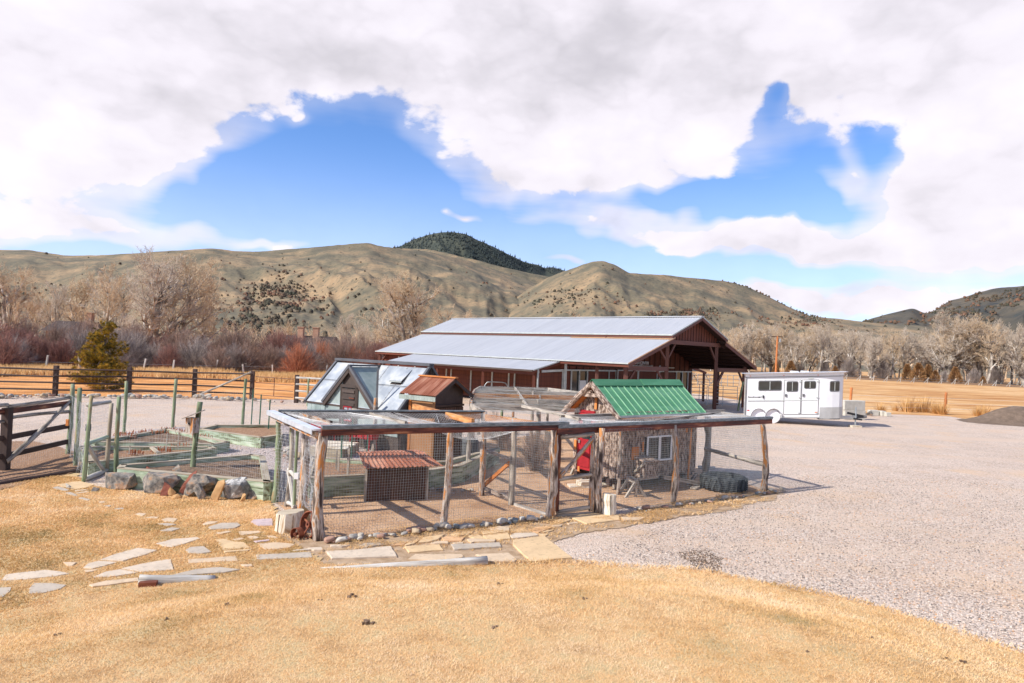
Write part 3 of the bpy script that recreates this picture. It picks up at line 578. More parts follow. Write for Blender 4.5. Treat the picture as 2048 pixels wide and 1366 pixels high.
def selA(t, s, a, b, r, H):
    az = H[4][0, 0]+(H[4][0, -1]-H[4][0, 0])*s
    u = 1024+F*np.tan(az); z = H[2][a.astype(int), b.astype(int)]; x = H[0][a.astype(int), b.astype(int)]; y = H[1][a.astype(int), b.astype(int)]
    v = 690+(u-735)*.040-(z-CH)/y*F
    c = np.exp(-((u-505-(650-v)*.35)/60)**2-((v-632)/48)**2)*.62+np.exp(-((u-560)/60)**2-((v-580)/35)**2)*.35+np.exp(-((u-620)/90)**2-((v-620)/40)**2)*.10+np.exp(-((u-80)/40)**2-((v-580)/8)**2)*.8+.006
    return r.random(len(t)) < c*(.3+1.2*(fbm(s*60, t*22, 3) > .5))
cone_scatter('juniper_scrub', HA, 52000, selA, (.9, 3.6), 'juniper', 5, 'dark junipers and brush dotted over the tan hillside', 12, 'blob')
def selB(t, s, a, b, r, H):
    az = H[4][0, 0]+(H[4][0, -1]-H[4][0, 0])*s; u = 1024+F*np.tan(az); z = H[2][a.astype(int), b.astype(int)]; y = H[1][a.astype(int), b.astype(int)]
    v = 690+(u-735)*.040-(z-CH)/y*F
    c = np.exp(-((u-1150)/70)**2-((v-600)/22)**2)*.22+np.exp(-((u-1370)/60)**2-((v-628)/9)**2)*.8+np.exp(-((u-1600)/70)**2-((v-645)/12)**2)*.3+(t > .97)*(u > 1440)*(u < 1640)*.5+.006
    return r.random(len(t)) < c*(.3+1.2*(fbm(s*70, t*22, 3) > .5))
cone_scatter('juniper_thicket', HB, 30000, selB, (.9, 3.0), 'juniper', 5, 'scattered dark junipers on the cone shaped hill', 13, 'blob')
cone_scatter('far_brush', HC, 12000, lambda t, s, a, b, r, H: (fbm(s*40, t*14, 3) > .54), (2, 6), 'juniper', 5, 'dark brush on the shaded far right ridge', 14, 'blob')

# ---------------------------------------------------------------- trees and shrubs
def grow(seed, H=16, r0=.32, nlimb=6, lean=.1, twig_r=.018, split=.28, thin=1.0):
    r = random.Random(seed); big = []; small = []
    def branch(p, d, L, rad_, lvl):
        n = 5 if lvl < 2 else 4 if lvl < 3 else 3; q = p; rr = rad_
        for i in range(n):
            j = (.18, .26, .34, .42)[min(lvl, 3)]
            d = (d+Vector((r.uniform(-j, j), r.uniform(-j, j), r.uniform(-j*.6, j*.6)+(.05, .10, .12, .10)[min(lvl, 3)]))).normalized()
            q2 = q+d*(L/n); r2 = max(twig_r*.6, rad_*(1-(i+1)/n*(.62 if lvl else .45)))
            (big if rr > .045 else small).append((tuple(q), tuple(q2), rr, r2)); rr = r2
            t = (i+1)/n
            if lvl < 4 and (lvl > 0 or t > split):
                k = (2, 2, 2, 2)[min(lvl, 3)] if i < n-1 else 3
                if lvl == 3: k = 2
                for _ in range(k):
                    if r.random() > thin: continue
                    ang = r.uniform(.45, 1.05); ax = Vector((r.uniform(-1, 1), r.uniform(-1, 1), r.uniform(-.2, .4)))
                    dd = (d*math.cos(ang)+(ax-d*ax.dot(d)).normalized()*math.sin(ang)).normalized()
                    branch(q2, dd, L*r.uniform(.42, .66)*(1-.25*t), max(twig_r, r2*r.uniform(.5, .75)), lvl+1)
            q = q2
    nst = 1 if nlimb < 5 else 2
    for s_ in range(nst):
        a = r.uniform(0, 6.28); branch(Vector((.3*s_, 0, -.2)), Vector((math.cos(a)*(lean+.18*s_), math.sin(a)*(lean+.18*s_), 1)).normalized(), H*.62, r0*(1-.25*s_), 0)
    def pack(L_, sides):
        A = np.array([(*a, *b) for a, b, _, _ in L_]); R1 = np.array([c for _, _, c, _ in L_]); R2 = np.array([c for _, _, _, c in L_])
        return segs(A[:, :3], A[:, 3:], R1, R2, sides)
    zmax = max(b[2] for _, b, _, _ in small); s = H/zmax
    V1, F1 = pack(big, 6); V2, F2 = pack(small, 3); return V1*s, F1, V2*s, F2
TREE = []
def tree_proto(seed, **k):
    V1, F1, V2, F2 = grow(seed, **k)
    a = bpy.data.meshes.new; o1 = mesh_np('trunk', V1, F1, 'bough'); o2 = mesh_np('crown', V2, F2, 'twig' if seed % 3 else 'twig_pale')
    m1, m2 = o1.data, o2.data; bpy.data.objects.remove(o1); bpy.data.objects.remove(o2); TREE.append((m1, m2, k.get('H', 16))); return len(TREE)-1
for sd in range(7): tree_proto(100+sd, H=16, r0=.30+.03*(sd % 3), nlimb=(4, 6)[sd % 2], lean=.06+.05*(sd % 3), twig_r=.032, thin=.72)
for sd in range(2): tree_proto(200+sd, H=16, r0=.50, nlimb=6, lean=.22, twig_r=.022, split=.15, thin=.80)
def put_tree(i, x, y, h, rz, label, group=None, cat='tree', name='bare_tree', sx=1.0):
    m1, m2, H = TREE[i]; t = thing(name, label, cat, (x, y, 0), rz, group); s = h/H; t.scale = (s*sx, s*sx, s)
    a = bpy.data.objects.new('trunk', m1); b = bpy.data.objects.new('crown', m2)
    for o in (a, b): COL.objects.link(o); o.parent = t
    return t
def at(u, D, z=0):
    d = raydir(u, 700); t = D/math.hypot(d.x, d.y); return d.x*t, d.y*t
rr = random.Random(5)
g1 = 'bare cottonwoods behind the willow thicket'
left_trees = [(15, 108, 12.5, 7, 'bare cottonwood cut by the left frame edge, above the willows', .95), (60, 140, 11, 1, 'small bare tree second from the left frame edge', 1), (112, 132, 12, 2, 'thin bare tree left of the log house in the woods', .8), (150, 135, 15.5, 3, 'bare tree with pale stems left of the young pine', .9),
    (205, 120, 14.8, 0, 'bare tree rising straight behind the young pine', .9), (232, 128, 15, 5, 'slim bare tree between the pine and the tall white limbed one', .8), (292, 104, 16.2, 8, 'tall pale limbed cottonwood with a forked white crown', 1.05), (350, 108, 16, 7, 'tall dark trunked cottonwood right of the white limbed one', 1.1),
    (395, 118, 14.5, 4, 'broad bare tree beside the dark trunked cottonwood', 1), (425, 112, 13, 6, 'bare tree with a snapped dark stem at the end of the grove', 1), (818, 112, 15.6, 7, 'large spreading cottonwood rising behind the barn roof corner', 1.15), (785, 118, 15.2, 8, 'leaning many stemmed cottonwood left of the barn roof', 1.05),
    (690, 150, 10.5, 2, 'slim pale tree standing left of the barn', .8), (725, 160, 9.5, 5, 'small bare tree close to the leaning cottonwood', .8), (560, 170, 9, 1, 'low dark limbed tree behind the orange willows', 1.1), (930, 190, 15, 0, 'pale bare tree above the ridge left end of the barn', 1.1), (985, 200, 14, 3, 'bare tree top just over the barn ridge', 1), (1120, 205, 17.5, 6, 'round bare tree crown over the middle of the barn ridge', 1.3), (1180, 215, 14.5, 2, 'low bare tree crown right of the round one over the barn', 1.1), (1060, 220, 13.5, 4, 'low bare crown left of the round one over the barn', 1.1), (880, 150, 13.5, 4, 'bare tree between the spreading cottonwood and the barn ridge', .9)]
for (u, D, h, i, lb, sx) in left_trees:
    x, y = at(u, D); put_tree(i, x, y, h, rr.uniform(0, 6.28), lb, 'bare trees in the river bottom', sx=sx)
special = {6: 'taller pale cottonwood standing out above the right woods'}
k = 0
for row, (D0, n) in enumerate(((228, 44), (262, 40))):
    for j in range(n):
        u = 1392+(2150-1392)*(j+rr.uniform(.1, .9))/n; D = D0+rr.uniform(-10, 14); x, y = at(u, D); h = rr.uniform(12.5, 17)*(1.0 if u < 1850 else 1.1)
        put_tree(rr.randrange(9), x, y, h, rr.uniform(0, 6.28), 'bare cottonwood in the long row of woods beyond the pale field', 'bare cottonwoods beyond the pale field', sx=rr.uniform(.75, 1.1))
for u, D, h, i, lb in ((1895, 222, 20.5, 8, 'tallest white limbed cottonwood standing above the woods at right'), (1955, 226, 19, 7, 'second tallest pale cottonwood, right of the tallest one'), (1545, 232, 16.5, 8, 'leaning dark limbed cottonwood behind the orange utility pole')):
    x, y = at(u, D); put_tree(i, x, y, h, rr.uniform(0, 6.28), lb, sx=1.1)
# the woods behind, one mass nobody could count
def mass(name, spots, label, idx=(0, 2, 4), mt='twig'):
    Vs, Fs, off = [], [], 0
    for (x, y, h, i, a, keep) in spots:
        m2 = TREE[i][1]; m1 = TREE[i][0]
        for me, kk in ((m2, keep), (m1, 1.0)):
            n = len(me.vertices); V = np.empty(n*3, np.float32); me.vertices.foreach_get('co', V); V = V.reshape(-1, 6, 3) if me is m2 else V.reshape(-1, 12, 3)
            ns = V.shape[0]; sel = np.arange(ns) if kk >= 1 else np.sort(RNG.choice(ns, int(ns*kk), replace=False)); V = V[sel]; sd = V.shape[1]//2
            c, s_ = math.cos(a), math.sin(a); sc_ = h/TREE[i][2]; W = V.copy(); W[..., 0] = (V[..., 0]*c-V[..., 1]*s_)*sc_+x; W[..., 1] = (V[..., 0]*s_+V[..., 1]*c)*sc_+y; W[..., 2] = V[..., 2]*sc_
            base = (np.arange(len(sel))*2*sd)[:, None]; W = W.reshape(-1, 3)
            for q in range(sd):
                p_ = (q+1) % sd; Fs.append(off+base+np.array([[q, p_, sd+p_, sd+q]]))
            Vs.append(W); off += len(W)
    return tagset(mesh_np(name, np.concatenate(Vs), np.concatenate(Fs), mt), label, None, None, 'stuff')
spots = []
for j in range(40):
    u = 1380+780*(j+.5)/40; x, y = at(u, rr.uniform(285, 360)); spots.append((x, y, rr.uniform(14, 18.5), rr.randrange(7), rr.uniform(0, 6), .10))
for j in range(22):
    u = 440+420*(j+.5)/22; x, y = at(u, rr.uniform(200, 260)); spots.append((x, y, rr.uniform(9, 12), rr.randrange(7), rr.uniform(0, 6), .10))
for j in range(14):
    u = -60+500*(j+.5)/14; x, y = at(u, rr.uniform(150, 185)); spots.append((x, y, rr.uniform(9, 13), rr.randrange(7), rr.uniform(0, 6), .10))
for j in range(12):
    u = 860+520*(j+.5)/12; x, y = at(u, rr.uniform(230, 280)); spots.append((x, y, rr.uniform(12, 14), rr.randrange(7), rr.uniform(0, 6), .10))
mass('bare_woods', spots, 'distant bare woods behind the front row of cottonwoods')

def shrub_mesh(seed, mt, n=230, H=4.2, R=2.3, twigs=5, r0=.022, name='stems'):
    r = np.random.default_rng(seed); P, Q, A, B, T = [], [], [], [], []
    for i in range(n):
        a = r.random()*6.28; out = r.random()**.6; b = np.array([math.cos(a)*R*.45*r.random()*out, math.sin(a)*R*.45*r.random()*out, 0]); L = H*(.75+.3*r.random())*(1-.22*out)
        tip = np.array([math.cos(a)*R*out, math.sin(a)*R*out, L*(1-.80*out**2.6)]); k = 4; pts = [b]
        for j in range(1, k+1):
            t = j/k; p = b*(1-t)+tip*t; p[2] = tip[2]*t**.8; p[:2] = b[:2]+(tip[:2]-b[:2])*t**1.35; p += (r.random(3)-.5)*.18*t*R*.5; pts.append(p)
        tt = r.random()
        for j in range(k):
            P.append(pts[j]); Q.append(pts[j+1]); A.append(r0*(1-j/k*.6)); B.append(r0*(1-(j+1)/k*.6)); T.append(tt)
            if j >= 1:
                for _ in range(twigs):
                    s = r.random(); q0 = pts[j]*(1-s)+pts[j+1]*s; d = (pts[j+1]-pts[j]); d = d/np.linalg.norm(d)+(r.random(3)-.5)*1.5; d[2] += .25; d /= np.linalg.norm(d)
                    P.append(q0); Q.append(q0+d*H*(.07+.11*r.random())); A.append(r0*.45); B.append(r0*.2); T.append(tt)
    V, Fc = segs(np.array(P), np.array(Q), np.array(A), np.array(B), 3); T = np.repeat(np.array(T), 6)
    o = mesh_np(name, V, Fc, mt, tint=T); me = o.data; bpy.data.objects.remove(o); return me
def put(me, name, label, cat, x, y, z=0, s=1.0, rz=0.0, group=None, sz=None):
    o = bpy.data.objects.new(name, me); COL.objects.link(o); o.location = (x, y, z); o.scale = (s, s, sz or s); o.rotation_euler = (0, 0, rz); return tagset(o, label, cat, group)
W = {c: [shrub_mesh(30+i*7+j, 'willow_'+c) for j in range(2)] for i, c in enumerate(('red', 'brown', 'grey', 'orange'))}
names = {'red': 'dark red', 'brown': 'brown', 'grey': 'grey stemmed', 'orange': 'bright orange'}
def willow(u, D, c, h):
    x, y = at(u, D); s = h/4.2
    put(rr.choice(W[c]), 'willow_shrub', '%s leafless willow in the thicket along the left field edge' % names[c], 'shrub', x, y, 0, s*rr.uniform(1.0, 1.35), rr.uniform(0, 6.28), 'leafless willows, '+names[c], s)
for j in range(26):
    u = -50+820*(j+rr.random())/26; willow(u, rr.uniform(84, 92), rr.choice(('red', 'brown', 'brown', 'brown', 'grey')), rr.uniform(4.0, 5.2))
for j in range(32):
    u = -40+800*(j+rr.random())/26; willow(u, rr.uniform(72, 80), 'orange' if 590 < u < 740 and rr.random() < .65 else rr.choice(('grey', 'brown', 'grey', 'red', 'brown')), rr.uniform(2.8, 4.2))
for j in range(14):
    u = 760+640*(j+rr.random())/14; willow(u, rr.uniform(90, 110), rr.choice(('brown', 'grey', 'red')), rr.uniform(3.2, 4.2))
for u, D, h in ((1650, 226, 5), (1700, 224, 6), (1765, 222, 5.5), (1950, 220, 4), (1600, 228, 4), (1990, 226, 5), (1890, 218, 3), (1480, 226, 4.5)):
    x, y = at(u, D); put(W['grey'][0], 'thicket_shrub', 'dark leafless bush at the foot of the far cottonwoods', 'shrub', x, y, 0, h/4.2*1.0, rr.uniform(0, 6), 'dark bushes under the far cottonwoods', h/4.2)

def leaf_cloud(n, shape, size, seed, jit=.5, up=.2):
    """n small pointed leaves spread through a volume given by shape(r)->(centre, outward dir)"""
    r = np.random.default_rng(seed); C, D = shape(r, n); S = size*(.6+.8*r.random((n, 1)))
    D = D+(r.random((n, 3))-.5)*2*jit; D[:, 2] += up; D /= np.linalg.norm(D, axis=1, keepdims=True)
    X = np.cross(D, r.random((n, 3))-.5); X /= np.linalg.norm(X, axis=1, keepdims=True)+1e-9
    V = np.stack([C-X*S*.12, C+X*S*.12, C+D*S], 1).reshape(-1, 3); Fc = np.arange(3*n).reshape(-1, 3); T = np.repeat(r.random(n), 3); return V, Fc, T
# young ponderosa pine
def make_pine():
    base = G(205, 781); t = thing('pine_tree', 'young yellow green pine standing behind the brown rail fence', 'tree', base)
    r = np.random.default_rng(21); H = 4.35; b = MB(); b.tube([(0, 0, 0), (.03, 0, 1.5), (-.02, .02, 3), (0, 0, H-.1)], [.10, .08, .05, .015], 8, True, .05)
    P, Q, A, C, D = [], [], [], [], []
    for w in range(17):
        z = .10+w*(H-.30)/17; L = 1.55*(1-(z/H)**1.35)+.16; nb = 7 if w < 13 else 5
        for k_ in range(nb):
            a = r.random()*6.28; LL = L*(.7+.45*r.random()); el = .18+.5*z/H; tip = np.array([math.cos(a)*LL, math.sin(a)*LL, z+LL*el]); b0 = np.array([0, 0, z])
            midp = b0*.5+tip*.5-np.array([0, 0, .08*LL]); P += [b0, midp]; Q += [midp, tip]; A += [.022, .014]
            for s in np.linspace(.30, 1, max(3, int(LL*6))):
                p = (b0*(1-s)+tip*s)+(r.random(3)-.5)*.10; p[2] -= .07*LL*math.sin(math.pi*s); C.append(p); D.append((tip-b0)/LL)
                for _ in range(2):
                    q = p+np.array([(r.random()-.5)*.5*LL*.6, (r.random()-.5)*.5*LL*.6, (r.random()-.2)*.16]); C.append(q); D.append((q-b0)/np.linalg.norm(q-b0))
    C = np.array(C); D = np.array(D)
    V, Fc = segs(np.array(P), np.array(Q), np.array(A), np.array(A)*.6, 4); b.build('trunk', 'bough', t, local=True); mesh_np('branches', V, Fc, 'bough', t)
    C = np.concatenate([C, C+(r.random(C.shape)-.5)*.16]); D = np.concatenate([D, D]); m_ = len(C); per = 30; idx = np.repeat(np.arange(m_), per); n = len(idx)
    dirs = r.normal(size=(n, 3)); dirs /= np.linalg.norm(dirs, axis=1, keepdims=True); dirs = dirs*.9+D[idx]*.6+np.array([0, 0, .45]); dirs /= np.linalg.norm(dirs, axis=1, keepdims=True)
    X = np.cross(dirs, r.random((n, 3))-.5); X /= np.linalg.norm(X, axis=1, keepdims=True); S = .13*(.7+.6*r.random((n, 1))); c = C[idx]+dirs*.02
    V = np.stack([c-X*.006, c+X*.006, c+dirs*S], 1).reshape(-1, 3); T = np.repeat(np.repeat(r.random(m_), per), 3)
    o = mesh_np('crown', V, np.arange(3*n).reshape(-1, 3), 'needles', t, tint=T); tagset(o, kind='stuff')
make_pine()
def juniper_mesh(seed, H=3, R=1.0):
    def shp(r, n):
        z = r.random(n)**.8; a = r.random(n)*6.28; rad_ = R*(1-z**1.6)*(.65+.35*r.random(n)); c = np.stack([rad_*np.cos(a), rad_*np.sin(a), z*H+.05], 1)
        return c, np.stack([np.cos(a), np.sin(a), np.ones(n)*.7], 1)
    V, Fc, T = leaf_cloud(1800, shp, .42, seed, .5); o = mesh_np('juniper', V, Fc, 'juniper_orange', tint=T); me = o.data; bpy.data.objects.remove(o); return me
JM = [juniper_mesh(61), juniper_mesh(62, 3, 1.3)]
for u, D, h, lb in ((1553, 210, 5, 'rusty brown juniper left of the utility pole above the trailer'), (1583, 212, 6, 'rusty brown juniper right behind the utility pole'), (1816, 206, 6.5, 'broad rusty juniper, leftmost of the group before the woods'), (1838, 204, 7, 'narrow pointed dark orange juniper before the woods'), (1858, 208, 6.5, 'juniper next to the narrow pointed one, before the woods'), (1912, 204, 6, 'broad dark juniper standing alone at the edge of the woods'), (1872, 206, 4.5, 'short reddish juniper in the middle of the group'), (1968, 208, 3, 'smallest rusty juniper near the right frame edge'), (1672, 212, 4.5, 'rusty juniper just right of the trailer roof')):
    x, y = at(u, D); put(rr.choice(JM), 'juniper_tree', lb, 'tree', x, y, 0, h/3*.62, rr.uniform(0, 6), None)
# dry tufts by the yard edge
def tuft_mesh(seed, n=160, H=.7, R=.35, mt='dry_tuft', w=.012):
    r = np.random.default_rng(seed); a = r.random(n)*6.28; o_ = r.random(n); b = np.stack([np.cos(a)*o_*R*.5, np.sin(a)*o_*R*.5, np.zeros(n)], 1)
    tip = b+np.stack([np.cos(a)*o_*R, np.sin(a)*o_*R, H*(.5+.6*r.random(n))], 1)+(r.random((n, 3))-.5)*.12; s = np.stack([-np.sin(a), np.cos(a), np.zeros(n)], 1)*w
    V = np.stack([b-s, b+s, tip], 1).reshape(-1, 3); T = np.repeat(r.random(n), 3); o = mesh_np('tuft', V, np.arange(3*n).reshape(-1, 3), mt, tint=T); me = o.data; bpy.data.objects.remove(o); return me
TM = [tuft_mesh(71), tuft_mesh(72)]
for u, v, s in ((1762, 826, 1.2), (1815, 824, 1.8), (1832, 823, 1.3), (1847, 824, 1.9), (1870, 827, 1.4), (1884, 829, 1.5), (1955, 832, 1.2), (1968, 833, 1.3), (1790, 822, .9), (2020, 838, 1.1)):
    p = G(u, v); put(rr.choice(TM), 'grass_tuft', 'tall dry tuft of grass at the far edge of the gravel yard', 'grass tuft', p.x, p.y, 0, s*1.3, rr.uniform(0, 6), 'dry grass tufts along the wire fence', s)

# rank pale grass along the ditch under the willows
def rank_grass():
    r = np.random.default_rng(91); n = 26000; u = -60+860*r.random(n); D = 63+9*r.random(n)+2*np.sin(u*.02); d = np.stack([(u-1024)/F, np.ones(n)], 1); d /= np.linalg.norm(d, axis=1, keepdims=True)
    x = d[:, 0]*D; y = d[:, 1]*D; ok = fbm(x*.35, y*.35, 3) > .44; x = x[ok]; y = y[ok]; n = len(x); h = .35+.5*r.random(n); a = r.random(n)*6.28; b = np.stack([x, y, np.zeros(n)], 1); s_ = np.stack([np.ones(n), np.zeros(n), np.zeros(n)], 1)*(.03+.03*r.random((n, 1)))
    t = b+np.stack([np.cos(a)*.2, np.sin(a)*.2, h], 1); V = np.stack([b-s_, b+s_, t], 1).reshape(-1, 3); tagset(mesh_np('tall_field_grass', V, np.arange(3*n).reshape(-1, 3), 'dry_tuft', tint=np.repeat(r.random(n), 3)), 'tall tan grass along the ditch before the willows', None, None, 'stuff')
rank_grass()

# ---------------------------------------------------------------- the barn
BO = Vector((12.334, 44.374, 0)); BT = .7952
ba = Vector((-math.sin(BT), math.cos(BT), 0)); bb = Vector((math.cos(BT), math.sin(BT), 0))
def BP(a, b, z=0): return BO+ba*a+bb*b+Vector((0, 0, z))
def barn_b(u, a0):      # distance along the gable for an image column, used when laying out the wall bays
    d = raydir(u, 740); k = Vector((d.x, d.y, 0)); P = BP(a0, 0); # solve P+bb*b parallel to k
    return -(P.x*k.y-P.y*k.x)/(bb.x*k.y-bb.y*k.x)
barn = thing('barn', 'long red brown riding barn with stepped grey metal roofs', 'barn', tuple(BO))
LEN = 24.9
def roof_z(b):
    b = abs(b)
    return 6.16-b*(6.16-4.83)/3.54 if b <= 3.54 else 4.66-(b-3.3)*(4.66-3.0)/(8.15-3.3)
def corr_panel(x0, x1, s0, s1, z0, z1, pitch=.19, amp=.018):
    """corrugated sheet: x along the eave, s down the slope"""
    n = int((x1-x0)/pitch*4); b = MB(); vs = []; gs = []; fs = []
    for i in range(n+1):
        x = x0+(x1-x0)*i/n; h = amp*(0, 1, 0, -1)[i % 4]
        for (s, z) in ((s0, z0), (s1, z1)):
            vs.append((x, s, z+h)); gs.append((s*2, x, 0))
    for i in range(n): fs.append((2*i, 2*i+1, 2*i+3, 2*i+2))
    b.add(vs, fs, gs); return b
def barn_roof_run(name, b0, z0, b1, z1, a0, a1):
    n = round((a1-a0)/.96); w = (a1-a0)/n; pb = corr_panel(0, w, 0, 1, 0, 0, pitch=w/5)
    me = None
    for i in range(n):
        p0 = BP(a0+i*w, b0, z0)-BO; e = ba*w/w; sl = (bb*(b1-b0)+Vector((0, 0, z1-z0)))
        if me is None:
            o = pb.build('roof_panel', 'barn_roof', barn, local=True); me = o.data
            for v in me.vertices:
                c = v.co.copy(); v.co = ba*c.x+sl*c.y+Vector((0, 0, c.z))
        else:
            o = bpy.data.objects.new('roof_panel', me); COL.objects.link(o); o.parent = barn
        o.location = p0
for s in (-1, 1):
    barn_roof_run('upper', 0, 6.18, s*3.56, 4.85, 0, LEN)
    barn_roof_run('lower', s*3.3, 4.68, s*8.17, 3.02, 0, LEN)
def bbeam(name, p, q, w, h, m='barn_post', parent=barn, up=(0, 0, 1)): return MB().beam(p, q, w, h, up).build(name, m, parent)
# ridge cap, fascias, soffit boards
bbeam('ridge_cap', BP(-.02, 0, 6.20), BP(LEN, 0, 6.20), .36, .05, 'barn_roof')
for s in (-1, 1):
    bbeam('eave_board', BP(0, s*3.50, 4.74), BP(LEN, s*3.50, 4.74), .05, .18, 'barn_post'); bbeam('eave_board', BP(0, s*8.1, 2.89), BP(LEN, s*8.1, 2.89), .05, .20, 'barn_red')
    bbeam('eave_trim', BP(0, s*3.575, 4.83), BP(LEN, s*3.575, 4.83), .03, .08, 'trim_metal'); bbeam('eave_trim', BP(0, s*8.185, 3.0), BP(LEN, s*8.185, 3.0), .03, .07, 'trim_metal')
    for a in (0.02, LEN-.05):
        bbeam('rake_board', BP(a, 0, 6.04), BP(a, s*3.56, 4.71), .05, .20); bbeam('rake_trim', BP(a-.03, 0, 6.16), BP(a-.03, s*3.56, 4.83), .04, .07, 'trim_metal')
        bbeam('rake_board', BP(a, s*3.3, 4.54), BP(a, s*8.15, 2.88), .05, .24); bbeam('rake_trim', BP(a-.03, s*3.3, 4.67), BP(a-.03, s*8.17, 3.01), .04, .06, 'rust_edge')
    # rust streak strip where the lower roof tucks under the upper one
    b = MB(); b.slab([BP(.1, s*3.52, 4.625), BP(8, s*3.52, 4.625), BP(8, s*3.75, 4.55), BP(.1, s*3.75, 4.55)], .01); b.build('rust_flashing', 'rust_edge', barn)
    # clerestory strip between the two roofs
    bbeam('clerestory_board', BP(.05, s*3.34, 4.72), BP(LEN-.1, s*3.34, 4.72), .04, .22, 'barn_dark')
    # dark board lining under the roofs, with purlins
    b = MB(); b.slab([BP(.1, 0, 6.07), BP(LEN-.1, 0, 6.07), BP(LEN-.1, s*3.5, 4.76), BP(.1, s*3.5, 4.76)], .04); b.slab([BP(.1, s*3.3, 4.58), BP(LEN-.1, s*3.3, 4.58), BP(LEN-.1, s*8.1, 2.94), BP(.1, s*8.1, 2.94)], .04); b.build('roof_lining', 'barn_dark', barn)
    for k in range(7):
        q = s*(3.6+k*.72); bbeam('purlin', BP(.15, q, roof_z(q)-.21), BP(5.0, q, roof_z(q)-.21), .05, .16, 'barn_dark')
# gable boards of the open porch end
for i in range(18):
    b0 = -3.15+i*.35; b1 = b0+.345; z0 = 4.55
    b = MB(); A = [BP(.62, b0, z0), BP(.62, b1, z0), BP(.62, b1, roof_z(b1)-.1)]+([BP(.62, 0, roof_z(0)-.1)] if b0 < 0 < b1 else [])+[BP(.62, b0, roof_z(b0)-.1)]
    off = ba*(.03+.012*(i % 2)); n = len(A); b.add(A+[p+off for p in A], [tuple(range(n)), tuple(range(n, 2*n))[::-1]]+[(j, n+j, n+(j+1) % n, (j+1) % n) for j in range(n)], [(p.z, (p-BO).dot(bb), 0) for p in A]*2)
    b.build('gable_board', 'barn_red', barn)
    bt = MB(); bt.beam(BP(.605, b1, z0), BP(.605, b1, roof_z(b1)-.12), .03, .02, bb); bt.build('batten', 'barn_dark', barn)
bbeam('tie_beam', BP(.55, -3.5, 4.42), BP(.55, 3.5, 4.42), .10, .26); bbeam('tie_beam', BP(.55, 3.4, 4.45), BP(.55, 4.4, 4.30), .10, .20)
for s in (-1, 1):
    bbeam('porch_beam', BP(.55, s*3.1, 2.72), BP(.55, s*7.8, 2.72), .10, .26)
    for q, zt in ((3.15, 4.5), (7.5, 2.98)):
        bbeam('post', BP(.62, s*q, 0), BP(.62, s*q, zt), .22, .22)
    bbeam('brace', BP(.62, s*3.1, 3.3), BP(.62, s*2.2, 4.35), .09, .12); bbeam('brace', BP(.62, s*3.3, 3.3 if s < 0 else 1.6), BP(.62, s*4.3, 4.2 if s < 0 else 2.62), .09, .12)
    bbeam('brace', BP(.62, s*7.4, 1.75), BP(.62, s*6.6, 2.6), .09, .12); bbeam('brace', BP(.62, s*3.3, 1.75), BP(.62, s*4.2, 2.6), .09, .12)
    for a in (2.7,): bbeam('post', BP(a, s*7.5, 0), BP(a, s*7.5, 2.9), .18, .18)
    bbeam('girt', BP(.6, s*3.15, 4.45), BP(5.0, s*3.15, 4.45), .14, .26, 'barn_dark'); bbeam('girt', BP(.6, s*7.5, 2.78), BP(5.0, s*7.5, 2.78), .14, .22, 'barn_dark')
bbeam('post_block', BP(.50, -7.62, 1.1), BP(.50, -7.62, 2.05), .16, .06, 'barn_red')
# the closed end wall: battened boards above, framed stall panels below
A0 = 5.04; BW = 7.62
nb = 44
for i in range(nb):
    b0 = -BW+i*2*BW/nb; b1 = b0+2*BW/nb-.012; b = MB(); z0 = 2.46; d = .012*(i % 2)
    A = [BP(A0-d, b0, z0), BP(A0-d, b1, z0), BP(A0-d, b1, roof_z(b1)-.08)]+([BP(A0-d, 0, 6.0)] if b0 < 0 < b1 else [])+[BP(A0-d, b0, roof_z(b0)-.08)]
    n = len(A); off = ba*.05; b.add(A+[p+off for p in A], [tuple(range(n)), tuple(range(n, 2*n))[::-1]]+[(j, n+j, n+(j+1) % n, (j+1) % n) for j in range(n)], [(p.z, (p-BO).dot(bb), 0) for p in A]*2)
    b.build('wall_board', 'barn_red', barn)
    if i % 2: MB().beam(BP(A0-.03, b0, z0), BP(A0-.03, b0, roof_z(b0)-.1), .035, .03, bb).build('batten', 'barn_dark', barn)
# inner dark core so the wall is closed
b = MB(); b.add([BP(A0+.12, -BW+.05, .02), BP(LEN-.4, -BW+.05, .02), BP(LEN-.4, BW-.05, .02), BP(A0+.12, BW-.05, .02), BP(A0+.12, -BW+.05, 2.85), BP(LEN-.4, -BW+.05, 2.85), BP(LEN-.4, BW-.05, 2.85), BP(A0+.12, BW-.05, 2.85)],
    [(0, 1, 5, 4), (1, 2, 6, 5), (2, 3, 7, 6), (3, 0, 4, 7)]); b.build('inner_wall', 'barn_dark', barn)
U2B = lambda u: barn_b(u, A0)
def bay_panel(u0, u1, kind, z0=.15, z1=2.34, base=A0):
    c0, c1 = U2B(u0), U2B(u1)
    if kind == 'board':
        f = MB().beam(BP(base+.02, (c0+c1)/2-.001, z0), BP(base+.02, (c0+c1)/2-.001, z1), abs(c1-c0)-.02, .04, ba).build('stall_panel', 'barn_red', barn)
        for k in range(1, 8):
            z = z0+(z1-z0)*k/8; MB().beam(BP(base-.006, c0+.02, z), BP(base-.006, c1-.02, z), .012, .014, (0, 0, 1)).build('board_joint', 'barn_dark', f)
        return f
    m = {'glass': 'dark_glass', 'ply': 'plywood', 'white': 'white_paint'}[kind]
    return MB().beam(BP(base+.03, (c0+c1)/2, z0), BP(base+.03, (c0+c1)/2, z1), abs(c1-c0)-.02, .03, ba).build({'glass': 'window_pane', 'ply': 'plywood_panel', 'white': 'white_sheet'}[kind], m, barn)
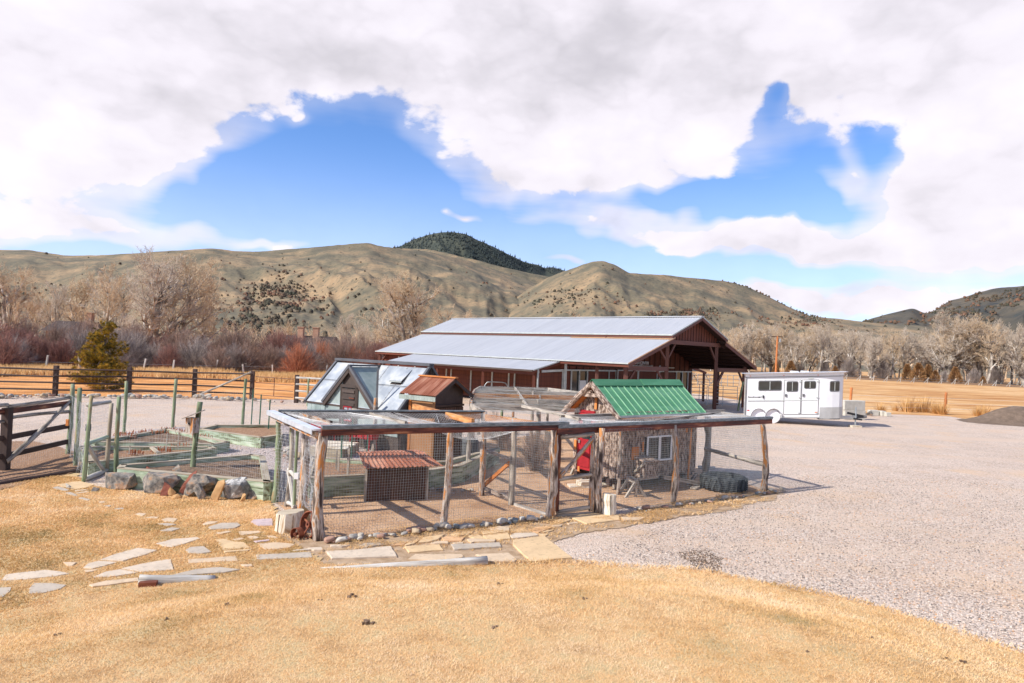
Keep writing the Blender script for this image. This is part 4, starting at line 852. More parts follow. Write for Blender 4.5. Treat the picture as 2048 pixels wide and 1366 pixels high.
def stile(u, w=.09, z0=.1, z1=2.4, off=.05):
    c = U2B(u); return MB().beam(BP(A0-off, c, z0), BP(A0-off, c, z1), w, .06, ba).build('frame_post', 'trim_metal', barn)
for u0, u1, k in ((1131, 1142, 'board'), (1143, 1157, 'glass'), (1158, 1174, 'glass'), (1174, 1216, 'board'), (1216, 1231, 'board'), (1232, 1270, 'board'), (1273, 1310, 'board'), (1311, 1317, 'board'), (1318, 1351, 'board'), (1354, 1363, 'glass'), (1365, 1374, 'ply'), (1376, 1382, 'board')): bay_panel(u0, u1, k)
bay_panel(1160, 1173, 'white', .5, 1.75, A0-.03)
for u in (1131, 1142, 1158, 1174, 1217, 1231, 1271, 1310, 1318, 1352, 1364, 1375, 1382): stile(u)
bbeam('frame_rail', BP(A0-.06, -BW, 2.40), BP(A0-.06, BW, 2.40), .05, .09, 'trim_metal'); bbeam('corner_post', BP(A0, BW, 0), BP(A0, BW, 2.9), .16, .16, 'barn_post'); bbeam('corner_post', BP(A0, -BW, 0), BP(A0, -BW, 2.9), .16, .16, 'trim_metal')
# sliding door leaves with their track
c0, c1 = U2B(1231), U2B(1311)
for a_, b_ in ((c0, (c0+c1)/2-.01), ((c0+c1)/2+.01, c1)):
    d = MB().beam(BP(A0-.13, (a_+b_)/2, .15), BP(A0-.13, (a_+b_)/2, 2.44), b_-a_, .05, ba).build('sliding_door', 'barn_red', barn)
    for p, q in (((a_, 2.44), (b_, 2.44)), ((a_, .15), (b_, .15)), ((a_+.04, .15), (a_+.04, 2.44)), ((b_-.04, .15), (b_-.04, 2.44))):
        MB().beam(BP(A0-.17, p[0], p[1]), BP(A0-.17, q[0], q[1]), .08, .04, ba).build('door_frame', 'trim_metal', d)
bbeam('door_track', BP(A0-.15, U2B(1190), 2.68), BP(A0-.15, U2B(1345), 2.68), .06, .07, 'galv_pipe'); bbeam('door_track', BP(A0-.22, U2B(1192), 2.78), BP(A0-.22, U2B(1300), 2.78), .04, .04, 'galv_pipe')
for u in (1206, 1236, 1262, 1278, 1300, 1316, 1330): bbeam('track_hanger', BP(A0-.15, U2B(u), 2.60), BP(A0-.15, U2B(u), 2.86), .05, .05, 'galv_pipe')
# sign lettering on the battened wall
fc = bpy.data.curves.new('lettering', 'FONT'); fc.body = 'EQUESTRIAN CENTER'; fc.size = .30; fc.extrude = .012; fc.align_x = 'RIGHT'; fc.materials.append(MATS['white_paint'])
o = bpy.data.objects.new('lettering', fc); COL.objects.link(o); o.parent = barn; o.location = BP(A0-.09, U2B(1295), 2.88)-BO; o.rotation_euler = (rad(90), 0, BT)
# long left wall
nbay = 9; aw = (LEN-.4-A0)/nbay
for i in range(nbay):
    a = A0+i*aw; f = MB().beam(BP(a+aw/2, -BW+.0, .15), BP(a+aw/2, -BW+.0, 2.75), .05, aw-.02, ba).build('stall_panel', 'barn_red', barn)
    for k in range(1, 9): MB().beam(BP(a+.03, -BW-.03, .15+k*.29), BP(a+aw-.03, -BW-.03, .15+k*.29), .012, .014).build('board_joint', 'barn_dark', f)
    MB().beam(BP(a+aw, -BW-.05, .1), BP(a+aw, -BW-.05, 2.7), .05, .12, ba).build('frame_post', 'trim_metal', barn)
    if i in (2, 5): MB().beam(BP(a+.55, -BW-.05, .1), BP(a+.55, -BW-.05, 2.7), .05, .12, ba).build('frame_post', 'trim_metal', barn)
b = MB(); b.add([BP(LEN-.35, -BW, 0), BP(LEN-.35, BW, 0), BP(LEN-.35, BW, 2.9), BP(LEN-.35, 3.4, 4.5), BP(LEN-.35, 0, 5.95), BP(LEN-.35, -3.4, 4.5), BP(LEN-.35, -BW, 2.9)], [tuple(range(7))]); b.build('far_end_wall', 'barn_red', barn)
MB().beam(BP(LEN/2+2.5, BW, 1.45), BP(LEN/2+2.5, BW, 1.46), 19, .05, (0, 0, 1)); bbeam('long_wall', BP(A0, BW, 1.45), BP(LEN-.4, BW, 1.45), .06, 2.9, 'barn_red')
for s in (-1,):
    bbeam('post', BP(LEN-.3, -7.95, 0), BP(LEN-.3, -7.95, 2.9), .2, .2); bbeam('brace', BP(LEN-.3, -7.9, 2.0), BP(LEN-1.2, -7.9, 2.8), .1, .1)
# lean-to along the left side
LA0, LA1 = 5.13, 19.9; LB = -8.10; LW = 2.40
def lean_run():
    n = round((LA1-LA0)/.96); w = (LA1-LA0)/n; me = None
    for i in range(n):
        if me is None:
            o = corr_panel(0, w, 0, 1, 0, 0, pitch=w/5).build('lean_to_roof_panel', 'barn_roof', barn, local=True); me = o.data; sl = bb*(-LW)+Vector((0, 0, -.56))
            for v in me.vertices: c = v.co.copy(); v.co = ba*c.x+sl*c.y+Vector((0, 0, c.z))
        else: o = bpy.data.objects.new('lean_to_roof_panel', me); COL.objects.link(o); o.parent = barn
        o.location = BP(LA0+i*w, LB, 2.93)-BO
lean_run()
bbeam('lean_to_gutter', BP(LA0, LB-LW-.03, 2.33), BP(LA1, LB-LW-.03, 2.33), .10, .10, 'gh_wood'); bbeam('lean_to_beam', BP(LA0+.1, LB-LW+.25, 2.20), BP(LA1, LB-LW+.25, 2.20), .10, .24, 'barn_red')
bbeam('rake_board', BP(LA0+.02, LB, 2.80), BP(LA0+.02, LB-LW, 2.26), .05, .16, 'barn_red'); bbeam('rake_trim', BP(LA0-.01, LB, 2.92), BP(LA0-.01, LB-LW, 2.36), .04, .07, 'trim_metal')
for a in (LA0+.15, LA0+4.6, LA0+9.2, LA1-.2): bbeam('lean_to_post', BP(a, LB-LW+.25, 0), BP(a, LB-LW+.25, 2.1), .15, .15, 'barn_red')
f = MB().beam(BP(LA0+.05, (LB-LW-BW)/2+.15, .15), BP(LA0+.05, (LB-LW-BW)/2+.15, 2.2), abs(LB-LW+BW)-.5, .05, ba).build('lean_to_end_panel', 'barn_red', barn)
for k in range(1, 8): MB().beam(BP(LA0+.015, LB-LW+.35, .15+k*.26), BP(LA0+.015, -BW-.1, .15+k*.26), .012, .014).build('board_joint', 'barn_dark', f)
for c, w in ((-BW-.12, .16), (LB-LW+.42, .10)): MB().beam(BP(LA0-.02, c, .1), BP(LA0-.02, c, 2.45), w, .07, ba).build('frame_post', 'trim_metal', barn)
MB().beam(BP(LA0-.02, LB-LW+.35, .55), BP(LA0-.02, -BW, .55), .05, .07).build('frame_rail', 'trim_metal', barn)
MB().beam(BP(LA0-.02, LB-LW+.75, 2.30), BP(LA0-.02, -BW, 2.38), .05, .14).build('frame_rail', 'trim_metal', barn)
# low lean-to on the far side, seen through the porch
b = corr_panel(0, 6, 0, 1, 0, 0, pitch=.2); o = b.build('far_lean_to_roof', 'barn_roof', barn, local=True)
for v in o.data.vertices: c = v.co.copy(); v.co = ba*c.x+(bb*2.3+Vector((0, 0, -.45)))*c.y+Vector((0, 0, c.z))
o.location = BP(A0+.2, 8.1, 2.85)-BO
bbeam('far_lean_to_beam', BP(A0+.2, 8.1, 2.72), BP(A0+.2, 10.4, 2.30), .05, .18, 'barn_red'); bbeam('far_lean_to_post', BP(A0+.3, 10.2, 0), BP(A0+.3, 10.2, 2.3), .16, .16); bbeam('far_lean_to_post', BP(A0+6, 10.2, 0), BP(A0+6, 10.2, 2.3), .16, .16)

# ---------------------------------------------------------------- horse trailer
TT = rad(-17); tp = G(1489, 843); trailer = thing('horse_trailer', 'white two axle horse trailer parked at the end of the barn', 'trailer', tuple(tp), 0)
tx = Vector((math.cos(TT), math.sin(TT), 0)); ty = Vector((-math.sin(TT), math.cos(TT), 0)); TILT = rad(3.3)
def TP(x, y, z): return tp+tx*(x*.90)+ty*y+Vector((0, 0, z-.19+x*math.sin(TILT)))
plan = [(0, .04), (.04, 0), (4.30, 0), (4.62, .02), (5.0, .075), (5.40, .19), (5.58, .33), (5.66, .55), (5.68, 1.0), (5.66, 1.45), (5.58, 1.67), (5.40, 1.81), (5.0, 1.925), (4.62, 1.98), (4.30, 2.0), (.04, 2.0), (0, 1.96)]
def tri_body(z0, z1, grow=0.0, grow1=None, pl_=plan):
    b = MB(); n = len(pl_); grow1 = grow if grow1 is None else grow1
    def P(p, g, z): cx, cy = 2.7, 1.0; return TP(p[0]+math.copysign(g, p[0]-cx), p[1]+math.copysign(g, p[1]-cy), z)
    vs = [P(p, grow, z0) for p in pl_]+[P(p, grow1, z1) for p in pl_]
    b.add(vs, [tuple(range(n))[::-1], tuple(range(n, 2*n))]+[(i, (i+1) % n, n+(i+1) % n, n+i) for i in range(n)]); return b
tri_body(.40, 2.70).build('body', 'trailer_white', trailer)
r_ = tri_body(2.70, 2.80, .03, .03).build('roof', 'trailer_white', trailer); tri_body(2.80, 2.87, .03, -.06).build('roof_edge', 'trailer_white', r_); tri_body(2.87, 2.90, -.06, -.25).build('roof_top', 'trailer_white', r_)
tri_body(2.665, 2.70, .034, .034).build('roof_trim', 'seam', trailer)
plan2 = [(4.30, -.012), (4.62, .008), (5.0, .063), (5.405, .178), (5.592, .322), (5.673, .545), (5.694, 1.0), (5.673, 1.455), (5.592, 1.68), (5.405, 1.822), (5.0, 1.937), (4.62, 1.992), (4.30, 2.012)]
def nose_strip(z0, z1, name, m):
    b = MB(); n = len(plan2); vs = [TP(*p, z0) for p in plan2]+[TP(*p, z1) for p in plan2]; b.add(vs, [(i, i+1, n+i+1, n+i) for i in range(n-1)]+[tuple(range(n))[::-1]]); return b.build(name, m, trailer)
nose_strip(.36, .98, 'nose_guard', 'trailer_silver')
MB().beam(TP(4.30, 1.0, .34), TP(5.5, 1.0, .34), 1.2, .10).build('nose_floor', 'gh_frame', trailer)
def rrect(cx, cz, w, h, r, y, n=4, frm=TP):
    pts = []
    for (sx, sz, a0) in ((1, 1, 0), (-1, 1, 90), (-1, -1, 180), (1, -1, 270)):
        for k in range(n+1):
            a = rad(a0+90*k/n); pts.append(frm(cx+sx*(w/2-r)+r*math.cos(a), y, cz+sz*(h/2-r)+r*math.sin(a)))
    return pts
def plate(pts, off):
    b = MB(); n = len(pts); b.add(pts+[p+off for p in pts], [tuple(range(n)), tuple(range(n, 2*n))[::-1]]+[(i, n+i, n+(i+1) % n, (i+1) % n) for i in range(n)]); return b
def twindow(cx, cz, w, h, r=.09, y=0.0, frm=TP, out=None, parent=trailer):
    out = out or -ty
    o = plate(rrect(cx, cz, w, h, r, y, frm=frm), out*.022).build('window', 'gh_frame', parent)
    for s in (-1, 1): plate([p+out*.024 for p in rrect(cx+s*w*.245, cz, w*.44, h*.80, r*.5, y, frm=frm)], out*.004).build('pane', 'dark_glass', o)
    MB().beam(frm(cx, y, cz-h*.42)+out*.03, frm(cx, y, cz+h*.42)+out*.03, .03, .012, out).build('window_bar', 'trim_metal', o)
    return o
twindow(1.42, 2.20, 1.36, .56)
for i, (x0, x1) in enumerate(((2.26, 3.20), (3.26, 4.20))):
    d = plate([TP(x0, 0, .60), TP(x1, 0, .60), TP(x1, 0, 2.50), TP(x0, 0, 2.50)], -ty*.02).build('door', 'trailer_white', trailer)
    for p, q in (((x0, .6), (x0, 2.5)), ((x1, .6), (x1, 2.5)), ((x0, .6), (x1, .6)), ((x0, 2.5), (x1, 2.5))): MB().beam(TP(p[0], -.022, p[1]), TP(q[0], -.022, q[1]), .022, .014, ty).build('door_seal', 'seam', d)
    twindow((x0+x1)/2-.02, 2.14 if i == 0 else 2.22, .66, .58 if i == 0 else .42, .09, -.02, parent=trailer)
    MB().beam(TP(x0+.1, -.05, 1.58), TP(x0+.1, -.05, 1.72), .10, .05, ty).build('door_latch', 'gh_frame', d)
    for z in (.68, 1.52, 2.40): MB().beam(TP(x1-.12, -.04, z), TP(x1+.02, -.04, z), .04, .03, ty).build('hinge', 'trim_metal', d)
MB().beam(TP(.15, -.02, 1.36), TP(4.15, -.02, 1.36), .03, .035).build('side_molding', 'trim_metal', trailer)
def nose_frm(x, y, z):   # x runs over the slanted nose
    p0 = Vector((4.80, .036)); p1 = Vector((5.42, .20)); p = p0.lerp(p1, x/.62); return TP(p.x, p.y, z)
no = (tx*.22-ty).normalized(); twindow(.31, 2.12, .56, .58, .08, 0, nose_frm, no)
# wheels and fenders
for x in (.80, 1.66):
    for y, near in ((.10, True), (1.78, False)):
        w = MB(); c = TP(x, y, 0); c.z = .385; w.tube([c-ty*.11, c-ty*.09, c+ty*.10, c+ty*.12], [.34, .385, .385, .33], 24); wo = w.build('wheel', 'rubber', trailer, smooth=False)
        if near: w = MB(); w.tube([c-ty*.15, c-ty*.135, c+ty*.0], [.34, .375, .39], 22, wob=.03); w.build('wheel_cover', 'cover_white', wo)
b = MB()
for x in (.80, 1.66):
    pts = [TP(x+.47*math.cos(rad(a)), -.0, .47+.47*math.sin(rad(a))) for a in range(0, 181, 15)]
    for i in range(len(pts)-1):
        p, q = pts[i], pts[i+1]; b.add([p, q, q-ty*.22, p-ty*.22, p+Vector((0, 0, .03)), q+Vector((0, 0, .03)), q-ty*.22+Vector((0, 0, .03)), p-ty*.22+Vector((0, 0, .03))], [(0, 1, 2, 3), (4, 5, 6, 7), (3, 2, 6, 7), (0, 1, 5, 4)])
b.build('fender', 'trailer_white', trailer)
b = MB()
for x in (.80, 1.66):
    pts = [TP(x+.44*math.cos(rad(a)), -.012, .42+.44*math.sin(rad(a))) for a in range(0, 181, 15)]; b.add(pts+[TP(x, -.012, .41)], [tuple(range(len(pts)))])
b.build('wheel_well', 'black_paint', trailer)
# tongue, jack, coupler
for s in (-1, 1): MB().beam(TP(4.6, 1+s*.65, .36), TP(6.5, 1+s*.06, .36), .10, .14).build('tongue_rail', 'trailer_silver', trailer)
MB().beam(TP(6.3, 1, .36), TP(6.95, 1, .38), .12, .12).tube([TP(6.85, 1, .40), TP(7.1, 1, .40)], .07, 8).build('coupler', 'gh_frame', trailer)
jk = MB(); c = TP(6.45, .85, 0); jk.tube([(c.x, c.y, .14), (c.x, c.y, 1.12)], .04, 8); jk.tube([(c.x, c.y, .5), (c.x, c.y, 1.0)], .055, 8); jk.beam((c.x-.16, c.y, .62), (c.x+.2, c.y, .66), .07, .07); jk.build('jack', 'galv_pipe', trailer); MB().beam((c.x-.45, c.y, .78), (c.x+.55, c.y, .60), .08, .12).tube([(c.x-.15, c.y-.1, .48), (c.x+.3, c.y-.1, .44)], .05, 6).build('hitch_gear', 'black_paint', trailer)
for x in (2.9, 3.5): MB().box(TP(x, .9, 2.94), (.34, .34, .09)).build('roof_vent', 'trailer_white', trailer)
plate([TP(.13, -.001, .80), TP(.26, -.001, .80), TP(.26, -.001, .85), TP(.13, -.001, .85)], -ty*.02).build('marker_light', 'marker_red', trailer)
plate([TP(4.02, -.025, .70), TP(4.16, -.025, .70), TP(4.16, -.025, .74), TP(4.02, -.025, .74)], -ty*.02).build('marker_light', 'marker_orange', trailer)
MB().tube([TP(5.47, .62, 2.5), TP(5.56, .52, 2.5)], [.09, .07], 10).build('marker_light', 'marker_red', trailer)
plate(rrect(3.75, 2.60, .30, .08, .04, 0), -ty*.03).build('step_light', 'trim_metal', trailer)
MB().beam(TP(1.05, -.04, 1.50), TP(1.05, -.04, 1.66), .07, .05, ty).build('tack_latch', 'black_paint', trailer)
MB().beam(TP(.03, 0, .45), TP(.03, 0, 2.62), .06, .06).build('rear_corner_post', 'seam', trailer)
for x in (1.15, 2.22): MB().beam(TP(x, -.004, .42), TP(x, -.004, 2.64), .008, .006, ty).build('panel_seam', 'trim_metal', trailer)
b = MB()
for k in range(34): b.box(TP(.1+k*.125, -.004, 2.62), (.014, .01, .014)); b.box(TP(.1+k*.125, -.004, .46), (.014, .01, .014))
b.build('rivets', 'trim_metal', trailer)
MB().beam(TP(.02, -.012, .43), TP(4.3, -.012, .43), .02, .07).build('lower_trim', 'trailer_silver', trailer)
for x in (.25, 2.2, 4.15): MB().beam(TP(x-.04, -.035, 2.75), TP(x+.04, -.035, 2.75), .02, .03).build('marker_light', 'marker_orange', trailer)
for txt, x, s, shear in (('Sundowner', .14, .15, .3), ('XLT', .76, .11, .2)):
    fc = bpy.data.curves.new('lettering', 'FONT'); fc.body = txt; fc.size = s; fc.extrude = .003; fc.shear = shear; fc.materials.append(MATS['black_paint'])
    o = bpy.data.objects.new('lettering', fc); COL.objects.link(o); o.parent = trailer; o.location = TP(x, -.008, 1.52)-tp; o.rotation_euler = (rad(90), -TILT, TT)
c = TP(6.45, .85, 0); tagset(MB().box((c.x, c.y, .055), (.55, .4, .11), .1).build('jack_block', 'stump_wood', loc=(0, 0, 0)), 'wooden block under the trailer jack', 'wood block')

# concrete blocks and the yard edge
def cblock(u, v, w, d, h, z, lb, rz=.25):
    p = G(u, v); b = MB(); b.box((0, 0, h/2), (w, d, h), 0); o = b.build('concrete_block', 'concrete'); o.location = (p.x, p.y, z); o.rotation_euler = (0, 0, rz); o.modifiers.new('bevel', 'BEVEL').width = .025; return tagset(o, lb, 'concrete block')
cblock(1703, 839, 1.55, .65, .60, 0, 'pale concrete block lying on the gravel under the other one'); cblock(1702, 839, 1.55, .62, .60, .605, 'pale concrete block stacked on top of the other one')
cblock(1746, 831, .62, .4, .38, 0, 'small white block next to the dark rock in the low row', .1); cblock(1764, 832, .30, .4, .36, 0, 'small square block in the middle of the low row', .1); cblock(1775, 833, .36, .3, .28, 0, 'last small grey block at the right end of the low row', .1)

# ---------------------------------------------------------------- flagstone path
path = thing('path', None, None, (0, 0, 0)); path['kind'] = 'structure'
def sub(pts, s, ox, oy): return [(ox+x/s, oy+y/s) for x, y in pts]
FL = []
def fl(c, s, ox, oy, pts): FL.append((c, sub(pts, s, ox, oy)))
a = (5.689, 0, 1080)
fl('pale', *a, [(10, 490), (60, 425), (180, 405), (520, 370), (680, 385), (790, 410), (640, 440), (300, 475)])
fl('grey', *a, [(330, 580), (385, 518), (600, 520), (755, 540), (680, 590), (500, 630), (330, 640)])
fl('grey', *a, [(-150, 590), (0, 572), (128, 565), (115, 610), (20, 685), (-150, 700)])
fl('pale', *a, [(1140, 255), (1300, 195), (1570, 120), (1790, 145), (1650, 200), (1400, 268)])
fl('pale', *a, [(945, 345), (1000, 295), (1120, 265), (1345, 280), (1180, 325), (1050, 355)])
fl('cream', *a, [(960, 370), (1120, 362), (1040, 388), (970, 398)])
fl('pale', *a, [(1050, 455), (1200, 390), (1370, 362), (1570, 400), (1300, 445)])
fl('pale', *a, [(1380, 355), (1600, 305), (1945, 245), (1975, 370), (1600, 392)])
fl('cream', *a, [(1010, 545), (1200, 500), (1570, 462), (1580, 500), (1250, 545), (1050, 565)])
fl('cream', *a, [(720, 285), (870, 285), (820, 325), (770, 325)])
FL.append(('pale', [(311, 1092), (345, 1083), (395, 1079), (400, 1082), (370, 1092), (345, 1099), (330, 1098)]))
a = (6.827, 340, 1020)
for c, p in (('grey', [(210, 585), (270, 545), (460, 530), (565, 610), (440, 630), (260, 620)]), ('gold', [(620, 430), (740, 420), (850, 455), (1010, 470), (1100, 545), (720, 580)]),
    ('gold', [(725, 595), (1130, 565), (1060, 590), (750, 615)]), ('cream', [(245, 705), (500, 690), (900, 660), (935, 725), (600, 740), (245, 760)]), ('grey', [(1170, 640), (1920, 600), (1945, 675), (1185, 710)]),
    ('grey', [(0, 935), (350, 850), (680, 820), (960, 850), (750, 890), (0, 945)]), ('cream', [(445, 220), (510, 188), (660, 185), (600, 215), (470, 238)]), ('grey', [(520, 265), (700, 210), (920, 205), (965, 240), (880, 280), (560, 295)]),
    ('pink', [(1105, 190), (1140, 158), (1395, 145), (1400, 240), (1190, 245)]), ('cream', [(610, 350), (800, 315), (830, 330), (700, 360)]), ('cream', [(925, 320), (1220, 312), (1250, 335), (1000, 372), (950, 365)]),
    ('cream', [(850, 430), (950, 405), (1020, 420), (930, 445)]), ('cream', [(1060, 390), (1150, 380), (1220, 405), (1150, 430), (1080, 415)]), ('pink', [(1140, 460), (1350, 435), (1360, 450), (1180, 475)]), ('cream', [(1250, 375), (1400, 380), (1480, 400), (1430, 415)]),
    ('cream', [(1200, 490), (1440, 470), (1710, 495), (1640, 540), (1400, 570), (1290, 565)]), ('cream', [(960, 785), (1110, 780), (1125, 805), (1020, 810)]), ('pale', [(1660, 580), (1880, 555), (1920, 570), (1700, 588)])): fl(c, *a, p)
a = (7.877, 620, 1030)
for c, p in (('pale', [(240, 610), (700, 590), (1280, 530), (1370, 690), (900, 705), (340, 725)]), ('pale', [(-40, 560), (170, 545), (215, 590), (60, 590)]), ('pale', [(320, 510), (500, 505), (640, 515), (500, 535), (330, 535)]), ('grey', [(740, 510), (880, 475), (1060, 465), (1180, 495), (900, 530)]),
    ('orange', [(1270, 515), (1350, 480), (1540, 455), (1470, 500)]), ('gold', [(1490, 500), (1580, 450), (1720, 425), (1640, 480), (1500, 515)]), ('cream', [(540, 470), (680, 455), (600, 480)])): fl(c, *a, p)
FL += [('gold', [(809, 1097), (879, 1093), (887, 1104), (818, 1109)]), ('cream', [(815, 1123), (830, 1113), (923, 1113), (928, 1118), (900, 1126)]), ('gold', [(835, 1090), (847, 1079), (889, 1073), (876, 1083), (858, 1088)]),
    ('gold', [(1141, 1038), (1193, 1024), (1237, 1033), (1240, 1043), (1173, 1051), (1161, 1046)]), ('cream', [(1243, 1038), (1292, 1038), (1280, 1044), (1247, 1045)])]
a = (6.827, 860, 1020)
for c, p in (('gold', [(1130, 440), (1560, 385), (1940, 680), (1370, 735), (1130, 500)]), ('cream', [(620, 640), (1070, 615), (1190, 715), (1150, 735), (780, 740), (770, 690)]), ('grey', [(285, 500), (950, 475), (975, 530), (330, 570)]), ('orange', [(160, 410), (230, 385), (470, 400), (430, 445), (190, 450)]),
    ('gold', [(280, 360), (340, 335), (590, 320), (540, 365), (380, 375)]), ('gold', [(520, 380), (650, 355), (765, 425), (600, 415)]), ('gold', [(715, 375), (1060, 330), (1100, 415), (960, 428), (780, 422)]), ('pale', [(1090, 380), (1160, 345), (1430, 340), (1480, 375), (1200, 410), (1125, 412)]),
    ('gold', [(690, 320), (900, 312), (1060, 322), (850, 350), (730, 358)]), ('cream', [(760, 280), (950, 245), (1085, 265), (1080, 308), (900, 303)]), ('gold', [(1110, 285), (1250, 275), (1400, 325), (1200, 330), (1110, 310)]), ('orange', [(1350, 290), (1450, 255), (1600, 245), (1660, 265), (1480, 330), (1410, 322)]),
    ('cream', [(500, 430), (560, 418), (900, 437), (880, 460), (600, 465), (560, 480)]), ('cream', [(0, 490), (100, 460), (240, 460), (250, 488), (60, 495)]), ('cream', [(300, 480), (450, 465), (450, 485), (330, 490)]), ('gold', [(1500, 335), (1600, 300), (1690, 295), (1600, 325)]),
    ('gold', [(1490, 350), (1620, 355), (1570, 380), (1495, 375)]), ('cream', [(1640, 235), (1810, 225), (1780, 250), (1680, 255)]), ('gold', [(1700, 165), (1850, 135), (1940, 155), (1830, 190), (1720, 190)]), ('cream', [(1870, 205), (2010, 185), (2020, 205), (1900, 215)])): fl(c, *a, p)
a = (6.827, 80, 940)
for c, p in (('gold', [(220, 225), (440, 185), (560, 175), (740, 225), (620, 270), (450, 290)]), ('grey', [(155, 262), (240, 245), (400, 290), (380, 315), (230, 290)]), ('grey', [(340, 335), (410, 325), (520, 375), (470, 380)]), ('grey', [(525, 410), (560, 400), (690, 430), (650, 445)]),
    ('cream', [(470, 298), (650, 284), (645, 296), (480, 318)]), ('cream', [(480, 335), (660, 308), (670, 322), (510, 348)]), ('cream', [(790, 460), (870, 445), (890, 470), (830, 478)]), ('grey', [(1000, 550), (1130, 538), (1150, 555), (1080, 565)]), ('grey', [(860, 520), (950, 505), (975, 515), (930, 530)]),
    ('cream', [(1290, 635), (1350, 612), (1450, 625), (1400, 660)]), ('cream', [(1410, 680), (1530, 665), (1620, 670), (1590, 692)]), ('cream', [(1655, 705), (1730, 680), (1880, 690), (1830, 740), (1700, 735)]), ('grey', [(1600, 765), (1750, 755), (1860, 775), (1750, 792)]), ('grey', [(1640, 860), (1800, 815), (1915, 830), (1800, 865), (1720, 865)])): fl(c, *a, p)
FW = []
for c, px in FL:
    w = [G(u, v) for u, v in px]; cen = sum(w, Vector())/len(w); pts = []
    for i in range(len(w)):
        p, q = w[i], w[(i+1) % len(w)]; k = max(1, int((q-p).length/.16)); d = (q-p).normalized(); nn = Vector((d.y, -d.x, 0))
        for j in range(k): pts.append(p.lerp(q, j/k)+nn*(random.uniform(-.012, .012) if j else 0))
    zz = float(mound(cen.x, cen.y)); top = .043+random.uniform(-.006, .006)+zz
    b = MB(); n = len(pts); inner = [p.lerp(cen, .02) for p in pts]
    b.add([(p.x, p.y, .004+zz*.6) for p in pts]+[(p.x, p.y, top-.008) for p in pts]+[(p.x, p.y, top) for p in inner], [tuple(range(2*n, 3*n))]+[(i, (i+1) % n, n+(i+1) % n, n+i) for i in range(n)]+[(n+i, n+(i+1) % n, 2*n+(i+1) % n, 2*n+i) for i in range(n)])
    b.build('flagstone', 'flag_'+c, path, local=True); FW.append([(p.x+(cen.x-p.x)*.10, p.y+(cen.y-p.y)*.10) for p in pts])

# ---------------------------------------------------------------- lawn blades and loose stones
def visible(x, y, z=0.0, mg=60):
    z = z+.4*(y < 9.5); d = np.stack([x, y, z-CH+np.zeros_like(x)], -1); f_ = d@np.array(fwd); u = 1024+F*(d@np.array(RT))/f_; v = 683-F*(d@np.array(UP))/f_
    return (u > -mg) & (u < 2048+mg) & (v < 1366+mg*2)
def blades(name, n, box, cond, label, hmin=.022, hmax=.055, w=.0048, tshift=0.0, seed=1):
    r = np.random.default_rng(seed); x = box[0]+(box[1]-box[0])*r.random(n); y = box[2]+(box[3]-box[2])*r.random(n)
    ok = visible(x, y) & cond(x, y, r); x = x[ok]; y = y[ok]
    bad = np.zeros(len(x), bool)
    for f in FW: 
        xs = [p[0] for p in f]; ys = [p[1] for p in f]; s = (x > min(xs)) & (x < max(xs)) & (y > min(ys)) & (y < max(ys)); ii = np.where(s)[0]; bad[ii[inpoly(x[ii], y[ii], f)]] = True
    x = x[~bad]; y = y[~bad]; m_ = len(x); D = np.hypot(x, y)
    h = (hmin+(hmax-hmin)*r.random(m_)**1.4)*(.75+.6*fbm(x*1.3, y*1.3, 3)); a = r.random(m_)*6.283; lean = .4+1.5*r.random(m_); ww = w*(.7+.7*r.random(m_))*np.clip(D/7, .8, 2.4); b = r.random(m_)*6.283
    z = mound(x, y)+.022; base = np.stack([x, y, z], 1); s = np.stack([np.cos(b), np.sin(b), np.zeros(m_)], 1)*ww[:, None]
    tip = base+np.stack([np.cos(a)*lean*h, np.sin(a)*lean*h, h], 1); V = np.stack([base-s, base+s, tip], 1).reshape(-1, 3)
    T = np.clip(.5+(r.random(m_)-.5)*.8+tshift+(fbm(x*.9+7, y*.9+3, 4)-.5)*1.3+(fbm(x*.28+3, y*.28+1, 3)-.5)*.9, 0, 1); T = np.repeat(T, 3)
    o = mesh_np(name, V, np.arange(3*m_).reshape(-1, 3), 'grass_blade', tint=T); return tagset(o, label, None, None, 'stuff')
FYI = lambda x: np.interp(x, _fx, _fy)
blades('lawn_grass', 900000, (-6.5, 8, 3.2, 11.3), lambda x, y, r: (y < FYI(x)+.05) & inpoly(x, y, LAWN) & (r.random(len(x)) < np.clip(6.2/np.hypot(x, y), .35, 1)), 'dry straw coloured lawn grass on the mound in front', seed=2, tshift=.10, hmin=.014, hmax=.034, w=.0038)
blades('lower_lawn_grass', 420000, (-13.5, .5, 7.5, 16.2), lambda x, y, r: (y > FYI(x)) & (inpoly(x, y, LAWN)), 'olive and tan lawn grass around the flagstones', seed=3, tshift=-.13, w=.0048, hmin=.016, hmax=.040)
SOILP = [tuple(G(u, v))[:2] for u, v in SOIL_PX]
blades('path_grass', 90000, (-5.5, 7.5, 9.5, 18.5), lambda x, y, r: inpoly(x, y, SOILP) & (fbm(x*2.2, y*2.2, 3) > .50) & (r.random(len(x)) < .55), 'sparse dead grass between the path stones', seed=4, tshift=-.12, w=.005, hmax=.045)
blades('edge_grass', 60000, (-1, 9, 7.5, 11.6), lambda x, y, r: (np.abs(y-FYI(x)-.05) < .28*fbm(x*2, y*2, 3)) , 'shaggy grass along the gravel edge', seed=5, tshift=-.1, hmax=.07)
